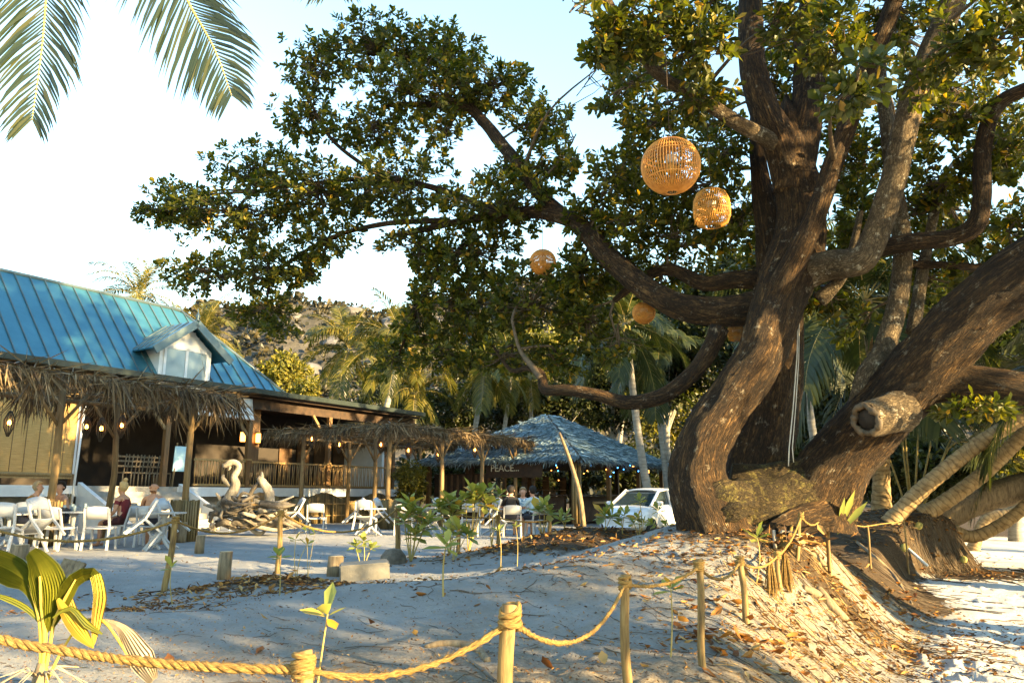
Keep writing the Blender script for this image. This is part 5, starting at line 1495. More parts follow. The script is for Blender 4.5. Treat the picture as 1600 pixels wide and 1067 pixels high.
bl('golden-flecked tree behind the tall pale palm trunk', 1060, 640, 46, 80, 70, 'gold_leaf', 8, 60, 60, .3)
bl('dark tree filling the gap between the bar and leaning trunk', 1050, 560, 40, 80, 80, 'forest_leaf', 9, 110, 70)
bl('tall dark tree behind the middle trunk', 1160, 480, 36, 110, 110, 'forest_leaf', 10, 140, 70)
bl('dark understorey tree behind the tree fork', 1180, 680, 34, 90, 80, 'forest_leaf', 11, 110, 70)
bl('dense dark tree behind the trunk with the sawn stub', 1330, 600, 30, 110, 90, 'forest_leaf', 12, 130, 80, .3)
bl('shady tree behind the upright bank palm', 1440, 520, 30, 130, 100, 'forest_leaf', 13, 150, 80, .3)
bl('shady tree overhanging the far end of the beach', 1580, 560, 30, 110, 110, 'forest_leaf', 14, 150, 80, .3)
bl('low dark thicket behind the young palm', 1440, 735, 27, 120, 52, 'forest_leaf', 15, 130, 80, .26)
bl('golden thicket at the far end of the beach', 1585, 740, 30, 90, 46, 'gold_leaf', 16, 90, 70, .26)
bl('olive tree behind the veranda end', 610, 620, 58, 80, 60, 'forest_leaf', 17, 80, 60)
bl('dark hedge tree behind the thatched bar', 860, 735, 47, 110, 36, 'forest_leaf', 18, 120, 60, .3)
bl('dark hedge tree behind the parked car', 1010, 735, 45, 100, 40, 'forest_leaf', 19, 120, 60, .3)
bl('leafy hedge closing the view behind the farther pergola', 690, 742, 46, 80, 30, 'forest_leaf', 20, 90, 60, .3)
bl('round green shrub beside the veranda end', 640, 752, 33, 26, 26, 'gold_leaf', 21, 40, 60, .16, name='shrub', cat='shrub')
bl('dark hedge closing the view behind the tree roots', 1200, 745, 32, 110, 40, 'forest_leaf', 22, 120, 60, .28)
bl('sunlit tree high above the roof of the bar, far back', 960, 480, 70, 110, 60, 'gold_leaf', 23, 80, 60, .4)
bl('distant forest tree behind the golden backlit one', 790, 540, 75, 90, 60, 'forest_leaf', 24, 80, 60, .45)
# trees added out of view to shade the bank, patio, roof and bar
broadleaf('round tree added out of view to shade the roped bank', (13, -1.9, gh(13, -1.9)), (12, -2.0, 6.0), (2.9, 3.2, 2.5), 150, 80, .20, 'leaf', 51)
broadleaf('thin-crowned tree added out of view to shade the dining tables', (15.5, 4.2, gh(15.5, 4.2)), (14.5, 4.2, 7.3), (3.2, 3.1, 3.0), 60, 70, .24, 'leaf', 52, trunk_r=.3)
broadleaf('tall tree added out of view to shade the dormer end of the roof', (16, 10.6, gh(16, 10.6)), (15.5, 10.6, 11.6), (3.4, 4.0, 3.6), 120, 80, .30, 'leaf', 53, trunk_r=.4)
broadleaf('tallest tree added out of view to shade the long roof', (18, 1.2, gh(18, 1.2)), (17.5, 1.2, 15.6), (3.4, 4.8, 3.0), 120, 80, .30, 'leaf', 55, trunk_r=.4)
broadleaf('lone tall tree added far out of view to shade the bar thatch', (31, 14.3, gh(31, 14.3)), (31, 14.3, 9.8), (4.5, 5.0, 5.2), 120, 80, .34, 'leaf', 54, trunk_r=.4)
# ---------------------------------------------------------------- posts and coir rope
def strand_rope(path, r, pitch=.085, fuzz=0, seed=1, sides=6):
    pth, _ = smooth_path(path, [r] * len(path), .012 if r > .012 else .03)
    P, T, N = frames(pth)
    mb = MB(); L = [0.0]
    for i in range(1, len(P)):
        L.append(L[-1] + (P[i] - P[i - 1]).length)
    for s in range(3):
        q = []
        for i, p in enumerate(P):
            a = 2 * PI * (L[i] + .018 * math.sin(L[i] * 9.1 + seed) + .010 * math.sin(L[i] * 23.7)) / pitch + s * 2 * PI / 3
            b = T[i].cross(N[i])
            q.append(p + (N[i] * math.cos(a) + b * math.sin(a)) * r * (.50 + .07 * math.sin(L[i] * 31 + s * 2.1) + .05 * math.sin(L[i] * 77 + s)))
        mb.tube(q, [r * (.56 + .05 * math.sin(i * .37 + s) + .04 * math.sin(i * .91 + 2 * s)) for i in range(len(q))], sides)
    rg = random.Random(seed)
    for k in range(fuzz):
        i = rg.randrange(len(P)); d = Vector((rg.gauss(0, 1), rg.gauss(0, 1), rg.gauss(-.2, 1))).normalized()
        d = (d - T[i] * d.dot(T[i]) * .3)
        e = P[i] + d * r * rg.uniform(1.2, 2.4)
        mb.tube([P[i] + d * r * .6, P[i] + d * r * 1.2, e + T[i] * r], r * .035, 3, cap=False)
    return mb
def knot(top, r, rr):
    mb = MB(); rg = random.Random(int(top.x * 1000) + 7)
    n = 5
    for k in range(n):
        z = top.z - .022 - k * rr * 1.55
        tl = rg.gauss(0, .30); ph = rg.random() * 6.28; bulge = rg.uniform(.2, .8)
        pts = [Vector((top.x + (r + rr * bulge) * math.cos(a), top.y + (r + rr * bulge) * math.sin(a), z + rr * (1.2 * a / 6.3) + tl * r * math.sin(a + ph))) for a in np.linspace(0, 2 * PI + .5, 19)]
        mb.tube(pts, rr * rg.uniform(.8, 1.05), 7)
    for k in range(14):
        a = rg.random() * 6.28; d = Vector((math.cos(a), math.sin(a), rg.gauss(0, .6)))
        p = Vector((top.x + r * math.cos(a), top.y + r * math.sin(a), top.z - .03 - rg.random() * rr * 7))
        mb.tube([p, p + d * rr * 1.5, p + d * rr * 3 + Vector((0, 0, -rr))], rr * .06, 3, cap=False)
    return mb
POSTS = {}
def post(key, px, ptop, Y, r, label, group, h=None, pbase=None, lean=(0, 0), knotted=.0085):
    t = at(px, ptop, Y)
    b = at(pbase[0], pbase[1], Y) if pbase else Vector((t.x + lean[0], t.y + lean[1], 0))
    b = Vector((b.x, b.y, gh(b.x, b.y) - .06))
    root = thing('rope_post', label, 'post', (b.x, b.y, gh(b.x, b.y)), 0, group)
    rg = random.Random(int(px))
    n = 7; pts = []
    for i in range(n):
        f = i / (n - 1)
        pts.append(b.lerp(t, f) + Vector((math.sin(f * 5 + px) * r * .35, 0, 0)) * (1 if 0 < i < n - 1 else 0))
    pth, rd = smooth_path(pts, [r * (1.05 - .12 * i / (n - 1)) for i in range(n)], .04)
    mb = MB(); mb.tube(pth, rd, 12, rfun=lambda a, L, i: 1 + .04 * math.sin(3 * a + L * 6 + px) + .02 * math.sin(7 * a + L * 20))
    mb.build('shaft', M['post'], root, world=True)
    if knotted:
        k = knot(t, r, knotted); k.build('rope_knot', M['rope'], root, world=True)
    POSTS[key] = t - Vector((0, 0, .05))
    return root
GP = 'peeled posts of the rope fence'
post('f0', 475, 1016, 2.35, .0245, 'peeled rope post in front of the leaning coconut seedling patch, knotted top', 'peeled posts along the beach side')
post('f1', 797, 944, 2.5, .0255, 'peeled post with a rope knot leaning slightly beside the buried root', 'peeled posts along the beach side', lean=(-.075, .02))
post('f2', 976, 897, 4.3, .025, 'straight peeled post at the bend of the beachside rope', 'peeled posts along the beach side')
post('f3', 1091, 873, 5.0, .023, 'peeled post standing in dry leaves on the sandy slope', 'peeled posts along the beach side', pbase=(1098, 1025))
post('f4', 1155, 868, 6.4, .026, 'peeled post leaning away from the beach above the dry leaves', 'peeled posts along the beach side', pbase=(1168, 985))
post('f5', 1214, 860, 7.6, .024, 'peeled post beside a frayed hanging rope tuft', 'peeled posts along the beach side', pbase=(1219, 945))
post('f6', 1251, 800, 8.5, .022, 'bright thin post at the foot of the mossy root', 'peeled posts along the beach side', pbase=(1244, 880))
post('f7', 1291, 784, 9.0, .022, 'bright thin post below the trunk with the sawn stub', 'peeled posts along the beach side', pbase=(1294, 855))
post('m0', -60, 800, 8.4, .03, 'rope post at the blind end of the patio rope', GP)
post('m1', 275, 806, 9.0, .034, 'crooked thin leaning post between the seedling patch and white tables', GP, pbase=(257, 915))
post('m2', 439, 796, 11.0, .036, 'short round post before the driftwood sculpture', GP, knotted=.011)
post('m3', 622, 790, 13.5, .045, 'post wrapped with rope behind the leafy shrub', GP)
post('m4', 716, 800, 13.8, .035, 'small post on the dark earth mound', GP)
post('m5', 778, 804, 14.0, .035, 'small post in front of the seated bar guests', GP)
post('m6', 858, 808, 14.2, .035, 'last small post of the patio rope near the leaning pole', GP)
def rope(a, b, sag, r, label, fuzz, seed, pitch=.085, n=9, world_a=None):
    pa, pb = (a if isinstance(a, Vector) else POSTS[a]), (b if isinstance(b, Vector) else POSTS[b])
    pts = []
    for i in range(n):
        f = i / (n - 1)
        pts.append(pa.lerp(pb, f) + Vector((0, 0, -4 * sag * f * (1 - f))))
    mb = strand_rope(pts, r, pitch, fuzz, seed)
    o = mb.build('coir_rope', M['rope']); tag(o, label, 'rope', 'coir ropes strung between the posts')
rope(at(-130, 968, 2.3), 'f0', .035, .0145, 'thick coir rope sagging past the coconut seedling', 420, 1)
rope('f0', 'f1', .075, .0118, 'coir rope climbing between the two front posts', 300, 2)
rope('f1', 'f2', .16, .0105, 'coir rope sagging deeply to the straight bend post', 200, 3)
rope('f2', 'f3', .05, .012, 'coir rope running from the bend post to the leaf-strewn post', 50, 4)
rope('f3', 'f4', .10, .012, 'coir rope dipping above the dry leaves', 40, 5)
rope('f4', 'f5', .07, .012, 'coir rope running to the frayed tuft', 30, 6)
rope('f5', 'f6', .06, .012, 'sunlit coir rope climbing up the sand bank', 20, 7)
rope('f6', 'f7', .14, .012, 'sunlit coir rope below the mossy root', 10, 8)
rope('m0', 'm1', .24, .015, 'golden coir rope sagging in front of the white chairs', 20, 9, .13)
rope('m1', 'm2', .20, .014, 'coir rope in front of the driftwood sculpture', 0, 10, .13)
rope('m2', 'm3', .32, .016, 'golden coir rope sagging before the wavy fence', 0, 11, .14)
rope('m3', 'm4', .10, .015, 'coir rope stretched behind the leafy shrubs', 0, 12, .14)
rope('m4', 'm5', .02, .015, 'taut coir rope across the dark earth mound', 0, 13, .14)
rope('m5', 'm6', .05, .015, 'coir rope ending near the leaning pole', 0, 14, .14)
# rope on toward the palms
rope(at(1318, 812, 10.2), at(1355, 822, 12.5), .03, .011, 'thin rope between the sawn-stub trunk and the palm bank', 0, 15, .1)
mb = strand_rope([at(1355, 822, 12.5), at(1380, 818, 14), at(1412, 815, 15.6)], .011, .1, 0, 3); tag(mb.build('coir_rope', M['rope']), 'thin pale rope crossing the foot of the leaning palms', 'rope', 'coir ropes strung between the posts')
post('p1', 1355, 820, 12.5, .018, 'thin stick carrying the rope on the palm bank', 'sticks on the palm bank', knotted=0)
post('p2', 1412, 812, 15.6, .018, 'short stick below the ringed leaning palm', 'sticks on the palm bank', knotted=0)
# frayed rope tufts
for k, (px, py, Y) in enumerate(((1203, 872, 7.4), (1226, 866, 7.7))):
    c = at(px, py, Y); mb = MB(); rg = random.Random(k)
    for i in range(70):
        x, y = rg.gauss(0, .02), rg.gauss(0, .02)
        mb.tube([c + Vector((x * .4, y * .4, 0)), c + Vector((x, y, -.14)), c + Vector((x * 1.6, y * 1.6, -.27 - rg.random() * .1))], .0035, 3, cap=False)
    tag(mb.build('rope_tuft', M['rope']), 'frayed golden rope end hanging from the beachside rope', 'rope end', 'frayed rope ends')

# ---------------------------------------------------------------- logs and stumps
def stump(px, py, Y, r, h, label, tilt=(0, 0), name='log_stump', kind='log'):
    p = at(px, py, Y); z = gh(p.x, p.y)
    root = thing(name, label, 'stump', (p.x, p.y, z))
    root.rotation_euler = (tilt[0], tilt[1], 0)
    mb = MB(); mb.tube([(0, 0, -.06), (0, 0, h * .4), (.01, 0, h)], [r * 1.05, r, r * .97], 14, rfun=lambda a, L, i: 1 + .05 * math.sin(3 * a + px) + .03 * math.sin(8 * a)); mb.build('bark', M[kind], root)
    mb = MB(); mb.lathe([(0, 0), (r * .9, 0), (r * .93, -.004)], (.01, 0, h + .004), 14); mb.build('cut_face', M['cut'], root)
stump(350, 903, 10.3, .085, .34, 'short round log post standing upright on the bare sand')
stump(312, 857, 14.8, .085, .32, 'dark weathered log post near the pergola sleeve')
stump(30, 862, 13.0, .14, .26, 'rough stump beside the white chair legs')
stump(523, 882, 10.6, .105, .26, 'pale log stump next to the concrete block')
stump(283, 838, 18.3, .11, .45, 'dark stump under the white table by the pergola post')
p = at(105, 905, 9.6)
bd = thing('weathered_board', 'tilted weathered grey board stuck in the sand behind the seedling', 'board', (p.x, p.y, gh(p.x, p.y)))
mb = MB(); mb.box((0, 0, .12), (.27, .05, .36), Matrix.Rotation(R(12), 3, 'Y') @ Matrix.Rotation(R(-25), 3, 'X')); mb.build('plank', M['log'], bd)
p = at(570, 885, 10.2)
cb = MB(); bm = bmesh.new(); bmesh.ops.create_cube(bm, size=1)
for v in bm.verts:
    v.co = Vector((v.co.x * .62, v.co.y * .42, v.co.z * .30))
bmesh.ops.bevel(bm, geom=bm.edges[:], offset=.018, segments=2, affect='EDGES')
me = bpy.data.meshes.new('concrete_block'); bm.to_mesh(me); bm.free(); me.materials.append(M['concrete'])
o = link(bpy.data.objects.new('concrete_block', me)); o.location = (p.x, p.y, gh(p.x, p.y) + .05); o.rotation_euler = (.03, -.06, .2)
tag(o, 'grey concrete block half sunk in the sand mound', 'block')
p = at(615, 858, 12.5)
mb = MB(); mb.lathe([(0, .22), (.12, .2), (.2, .1), (.22, 0), (.2, -.05)], (p.x, p.y, gh(p.x, p.y)), 12); tag(mb.build('dark_stone', M['drift_dark']), 'dark rounded stone at the edge of the earth mound', 'stone')

# ---------------------------------------------------------------- resin chairs and tables
def chair_proto():
    r = thing('resin_chair', 'proto', 'chair')
    mb = MB()
    n = 8; vs, fs = [], []
    for i in range(n + 1):
        x = -.21 + .42 * i / n
        for (y, z) in ((.20, .455), (-.02, .44), (-.21, .445)):
            vs.append((x, y, z + .012 * math.cos(PI * x / .42) * -1))
    for i in range(n):
        for j in range(2):
            fs.append((i * 3 + j, i * 3 + j + 1, (i + 1) * 3 + j + 1, (i + 1) * 3 + j))
    mb.add(vs, fs, smooth=True)
    o = mb.build('seat', M['plastic'], r); md = o.modifiers.new('t', 'SOLIDIFY'); md.thickness = .03
    mb = MB(); vs, fs = [], []
    for i in range(n + 1):
        x = -.225 + .45 * i / n
        bow = -.05 * (1 - (x / .225) ** 2)
        hz_ = .83 + .02 * (1 - (x / .225) ** 2)
        vs += [(x, -.245 + bow, .60), (x, -.275 + bow, .72), (x, -.30 + bow, hz_)]
    for i in range(n):
        for j in range(2):
            fs.append((i * 3 + j, (i + 1) * 3 + j, (i + 1) * 3 + j + 1, i * 3 + j + 1))
    mb.add(vs, fs, smooth=True)
    o = mb.build('backrest', M['plastic'], r); md = o.modifiers.new('t', 'SOLIDIFY'); md.thickness = .022
    for sx in (-1, 1):
        mb = MB(); mb.bar((sx * .225, -.30, .81), (sx * .232, -.20, .44), .035, .04); mb.bar((sx * .232, -.20, .445), (sx * .238, -.26, 0), .036, .042); mb.build('rear_leg', M['plastic'], r)
        mb = MB(); mb.bar((sx * .225, .19, .45), (sx * .238, .24, 0), .036, .042); mb.bar((sx * .228, .20, .435), (sx * .231, -.20, .425), .03, .04); mb.build('front_leg', M['plastic'], r)
    mb = MB(); mb.bar((-.22, .21, .43), (.22, .21, .43), .025, .05); mb.build('front_apron', M['plastic'], r)
    return r
def table_proto():
    r = thing('resin_table', 'proto', 'table')
    bm = bmesh.new(); bmesh.ops.create_cube(bm, size=1)
    for v in bm.verts:
        v.co = Vector((v.co.x * .72, v.co.y * .72, v.co.z * .032 + .724))
    bmesh.ops.bevel(bm, geom=[e for e in bm.edges if abs(e.verts[0].co.z - e.verts[1].co.z) > .01], offset=.09, segments=5, affect='EDGES')
    me = bpy.data.meshes.new('table_top'); bm.to_mesh(me); bm.free(); me.materials.append(M['plastic'])
    link(bpy.data.objects.new('table_top', me), r)
    mb = MB(); mb.lathe([(.045, .2), (.04, .45), (.045, .62), (.11, .705)], (0, 0, 0), 12); mb.build('column', M['plastic'], r)
    for k in range(4):
        a = PI / 4 + k * PI / 2
        pth, rd = smooth_path([(.02 * math.cos(a), .02 * math.sin(a), .26), (.12 * math.cos(a), .12 * math.sin(a), .15), (.36 * math.cos(a), .36 * math.sin(a), .018)], [.034, .03, .022], .04)
        mb = MB(); mb.tube(pth, rd, 8); mb.build('foot', M['plastic'], r)
    return r
CH, TB = chair_proto(), table_proto()
used = {'c': False, 't': False}
def place(kind, px, Y, rz, label, group, tilt=0.0, dz=0.0):
    src = CH if kind == 'c' else TB
    o = src if not used[kind] else copy_tree(src)
    used[kind] = True
    b = at(px, 790, Y); z = gh(b.x, b.y)
    o['label'] = label; o['group'] = group
    if tilt:
        # tipped forward about its front feet until the back leans on the table
        m = Matrix.Translation((b.x, b.y, z)) @ Matrix.Rotation(rz, 4, 'Z') @ Matrix.Translation((0, .24, 0)) @ Matrix.Rotation(-tilt, 4, 'X') @ Matrix.Translation((0, -.24, 0))
        o.matrix_basis = m
    else:
        o.location = (b.x, b.y, z + dz); o.rotation_euler = (0, 0, rz)
    return o
G1, G2, G3 = 'white chairs at the near tables', 'white chairs by the wavy fence', 'white chairs on the patio before the bar'
T1, T2 = 'white tables of the patio', 'white tables of the patio'
place('t', 18, 15.0, .3, 'white pedestal table beside the tipped chair nearest the bamboo blind', T1)
place('t', 117, 16.6, .2, 'white table laid with bottles between the shirtless man and the woman', T1)
place('t', 258, 16.0, .1, 'white pedestal table standing alone in front of the pergola sleeve', T1)
place('c', 8, 14.2, R(10), 'white resin chair tipped onto the table in front of the ochre-shirted guest', G1, R(12))
place('c', 80, 14.8, R(72), 'white resin chair tipped forward with its rear legs pointing to the beach', G1, R(40))
place('c', 50, 15.6, R(5), 'white resin chair with its back to the sand between the tipped chairs', G1, R(10))
place('c', 96, 15.7, R(-10), 'white resin chair below the shirtless dark-haired man', G1)
place('c', 161, 15.9, R(8), 'white resin chair standing square with its back to the sand', G1)
place('c', 210, 15.4, R(-60), 'white resin chair tipped toward the lone pedestal table', G1, R(42))
place('c', 240, 16.9, R(4), 'white resin chair carrying the bald man', G1)
place('c', 282, 16.3, R(85), 'white resin chair tipped over by the pergola sleeve', G1, R(44))
place('c', 30, 16.9, R(-75), 'white resin chair carrying the ochre-shirted guest', G1)
place('c', 196, 17.3, R(80), 'white resin chair carrying the woman in the dark red top', G1)
place('c', 100, 17.7, R(185), 'white resin chair carrying the shirtless dark-haired man', G1)
place('t', 580, 21.6, .4, 'white pedestal table below the sagging golden rope', T2)
place('c', 452, 22.6, R(-60), 'white resin chair tipped over between the driftwood and bamboo-sleeved post', G2, R(42))
place('c', 496, 22.8, R(4), 'white resin chair with back turned before the wavy fence', G2)
place('c', 545, 21.8, R(-70), 'white resin chair tipped toward the table under the golden rope', G2, R(42))
place('c', 570, 21.4, R(-12), 'white resin chair facing away beside the table under the rope', G2, R(14))
place('c', 606, 22.4, R(80), 'white resin chair leaning on the far side of the table under the rope', G2, R(40))
place('t', 668, 22.4, .2, 'white pedestal table behind the leafy shrubs', T2)
place('t', 772, 22.5, .5, 'white pedestal table of the seated bar guests', T2)
place('c', 632, 21.8, R(4), 'white resin chair beyond the pergola corner post, towards the shrubs', G3)
place('c', 700, 21.6, R(70), 'white resin chair tipped over behind the tall shrub', G3, R(40))
place('c', 735, 21.0, R(10), 'white resin chair facing away behind the small yellow shrub', G3, R(8))
place('c', 760, 21.2, R(-65), 'white resin chair leaning beside the bar guests', G3, R(40))
place('c', 800, 21.6, R(3), 'white resin chair carrying the guest in the black shirt', G3)
place('c', 838, 21.9, R(28), 'white resin chair carrying the guest in the pale blue shirt', G3)
place('c', 822, 23.6, R(170), 'white resin chair carrying the guest in the blue patterned shirt', G3)
# things on the table
tp = at(117, 790, 16.6); tz = gh(tp.x, tp.y) + .742
for k, (dx, dy, h, r) in enumerate(((-.1, -.2, .13, .033), (.02, -.12, .15, .036), (.12, -.22, .12, .034), (.25, -.05, .16, .03), (.2, .15, .11, .034))):
    mb = MB(); mb.lathe([(r * .7, 0), (r, h * .5), (r * .95, h)], (tp.x + dx, tp.y + dy, tz), 8)
    tag(mb.build('drinking_glass', M['pane']), 'pale drinking glass standing on the laid white table', 'glass', 'glasses on the laid table')
mb = MB(); mb.lathe([(0, .09), (.10, .08), (.17, .04), (.18, 0)], (tp.x - .18, tp.y - .18, tz), 12); tag(mb.build('black_bag', M['rubber']), 'black soft bag lying on the laid white table', 'bag')

# ---------------------------------------------------------------- people
SK = {'tan': mat('tan_skin', [(.3, (.34, .16, .085)), (.7, (.44, .22, .12))], scale=9, bump=.05, rough=.5),
      'fair': mat('fair_skin', [(.3, (.42, .22, .14)), (.7, (.52, .29, .19))], scale=9, bump=.05, rough=.5)}
def cloth(name, c):
    return mat(name, [c], scale=18, bump=.2, rough=.85)
def person(label, px, Y, rz, skin, top, bottom, hair, lean=.12, arms='table', head_turn=0.0, hairstyle='short', sleeves=True, seat=.46):
    J = {}; E = []
    def j(n, p, r):
        J[n] = (Vector(p), r)
    j('pelvis', (0, -.02, seat + .10), .135); j('belly', (0, -.02 + lean * .3, seat + .27), .125); j('chest', (0, lean * .75 - .01, seat + .45), .135)
    j('collar', (0, lean * .95, seat + .56), .085); j('neck', (0, lean * 1.1 + .005, seat + .635), .052); j('jaw', (0, lean * 1.15 + .035, seat + .70), .072)
    j('head', (0, lean * 1.15 + .025, seat + .785), .093); j('crown', (0, lean * 1.15 + .005, seat + .855), .066)
    E += [('pelvis', 'belly'), ('belly', 'chest'), ('chest', 'collar'), ('collar', 'neck'), ('neck', 'jaw'), ('jaw', 'head'), ('head', 'crown')]
    for s, sd_ in ((-1, 'l'), (1, 'r')):
        j('hip' + sd_, (s * .095, .03, seat + .075), .088); j('mid' + sd_, (s * .12, .24, seat + .06), .078); j('knee' + sd_, (s * .14, .43, seat + .04), .058); j('calf' + sd_, (s * .14, .41, seat - .14), .052)
        j('ankle' + sd_, (s * .14, .42, .075), .036); j('heel' + sd_, (s * .14, .45, .045), .04); j('toe' + sd_, (s * .15, .59, .03), .028)
        j('sh' + sd_, (s * .175, lean * .9, seat + .535), .062)
        if arms == 'table':
            el, wr, hd = (s * .25, lean + .12, seat + .32), (s * .16, lean + .34, seat + .31), (s * .12, lean + .42, seat + .31)
        elif arms == 'chin':
            el, wr, hd = (s * .24, lean + .18, seat + .34), (s * .09, lean + .22, seat + .55), (s * .05, lean + .2, seat + .61)
        else:
            el, wr, hd = (s * .26, lean * .6 + .0, seat + .28), (s * .16, lean * .4 + .22, seat + .16), (s * .11, lean * .4 + .29, seat + .15)
        j('el' + sd_, el, .042); j('wr' + sd_, wr, .029); j('hd' + sd_, hd, .03)
        E += [('pelvis', 'hip' + sd_), ('hip' + sd_, 'mid' + sd_), ('mid' + sd_, 'knee' + sd_), ('knee' + sd_, 'calf' + sd_), ('calf' + sd_, 'ankle' + sd_), ('ankle' + sd_, 'heel' + sd_), ('heel' + sd_, 'toe' + sd_),
              ('collar', 'sh' + sd_), ('sh' + sd_, 'el' + sd_), ('el' + sd_, 'wr' + sd_), ('wr' + sd_, 'hd' + sd_)]
        d = (Vector(hd) - Vector(wr)).normalized(); sv = d.cross(Vector((0, 0, 1))).normalized()
        for f in range(5):
            o_ = (f - 1.5) * .019; ln = (.065, .08, .085, .075, .05)[f]
            if f == 4:
                o_ = -s * .04
            j('fa%d%s' % (f, sd_), Vector(hd) + sv * o_ + d * .045, .0095)
            j('fb%d%s' % (f, sd_), Vector(hd) + sv * o_ * 1.1 + d * (.045 + ln * .5) + Vector((0, 0, -.015)), .008)
            E += [('hd' + sd_, 'fa%d%s' % (f, sd_)), ('fa%d%s' % (f, sd_), 'fb%d%s' % (f, sd_))]
    hr = Matrix.Rotation(head_turn, 3, 'Z'); hc = J['neck'][0].copy()
    for n in ('jaw', 'head', 'crown'):
        J[n] = (hc + hr @ (J[n][0] - hc), J[n][1])
    names = list(J); me = bpy.data.meshes.new('person')
    me.from_pydata([J[n][0] for n in names], [(names.index(a), names.index(b)) for a, b in E], [])
    tmp = bpy.data.objects.new('person', me); COL.objects.link(tmp)
    md = tmp.modifiers.new('skin', 'SKIN'); md.use_smooth_shade = True
    sv = me.skin_vertices[0].data
    for i, n in enumerate(names):
        r = J[n][1]
        sv[i].radius = (r * (1.25 if n in ('chest', 'belly', 'pelvis', 'collar') else 1), r * (.88 if n in ('chest', 'belly', 'collar') else 1))
        sv[i].use_root = (n == 'pelvis')
    tmp.modifiers.new('sub', 'SUBSURF').levels = 2
    tmp.modifiers['sub'].render_levels = 2
    dg = bpy.context.evaluated_depsgraph_get(); dg.update()
    m2 = bpy.data.meshes.new_from_object(tmp.evaluated_get(dg)); bpy.data.objects.remove(tmp)
    m2.name = 'person'
    # nose, brow and chin on the head
    hcn = J['head'][0]
    for v in m2.vertices:
        q = hr.inverted() @ (v.co - hcn)
        if q.y > .04 and abs(q.x) < .05:
            v.co += hr @ Vector((0, .028 * math.exp(-((q.x / .018) ** 2 + ((q.z + .02) / .025) ** 2)) + .010 * math.exp(-((q.z + .09) / .02) ** 2), 0))
    m2.materials.clear()
    for mm in (SK[skin], top or SK[skin], bottom, hair):
        m2.materials.append(mm)
    topj = {'belly', 'chest', 'collar', 'shl', 'shr', 'pelvis'}; botj = {'hipl', 'hipr', 'midl', 'midr'}
    key = [(n, J[n][0]) for n in names]
    for p in m2.polygons:
        c = p.center; p.use_smooth = True
        best = min(key, key=lambda k: (k[1] - c).length)[0]
        mi = 0
        if best in botj or (best == 'pelvis' and c.z < seat + .15):
            mi = 2
        elif best in topj and top is not None:
            mi = 1
            if not sleeves and best in ('shl', 'shr', 'collar') and c.z > seat + .5:
                mi = 0
        elif sleeves and top is not None and best in ('ell', 'elr') and c.z > seat + .36:
            mi = 1
        p.material_index = mi
    b = at(px, 790, Y)
    o = link(bpy.data.objects.new('person', m2)); o.location = (b.x, b.y, gh(b.x, b.y)); o.rotation_euler = (0, 0, rz)
    tag(o, label, 'person')
    if hairstyle != 'bald':
        hb = bmesh.new(); bmesh.ops.create_uvsphere(hb, u_segments=14, v_segments=10, radius=1)
        for v in hb.verts:
            n = v.co.copy(); front = max(0, n.y)
            s = .108 + .006 * math.sin(n.x * 17 + n.z * 13)
            z = n.z * .118
            if n.z < .1:
                z = n.z * (.13 if n.y < .25 else .02)
            if hairstyle == 'long' and n.y < .3 and n.z < 0:
                z *= 1.7
            v.co = Vector((n.x * s, n.y * s - .018, z + .012))
            if n.y > .45 and n.z < .45:
                v.co.y -= .07
        if hairstyle == 'bun':
            bmesh.ops.create_icosphere(hb, subdivisions=2, radius=.05, matrix=Matrix.Translation((0, -.06, .15)))
        hm = bpy.data.meshes.new('hair'); hb.to_mesh(hm); hb.free(); hm.materials.append(hair)
        for pl in hm.polygons: pl.use_smooth = True
        h = link(bpy.data.objects.new('hair', hm), o); h.location = hcn + Vector((0, 0, .02)); h.rotation_euler = (0, 0, head_turn)
    em = MB()
    for s in (-1, 1):
        em.lathe([(0, -.03), (.018, -.015), (.022, .01), (0, .03)], hr @ Vector((s * .094, -.005, -.005)) + hcn, 6)
    em.build('ears', SK[skin], o)
    return o
H_grey, H_dark, H_blond = cloth('ash_hair', (.26, .20, .12)), cloth('dark_hair', (.012, .009, .007)), cloth('blond_hair', (.42, .28, .12))
C_short = cloth('dark_shorts', (.03, .03, .04))
person('seated person in an ochre shirt with ash-blond hair, seen from behind', 36, 16.9, R(-70), 'fair', cloth('ochre_shirt', (.34, .15, .02)), C_short, H_grey, lean=.2)
person('seated shirtless person with short dark hair leaning on the table', 102, 17.7, R(150), 'fair', None, C_short, H_dark, lean=.12, arms='chin', head_turn=R(12))
person('seated person with a blond bun and dark red top in profile', 194, 17.1, R(82), 'tan', cloth('dark_red_top', (.13, .012, .014)), cloth('dark_bikini', (.05, .012, .012)), H_blond, lean=.05, arms='lap', hairstyle='bun', sleeves=False)
person('seated bald shirtless person seen from behind', 238, 16.9, R(12), 'tan', None, C_short, H_grey, lean=.05, hairstyle='bald', head_turn=R(40))
person('seated person in a black shirt and cap before the bar', 799, 21.7, R(8), 'fair', cloth('black_shirt', (.012, .012, .013)), C_short, H_dark, lean=.1)
person('seated person in a blue patterned shirt facing the others', 818, 23.5, R(172), 'fair', mat('blue_pattern', [(.45, (.10, .25, .42)), (.55, (.62, .7, .75))], scale=26, bump=0), C_short, H_grey, lean=.1)
person('seated person in a pale blue shirt seen from behind', 836, 21.9, R(30), 'fair', cloth('pale_blue_shirt', (.42, .55, .62)), C_short, H_dark, lean=.1)

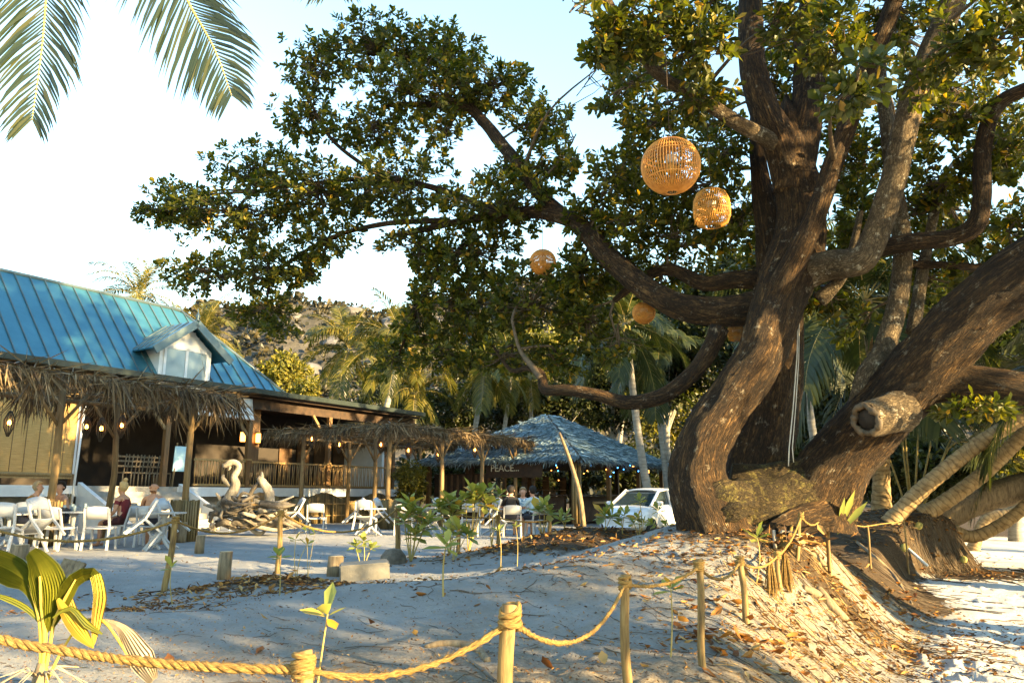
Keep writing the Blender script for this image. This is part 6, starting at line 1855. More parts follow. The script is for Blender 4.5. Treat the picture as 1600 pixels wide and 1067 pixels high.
# ---------------------------------------------------------------- driftwood sculpture
def driftwood():
    Y = 21.5
    g = at(385, 826, Y); g.z = gh(g.x, g.y)
    root = thing('driftwood_sculpture', 'tangled driftwood sculpture with a swan-like rearing neck', 'sculpture', g)
    rg = random.Random(4)
    def piece(pts, w, name='branch', m='drift', amp=.16):
        P = [at(*p) for p in pts]; Rr = [m_px(x, Y) / 2 for x in w]
        pth, rd = smooth_path(P, Rr, .05)
        mb = MB(); mb.tube(pth, rd, 12, rfun=bark_fun(int(pts[0][0] * 3 + pts[0][1]), amp, 4)); return mb.build(name, M[m], root, world=True)
    piece([(352, 792, Y), (362, 772, Y), (368, 757, Y), (366, 745, Y), (372, 734, Y), (373, 727, Y), (367, 722.5, Y), (359, 723.5, Y), (350, 728, Y), (347, 729, Y)], [20, 16, 13, 10, 8.5, 8.5, 9, 10, 7, 3], 'neck', amp=.1)
    piece([(360, 728, Y), (358, 733, Y), (355, 735, Y)], [4, 3, 1.5], 'jaw')
    piece([(366, 764, Y), (357, 757, Y), (351, 751, Y), (348, 745, Y), (350, 741, Y)], [7, 6, 6, 5, 2], 'hook')
    piece([(424, 812, Y), (423, 790, Y), (420, 770, Y), (413, 756, Y), (406, 748, Y), (402, 750, Y)], [20, 17, 16, 13, 11, 5], 'rearing_trunk')
    piece([(408, 750, Y), (410, 743, Y), (409, 737, Y)], [6, 5, 2], 'ear_snag')
    piece([(389, 812, Y), (388, 790, Y), (392, 770, Y), (402, 757, Y), (408, 752, Y)], [7, 6, 6, 6, 5], 'arched_branch', 'drift_dark')
    piece([(334, 800, Y), (345, 785, Y), (352, 786, Y), (362, 792, Y)], [3, 8, 14, 10], 'pale_knot')
    piece([(338, 770, Y), (345, 782, Y), (350, 795, Y)], [3, 6, 8], 'snag')
    piece([(318, 788, Y), (335, 792, Y), (360, 802, Y), (390, 806, Y)], [3, 7, 11, 14], 'branch')
    for k in range(75):
        x0 = rg.uniform(325, 430); y0 = rg.uniform(782, 824)
        a = rg.gauss(0, .9)
        ln = rg.uniform(18, 55); x1 = min(462, max(312, x0 + ln * math.cos(a))); y1 = min(825, max(775, y0 + ln * .4 * math.sin(a)))
        yy = Y + rg.uniform(-.5, .5)
        piece([(x0, y0, yy), ((x0 + x1) / 2 + rg.gauss(0, 4), (y0 + y1) / 2 + rg.gauss(0, 7), yy + rg.gauss(0, .2)), (x1, y1, yy)], [rg.uniform(3, 9), rg.uniform(3, 7), rg.uniform(.6, 3)], 'branch', 'drift_dark' if k % 3 else 'drift')
    for k in range(6):
        x0 = 336 + k * 20
        piece([(x0, 822, Y - .2), (x0 + 16, 815, Y - .3), (x0 + 34, 823, Y - .2)], [7, 11, 5], 'base_log', 'drift_dark')
driftwood()

# ---------------------------------------------------------------- car
def car():
    c0 = at(1008, 800, 25.5); z0 = gh(c0.x, c0.y)
    root = thing('white_hatchback_car', 'small white hatchback car parked beyond the earth mound', 'car', (c0.x, c0.y, z0), R(-127))
    # stations along the length: x, half width low, half width belt, sill z, belt z
    ST = [(1.86, .55, .52, .32, .60), (1.78, .70, .64, .24, .70), (1.55, .80, .72, .20, .82), (1.2, .83, .76, .19, .90), (.85, .84, .78, .19, .96), (.3, .85, .79, .19, .98), (-.5, .85, .79, .19, 1.0), (-1.2, .84, .77, .20, 1.03), (-1.6, .80, .74, .24, 1.04), (-1.78, .72, .68, .34, .98), (-1.84, .62, .6, .45, .85)]
    vs, fs = [], []
    for x, wl, wb_, zs, zb in ST:
        zm = (zs + zb) / 2
        ring = [(0, zs), (wl * .85, zs), (wl * .98, zs + .08), (wl, zm), (wl * .985, zm + .08), (wb_, zb - .03), (wb_ * .9, zb), (wb_ * .5, zb + .025), (0, zb + .035)]
        ring = ring + [(-a, b) for a, b in ring[-2:0:-1]]
        vs += [(x, y, z) for y, z in ring]
    n = 16
    for i in range(len(ST) - 1):
        for k in range(n):
            fs.append((i * n + k, i * n + (k + 1) % n, (i + 1) * n + (k + 1) % n, (i + 1) * n + k))
    fs += [tuple(range(n)), tuple((len(ST) - 1) * n + k for k in range(n))]
    def face(ids):
        q = MB(); q.add([g[i] for i in ids], [(0, 1, 2, 3)]); return q
    mb = MB(); mb.add(vs, fs, smooth=True); body = mb.build('body', M['carpaint'], root)
    md = body.modifiers.new('s', 'SUBSURF'); md.levels = 1; md.render_levels = 2
    # greenhouse: glass volume and painted roof with pillars
    base = [(.95, .70), (-1.55, .70)]; topx = [(.10, .56), (-1.25, .56)]
    g = [(.98, -.70, .95), (.98, .70, .95), (-1.60, .70, 1.0), (-1.60, -.70, 1.0), (.12, -.57, 1.43), (.12, .57, 1.43), (-1.30, .57, 1.42), (-1.30, -.57, 1.42)]
    face((0, 1, 5, 4)).build('windscreen', M['glass'], root)
    for s in (0, 1):
        face((1, 2, 6, 5) if s else (0, 4, 7, 3)).build('side_window', M['glass'], root)
    face((2, 3, 7, 6)).build('rear_window', M['glass'], root)
    rf = MB(); vs, fs = [], []
    for i, x in enumerate(np.linspace(.2, -1.42, 8)):
        z = 1.43 + .06 * math.sin(PI * (i + .6) / 8.5)
        for y in np.linspace(-.6, .6, 7):
            vs.append((x, y, z + .035 * (1 - (y / .6) ** 2) - (.02 if abs(y) > .55 else 0)))
    for i in range(7):
        for k in range(6):
            fs.append((i * 7 + k, i * 7 + k + 1, (i + 1) * 7 + k + 1, (i + 1) * 7 + k))
    rf.add(vs, fs, smooth=True); o = rf.build('roof', M['carpaint'], root); md = o.modifiers.new('t', 'SOLIDIFY'); md.thickness = .05
    for s in (-1, 1):
        for a, b2, w in (((1.0, s * .715, .94), (.14, s * .585, 1.44), .07), ((-.35, s * .735, .98), (-.42, s * .60, 1.44), .09), ((-1.58, s * .72, 1.0), (-1.25, s * .59, 1.44), .16)):
            mb = MB(); mb.bar(a, b2, w, .05, up=(0, s, .3)); mb.build('pillar', M['carpaint'], root)
        mb = MB(); mb.box((.72, s * .90, 1.02), (.12, .20, .14)); o = mb.build('mirror', M['carpaint'], root); md = o.modifiers.new('b', 'BEVEL'); md.width = .04; md.segments = 3
        mb = MB(); mb.lathe([(0, .06), (.10, .04), (.16, -.02), (.17, -.06)], (1.60, s * .60, .70), 12, axis=(.75, s * .6, .35)); mb.build('headlight', M['lens'], root)
        for x in (1.15, -1.2):
            w = thing('wheel', '', ''); 
            bpy.data.objects.remove(w)
            mb = MB(); mb.lathe([(.19, -.09), (.28, -.095), (.30, -.06), (.30, .06), (.28, .095), (.19, .09)], (x, s * .76, .30), 22, axis=(0, s, 0)); wo_ = mb.build('wheel', M['rubber'], root)
            mb = MB(); mb.lathe([(0, .07), (.06, .085), (.17, .07), (.195, .088)], (x, s * .76, .30), 20, axis=(0, s, 0)); mb.build('rim', M['chrome'], wo_)
    mb = MB(); mb.box((1.80, 0, .42), (.10, .9, .12)); mb.build('grille', M['rubber'], root)
    mb = MB(); mb.box((1.86, 0, .56), (.02, .46, .10)); mb.build('number_plate', M['white'], root)
car()

# ---------------------------------------------------------------- seedlings
def rosette(mb_s, tip, out, n, ln, rg, lists):
    t1 = out.orthogonal().normalized(); t2 = out.cross(t1)
    ph = rg.random() * 6.28
    for j in range(n):
        an = ph + 2.4 * j; sp = .25 + .8 * j / n
        d = out * (1 - sp * .7) + (t1 * math.cos(an) + t2 * math.sin(an)) * sp + Vector((0, 0, -.25 * sp))
        lists[0].append(tuple(tip - out * (.12 * ln * j / n * 2))); lists[1].append(tuple(d)); lists[2].append(tuple(out + Vector((rg.gauss(0, .3), rg.gauss(0, .3), .2))))
        lists[3].append(ln * rg.uniform(.7, 1.15))
def seedling(label, px, pbase, Y, stems, group='broad-leaved seedlings on the sand', nleaf=9, leaf=.13, name='seedling', r=.008, yellow=False):
    """stems: list of (px, py) tips; leaves gather at each tip"""
    b = at(px, pbase, Y); b.z = gh(b.x, b.y)
    root = thing(name, label, 'plant', b, 0, group)
    rg = random.Random(int(px * 7 + pbase))
    sm = MB(); lists = [[], [], [], []]
    for (tx, ty) in stems:
        t = at(tx, ty, Y + rg.gauss(0, .03) * Y / 8)
        mid = b.lerp(t, .55) + Vector((rg.gauss(0, .02), rg.gauss(0, .02), 0))
        pth, rd = smooth_path([b - Vector((0, 0, .03)), mid, t], [r, r * .8, r * .55], .03)
        sm.tube(pth, rd, 6)
        out = ((t - mid).normalized() + Vector((0, -.25, .5))).normalized()
        rosette(sm, t, out, nleaf, leaf, rg, lists)
    sm.build('stem', M['rachis'], root, world=True)
    P, D, Nn, L = [np.array(x) for x in lists]
    W = L * .52
    rl = root.location
    for i in range(len(P)):                        # every leaf is its own piece
        V, F = leaf_arrays(P[i:i + 1] - np.array(tuple(rl)), D[i:i + 1], Nn[i:i + 1], L[i:i + 1], W[i:i + 1], droop=.3)
        np_mesh('leaf', V, F, M['plant_leaf_obj'], root, smooth=True)
    return root
M['plant_leaf_obj'] = leaf_mat('seedling_leaf_piece', [(0, (.15, .18, .04)), (.6, (.25, .27, .065)), (.9, (.34, .31, .07)), (1, (.5, .26, .03))], trans=.35, rough=.42, tcol=(1.3, 1.25, .6), island=False)
S = seedling
S('single-stemmed seedling with four big leaves growing behind the knotted front post', 492, 1012, 3.0, [(512, 958)], nleaf=5, leaf=.10, r=.005)
S('slender seedling with drooping leaves on the sand crest', 693, 914, 6.8, [(697, 850)], nleaf=8, leaf=.19, r=.009)
S('small seedling between the bend post and leaf-strewn post', 1046, 985, 5.2, [(1048, 918)], nleaf=6, leaf=.12, r=.006)
S('bright yellow-green seedling catching sun below the tree root', 1180, 905, 7.4, [(1183, 838)], nleaf=7, leaf=.16, r=.007)
S('seedling tied beside the crooked thin post', 270, 945, 7.5, [(268, 885)], nleaf=4, leaf=.11, r=.006)
S('seedling with brown hanging leaf at the leaf pile', 437, 935, 7.6, [(436, 868)], nleaf=6, leaf=.13, r=.006)
S('dark little seedling behind the leaf pile', 465, 875, 9.8, [(462, 842), (480, 850)], nleaf=5, leaf=.12, r=.006)
S('leggy weed between the leaf pile and pale stump', 482, 872, 10.2, [(478, 828), (492, 832)], nleaf=6, leaf=.08, r=.004)
S('leafy tuft behind the concrete block', 568, 870, 11.0, [(568, 845), (556, 854), (580, 856)], nleaf=8, leaf=.14)
S('big leafy shrub growing round the rope-wrapped post', 642, 858, 12.6, [(640, 785), (655, 800), (632, 812), (662, 825), (648, 835), (670, 812), (640, 800)], nleaf=12, leaf=.24, r=.011)
S('tall leafy shrub with a yellow dying leaf', 703, 838, 13.0, [(702, 782), (692, 800), (715, 792), (708, 800), (688, 790)], nleaf=12, leaf=.24, r=.011)
S('tallest leafy shrub before the bar with yellowing lower leaves', 732, 830, 13.2, [(738, 768), (752, 772), (742, 785), (760, 786), (728, 780)], nleaf=12, leaf=.25, r=.011)
S('thin yellow-leaved shrub between the tallest one and bar counter', 768, 830, 13.4, [(772, 780), (780, 772), (766, 765)], nleaf=7, leaf=.17, r=.008)
S('low bright leafy plant on the front of the earth mound', 708, 852, 12.2, [(716, 826), (730, 834), (702, 830)], nleaf=11, leaf=.24)
S('dim seedling on the shaded sand crest', 782, 860, 9.5, [(780, 828)], nleaf=5, leaf=.13, r=.006)
S('twiggy seedling beside the dim one', 808, 852, 9.8, [(806, 822)], nleaf=4, leaf=.08, r=.005)
S('upright leafy plant in front of the bar counter', 848, 832, 13.2, [(850, 790), (842, 798), (856, 800)], nleaf=10, leaf=.24, r=.01)
S('small plant between the upright plant and leaning pole', 882, 832, 13.0, [(884, 806), (876, 812)], nleaf=6, leaf=.18)
S('dark drooping plant below the car bonnet', 945, 826, 12.6, [(944, 804), (956, 806)], nleaf=11, leaf=.24)
S('tall seedling standing before the car windscreen', 1000, 826, 12.4, [(999, 782)], nleaf=7, leaf=.17, r=.008)
S('yellow leaf tuft below the car headlight', 998, 828, 12.2, [(997, 808), (990, 816), (1006, 816)], nleaf=9, leaf=.13)
S('yellowish sprawling plant before the car door', 1062, 828, 12.0, [(1028, 796), (1020, 818), (1040, 820)], nleaf=8, leaf=.13, r=.007)
S('dark leafy plant under the car bumper', 972, 826, 12.4, [(968, 806), (976, 802)], nleaf=7, leaf=.19)
# two upright blades by the right trunk
b0 = at(1308, 835, 9.0)
bl_ = thing('strap_leaf_plant', 'bright strap-leaved plant at the foot of the sawn-stub trunk', 'plant', (b0.x, b0.y, gh(b0.x, b0.y)))
for (tx, ty) in ((1338, 766), (1356, 784), (1322, 778)):
    t = at(tx, ty, 8.8); d = t - b0
    V, F = leaf_arrays(np.array([tuple(b0 - bl_.location)]), np.array([tuple(d)]), np.array([(.3, -1, .5)]), np.array([d.length]), np.array([.075]), droop=.05)
    np_mesh('blade', V, F, M['plant_leaf_obj'], bl_, smooth=True)

# ---------------------------------------------------------------- coconut seedling at the front left
def coconut_seedling():
    Y = 4.2
    b = at(62, 1075, Y); b.z = gh(b.x, b.y)
    root = thing('coconut_seedling', 'young coconut palm with broad pleated leaves and one withered frond', 'plant', b)
    green = mat('young_palm_leaf', [(.3, (.23, .25, .02)), (.7, (.40, .38, .035))], scale=4, stretch=(1, 1, 1), bump=.15, rough=.4)
    m, t, N, Lk = nt('young_palm_leaf_translucent')  # translucent blade material with brown spots
    v = coords(t, 'UV', (1, 1, 1))
    wv = node(t, 'ShaderNodeTexNoise', Scale=3.0, Detail=3.0); Lk.new(v, wv.inputs['Vector'])
    col = ramp(t, [(.28, (.10, .055, .015)), (.36, (.11, .125, .012)), (.6, (.19, .19, .018)), (.8, (.29, .22, .026))], wv.outputs['Fac'])
    bs = node(t, 'ShaderNodeBsdfPrincipled', Roughness=.38); Lk.new(col, bs.inputs['Base Color'])
    tr = node(t, 'ShaderNodeBsdfTranslucent'); Lk.new(col, tr.inputs['Color'])
    mx = node(t, 'ShaderNodeMixShader'); mx.inputs[0].default_value = .4; Lk.new(bs.outputs[0], mx.inputs[1]); Lk.new(tr.outputs[0], mx.inputs[2])
    oo = node(t, 'ShaderNodeOutputMaterial'); Lk.new(mx.outputs[0], oo.inputs[0])
    wither = mat('withered_leaf', [(.3, (.20, .15, .09)), (.7, (.42, .35, .25))], scale=6, bump=.3, rough=.8)
    browned = mat('browning_leaf', [(.3, (.30, .12, .02)), (.5, (.36, .26, .03)), (.7, (.30, .32, .03))], scale=3.5, bump=.1, rough=.5)
    def pleated(name, axis, widths, mt, pl=.018, npl=15, dirw=(1, 0, 0), ydip=0.0):
        """broad pleated blade: axis pixels, half widths in pixels left and right"""
        P = [at(*p) for p in axis]
        pth, _ = smooth_path(P, [1] * len(P), .03)
        W, _w = smooth_path([Vector((a, c, 0)) for a, c in widths], [1] * len(widths), .001) if False else (None, None)
        n = len(pth); vs, fs, uv = [], [], []
        for i, p in enumerate(pth):
            f = i / (n - 1) * (len(widths) - 1); k = min(len(widths) - 2, int(f)); g = f - k
            wl = m_px(widths[k][0] * (1 - g) + widths[k + 1][0] * g, Y); wr = m_px(widths[k][1] * (1 - g) + widths[k + 1][1] * g, Y)
            tn = (pth[min(n - 1, i + 1)] - pth[max(0, i - 1)]).normalized()
            sd_ = Vector((tn.z, 0, -tn.x)).normalized() if abs(tn.x) + abs(tn.z) > .01 else Vector((1, 0, 0))
            for q in range(2 * npl + 1):
                s = q / npl - 1
                w_ = wl if s < 0 else wr
                dep = (pl if q % 2 else -pl) * min(1, w_ * 9) + abs(s) * w_ * .35
                vs.append(p + sd_ * (s * w_) + Vector((0, dep + ydip * s, -abs(s) * w_ * .1)))
        c = 2 * npl + 1
        for i in range(n - 1):
            for q in range(c - 1):
                fs.append((i * c + q, i * c + q + 1, (i + 1) * c + q + 1, (i + 1) * c + q))
                uv.append(((q * .2, i * .05), ((q + 1) * .2, i * .05), ((q + 1) * .2, i * .05 + .05), (q * .2, i * .05 + .05)))
        mb = MB(); mb.add(vs, fs, uv); return mb.build(name, mt, root, world=True)
    pleated('leaf', [(66, 985, Y), (58, 945, Y), (40, 905, Y), (-6, 878, Y + .05), (-60, 872, Y + .1)], [(2, 2), (10, 10), (24, 20), (26, 20), (4, 4)], m)
    pleated('leaf', [(70, 990, Y), (74, 950, Y - .02), (72, 912, Y - .04), (60, 880, Y - .05), (46, 862, Y - .05)], [(2, 2), (18, 16), (26, 28), (24, 24), (8, 10)], m)
    pleated('leaf', [(78, 985, Y), (96, 945, Y - .03), (116, 908, Y - .05), (142, 897, Y - .05), (154, 910, Y - .06)], [(2, 2), (10, 8), (16, 10), (13, 8), (6, 6)], m)
    pleated('hanging_leaf', [(148, 898, Y - .06), (152, 925, Y - .07), (148, 965, Y - .08), (145, 1010, Y - .09)], [(9, 8), (14, 6), (10, 5), (1, 1)], browned, npl=6)
    pleated('hanging_leaf', [(90, 935, Y - .05), (104, 962, Y - .07), (124, 990, Y - .09), (146, 1012, Y - .1)], [(3, 3), (12, 9), (14, 9), (1, 1)], browned, npl=7)
    pleated('hanging_leaf', [(108, 935, Y), (116, 960, Y), (130, 985, Y), (146, 1008, Y)], [(5, 4), (8, 5), (6, 4), (1, 1)], browned, npl=4)
    pleated('narrow_leaf', [(68, 980, Y), (48, 955, Y), (20, 938, Y), (-20, 925, Y)], [(1, 1), (5, 4), (5, 4), (1, 1)], m, npl=3)
    pleated('narrow_leaf', [(82, 965, Y - .1), (110, 950, Y - .1), (135, 975, Y - .1), (160, 990, Y - .1)], [(1, 1), (4, 3), (6, 5), (1, 1)], m, npl=3)
    pleated('withered_frond', [(140, 968, Y - .05), (165, 970, Y - .05), (190, 982, Y - .06), (214, 1020, Y - .08), (240, 1062, Y - .1)], [(2, 2), (5, 5), (14, 14), (20, 18), (6, 8)], wither, pl=.022, npl=8)
    mb = MB()
    for pts, r in (([(64, 1072, Y), (68, 1030, Y), (70, 985, Y), (66, 950, Y - .01), (62, 900, Y - .06)], .013), ([(66, 1070, Y), (76, 1020, Y), (84, 975, Y), (96, 945, Y - .04), (118, 905, Y - .06)], .009),
                   ([(62, 1070, Y), (64, 1010, Y), (60, 960, Y), (44, 912, Y)], .010), ([(70, 1070, Y), (100, 1010, Y), (130, 972, Y), (160, 969, Y - .05), (185, 1000, Y - .07), (205, 1035, Y - .09)], .007)):
        pth, rd = smooth_path([at(*p) for p in pts], [r * 1.2] + [r] * (len(pts) - 2) + [r * .4], .04)
        mb.tube(pth, rd, 8)
    mb.build('stems', mat('seedling_stem', [(.3, (.36, .20, .03)), (.7, (.50, .36, .05))], scale=8, bump=.1), root, world=True)
    mb = MB()
    pth, rd = smooth_path([at(60, 1090, Y), at(62, 1062, Y), at(66, 1035, Y)], [.05, .035, .022], .03); mb.tube(pth, rd, 12, rfun=bark_fun(3, .12)); mb.build('stalk', M['log'], root, world=True)
    rg = random.Random(5); mb = MB()
    for k in range(16):
        a = rg.random() * 6.28; c = at(62, 1060, Y)
        mb.tube([c, c + Vector((.08 * math.cos(a), .08 * math.sin(a), .05)), c + Vector((.24 * math.cos(a), .24 * math.sin(a), -.03 + rg.gauss(0, .03)))], [.006, .005, .002], 4)
    mb.build('fibres', wither, root, world=True)
coconut_seedling()
# ---------------------------------------------------------------- litter on the sand
lrng = random.Random(77)
def lz(x, y):
    return gh(x, y)
# dry leaves one can pick out: each its own
protos = []
for q in range(4):
    V, F = leaf_arrays(np.zeros((1, 3)), np.array([[0, 1.0, 0]]), np.array([[0, 0, 1.0]]), np.array([1.0]), np.array([.44 + .04 * q]), fold=.2 + .12 * q, droop=-.25 + .14 * q)
    me = bpy.data.meshes.new('fallen_leaf'); me.from_pydata([tuple(v) for v in V], [], [tuple(f) for f in F]); me.materials.append(M['dry_leaf']); protos.append(me)
    for pl in me.polygons: pl.use_smooth = True
def drop_leaf(x, y, s, lb='dry orange-brown leaf lying singly on the pale sand slope', gp='single fallen leaves on the sand'):
    o = bpy.data.objects.new('fallen_leaf', lrng.choice(protos)); COL.objects.link(o)
    o.location = (x, y, lz(x, y) + .012); o.rotation_euler = (lrng.gauss(0, .3), lrng.gauss(0, .35), lrng.random() * 6.28); o.scale = (s, s, s)
    tag(o, lb, 'leaf', gp)
def ground_at(px, py):
    """where the sight line through a pixel meets the ground"""
    YS = np.concatenate([np.arange(1.6, 12, .04), np.arange(12, 45, .12)])
    p1 = at(px, py, 1.0)
    X = p1.x * YS; Z = CAMZ + (p1.z - CAMZ) * YS
    k = np.nonzero(Z < ground_height(X, YS))[0]
    return (float(X[k[0]]), float(YS[k[0]])) if len(k) else None
spots = []
for (px, py) in ((680, 995), (650, 998), (705, 1003), (690, 1032), (420, 972), (668, 930), (585, 975), (865, 915), (905, 918), (1100, 925), (1000, 930), (865, 1050), (935, 1035), (945, 1042), (1015, 1045), (1105, 958), (1110, 965), (815, 945), (985, 935), (345, 918), (1010, 1012), (270, 1045), (400, 1025)):
    g = ground_at(px, py)
    if g: spots.append((g[0], g[1], lrng.uniform(.08, .15)))
WHERE = {}
def cluster(px, py, sx, sy, n, s=(.07, .14), where='in the heap below the peeled posts'):
    for i in range(n):
        g = ground_at(px + lrng.gauss(0, sx), py + lrng.gauss(0, sy))
        if g:
            WHERE[len(spots)] = where; spots.append((g[0], g[1], lrng.uniform(*s)))
cluster(1075, 985, 16, 12, 14, where='round the small seedling between the posts'); cluster(1150, 1000, 36, 12, 40); cluster(1215, 1010, 40, 14, 30); cluster(1130, 940, 40, 20, 18); cluster(1260, 950, 60, 30, 14)
cluster(1385, 935, 26, 16, 44, where='in the golden heap at the foot of the bank'); cluster(1440, 975, 26, 14, 12, where='on the open bright beach sand'); cluster(1400, 1010, 70, 40, 14, where='on the open bright beach sand'); cluster(1180, 1050, 50, 14, 16); cluster(1460, 900, 30, 5, 14, (.1, .18), where='at the foot of the palm bank'); cluster(1180, 880, 40, 14, 14, where='below the mossy tree root')
for i_, (x, y, s) in enumerate(spots):
    if i_ in WHERE:
        drop_leaf(x, y, s, 'dry orange-brown fallen leaf ' + WHERE[i_], 'fallen leaves ' + WHERE[i_])
    else:
        drop_leaf(x, y, s)
# finer leaf litter and chips that nobody could count
def litter():
    rg = np.random.default_rng(9)
    PX, S_ = [], []
    def scat(cx, cy, sx, sy, n, s0, s1):
        PX.append(np.stack([rg.normal(cx, sx, n), rg.normal(cy, sy, n)], -1)); S_.append(rg.uniform(s0, s1, n))
    scat(-2.75, 8.75, .62, .32, 900, .04, .11); scat(-2.3, 7.9, .8, .18, 500, .03, .08); scat(-3.4, 7.0, .5, .14, 260, .03, .08)
    scat(1.2, 12.6, 1.3, .6, 1100, .05, .13); scat(3.0, 8.2, 1.2, .5, 900, .04, .10); scat(1.0, 7.6, 1.2, .5, 260, .03, .08)
    scat(8.8, 17.0, 1.4, .7, 900, .05, .14); scat(3.6, 9.0, .9, .9, 700, .04, .11); scat(2.0, 5.9, .7, .7, 420, .03, .09); scat(5.0, 9.9, .8, .9, 420, .04, .11); scat(2.6, 6.9, .6, .7, 350, .03, .1)
    scat(0, 5, 3, 2, 500, .015, .04); scat(-3, 12, 5, 3, 400, .03, .07); scat(6, 9, 2.5, 2.5, 260, .03, .08); scat(7.5, 21, 4, 2.5, 700, .06, .15)
    scat(-.6, 4.8, 1.6, 1.2, 2600, .008, .028); scat(.8, 4.4, 1.2, 1.3, 2200, .010, .035); scat(-2.6, 5.6, 1.3, 1.0, 1700, .008, .026); scat(.6, 7.4, 1.5, .7, 900, .01, .03); scat(-4, 11, 3.5, 2.5, 700, .012, .035); scat(6, 8.5, 2.4, 2.2, 500, .012, .035); scat(2.8, 7.2, .7, .9, 900, .015, .06)
    XY = np.concatenate(PX); S = np.concatenate(S_)
    Z = ground_height(XY[:, 0], XY[:, 1])
    P = np.stack([XY[:, 0], XY[:, 1], Z + .008 + .02 * rg.random(len(Z))], -1)
    D = rg.normal(size=P.shape); D[:, 2] *= .3
    Nn = rg.normal(size=P.shape) * .35 + np.array((0, 0, 1))
    V, F = leaf_arrays(P, D, Nn, S, S * rg.uniform(.3, .55, len(S)), fold=.35, droop=.25)
    o = np_mesh('leaf_litter', V, F, M['litter'], kind='stuff'); tag(o, 'fine brown leaf litter and chips strewn over sand and earth', 'leaf litter')
    # thin rootlets and twigs lying about
    mb = MB(); r2 = random.Random(12)
    def sticks(n, cx, cy, sx, sy, l0, l1, r, ang=None, spread=.5, drop=0.0):
        for i in range(n):
            x, y = r2.gauss(cx, sx), r2.gauss(cy, sy); a = r2.random() * 6.28 if ang is None else ang + r2.gauss(0, spread)
            ln = r2.uniform(l0, l1); pts = []
            k = 5
            for j in range(k):
                f = j / (k - 1) - .5
                xx = x + math.cos(a) * ln * f + r2.gauss(0, .015 * ln / .3); yy = y + math.sin(a) * ln * f + r2.gauss(0, .015 * ln / .3)
                pts.append(Vector((xx, yy, 0)))
            zz = ground_height(np.array([p.x for p in pts]), np.array([p.y for p in pts]))
            for p, z in zip(pts, zz):
                p.z = float(z) + r * .4 + r2.random() * .008
            mb.tube(pts, [r * r2.uniform(.6, 1.2)] * k, 4, cap=False)
    sticks(170, .2, 4.2, 1.6, 1.3, .08, .35, .0022, R(-30), .6); sticks(120, -2.2, 5.0, 1.4, 1.2, .05, .25, .002, R(0), .6); sticks(110, 1.6, 5.4, .8, 1.2, .12, .5, .0026, R(-45), .4)
    sticks(160, 2.6, 7.2, .8, .9, .12, .55, .0035, R(-50), .5); sticks(160, 3.9, 8.8, .8, .8, .2, .8, .004, R(-55), .5); sticks(120, .6, 7.5, 1.5, .5, .06, .3, .003); sticks(120, -2.7, 8.7, .7, .35, .1, .35, .005)
    sticks(420, 8.9, 16.9, 1.2, .6, .3, 1.1, .008, R(-60), .4); sticks(160, 6.5, 13.8, .6, 1.2, .2, .8, .006, R(-40), .5); sticks(150, 1.3, 12.5, 1.3, .5, .1, .4, .006); sticks(90, 0.4, 3.0, 1.0, .7, .08, .3, .002, R(-35), .7)
    o = mb.build('rootlets_and_twigs', M['twig'], kind='stuff'); tag(o, 'thin dark rootlets and twigs littering the sand bank', 'twigs')
litter()
# pale straw and dry root fibre hanging down the sunlit face of the bank
def straw():
    rg = np.random.default_rng(19); n = 1700
    x = np.concatenate([rg.normal(4.0, .75, n), rg.normal(2.7, .7, n // 2), rg.normal(1.4, .8, n // 3)]); y = np.concatenate([rg.normal(9.0, .9, n), rg.normal(7.2, .8, n // 2), rg.normal(5.0, 1.0, n // 3)])
    d = bank_dist(x, y); k = (d > .05) & (d < 1.5); x, y, d = x[k], y[k], d[k]
    e = .05
    gx = (ground_height(x + e, y, False) - ground_height(x - e, y, False)) / (2 * e); gy = (ground_height(x, y + e, False) - ground_height(x, y - e, False)) / (2 * e)
    g_ = np.stack([-gx, -gy, -(gx ** 2 + gy ** 2)], -1) + 1e-4
    D = unit(g_) + rg.normal(size=(len(x), 3)) * np.array((.35, .35, .10))
    P = np.stack([x, y, ground_height(x, y) + .012], -1)
    Nn = np.stack([-gx, -gy, np.ones(len(x))], -1) + rg.normal(size=(len(x), 3)) * .3
    L = rg.uniform(.06, .30, len(x)); V, F = leaf_arrays(P, D, Nn, L, rg.uniform(.004, .012, len(x)), droop=.08, obov=False)
    o = np_mesh('dry_straw', V, F, M['straw'], kind='stuff'); tag(o, 'golden dry straw and root fibre on the sunlit bank face', 'straw')
straw()
# exposed roots
def root_piece(label, pts, w, m='log', grp='roots exposed in the sand bank'):
    P, Rr = [], []
    for (px, py), ww in zip(pts, w):
        g = ground_at(px, py)
        P.append(Vector((g[0], g[1], gh(*g) + .2 * m_px(ww, g[1])))); Rr.append(m_px(ww, g[1]) / 2)
    pth, rd = smooth_path(P, Rr, .03)
    mb = MB(); mb.tube(pth, rd, 10, rfun=bark_fun(int(pts[0][0]), .12)); tag(mb.build('exposed_root', M[m]), label, 'root', grp)
root_piece('dark curved root arching out of the sand behind the front rope', [(664, 1012), (690, 1008), (720, 1010), (745, 1016), (762, 1034)], [6, 11, 12, 12, 10])
root_piece('thin root trailing down beside the leaning front post', [(735, 1036), (755, 1050), (775, 1066)], [4, 6, 5], 'drift_dark')
root_piece('long thin root running down the sandy slope to the beach', [(1240, 850), (1275, 872), (1300, 900), (1330, 925), (1352, 945)], [5, 8, 8, 7, 4])
root_piece('stout broken root lying on the foot of the slope', [(1278, 925), (1295, 948), (1315, 968), (1330, 978)], [14, 18, 16, 8])
root_piece('pale root strip hanging over the leaf heap', [(1340, 850), (1365, 870), (1395, 900), (1425, 945)], [5, 6, 6, 4])
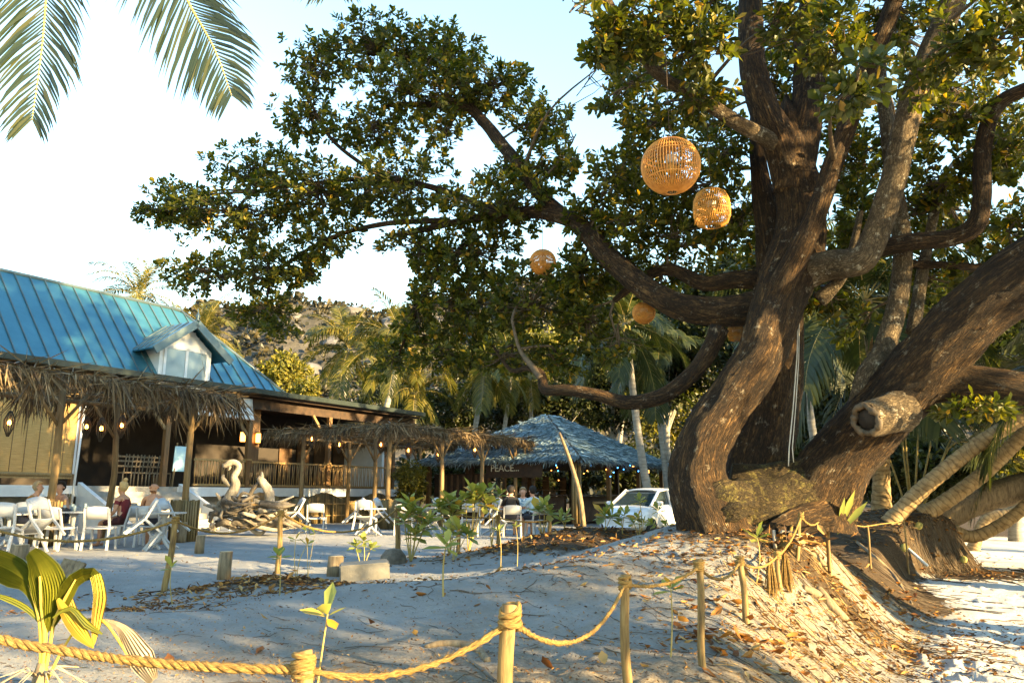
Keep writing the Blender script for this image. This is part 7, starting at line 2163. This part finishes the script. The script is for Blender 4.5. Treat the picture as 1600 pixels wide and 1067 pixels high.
root_piece('short root by the frayed tuft', [(1255, 922), (1270, 930), (1290, 934)], [8, 14, 6])
# pale bleached driftwood and dead leaves heaped at the tree foot
rg = random.Random(8)
hp = at(1222, 812, 8.5)
heap = thing('dead_frond_heap', 'heap of pale dead leaves and bleached twigs at the mossy root', 'debris', (hp.x, hp.y, gh(hp.x, hp.y)))
for k in range(16):
    a = rg.random() * 3.3 - .1; c = Vector((rg.gauss(0, .12), rg.gauss(0, .1), .02)); ln = rg.uniform(.15, .4)
    mb = MB(); mb.tube([c, c + Vector((math.cos(a) * ln * .5, rg.gauss(0, .08), math.sin(a) * ln * .45 + .05)), c + Vector((math.cos(a) * ln, rg.gauss(0, .1), math.sin(a) * ln * .6))], [.022, .016, .005], 7)
    mb.build('bleached_twig', M['drift'] if k % 2 else M['rope'], heap)
V, F = leaf_arrays(np.array([[rg.gauss(0, .2), rg.gauss(0, .15), .04 + rg.random() * .1] for k in range(70)]), np.array([[rg.gauss(0, 1), rg.gauss(0, 1), rg.gauss(.3, .5)] for k in range(70)]), np.array([[rg.gauss(0, 1), rg.gauss(0, 1), 1] for k in range(70)]), np.array([rg.uniform(.08, .2) for k in range(70)]), np.array([rg.uniform(.03, .07) for k in range(70)]))
np_mesh('dead_leaves', V, F, M['litter'], heap, kind='stuff')
# white pipe and coconuts at the palm bank
g = ground_at(1430, 885)
mb = MB(); a = Vector((g[0], g[1], gh(*g))); mb.tube([a + Vector((.12, -.25, .0)), a + Vector((-.1, .3, .42))], .03, 8); tag(mb.build('white_pipe', M['white']), 'short white plastic pipe sticking out of the eroded bank', 'pipe')
for (px, py, lb) in ((1436, 830, 'green coconut resting on the bank below the leaning palms'), (1506, 885, 'brownish coconut lying on the sand at the foot of the bank'), (1413, 862, 'orange-brown coconut husk on the bank face')):
    g = ground_at(px, py)
    if g:
        mb = MB(); mb.lathe([(0, -.09), (.055, -.07), (.08, 0), (.06, .07), (0, .1)], (g[0], g[1], gh(*g) + .07), 12, axis=(.6, .2, .5)); tag(mb.build('coconut', M['husk']), lb, 'coconut')
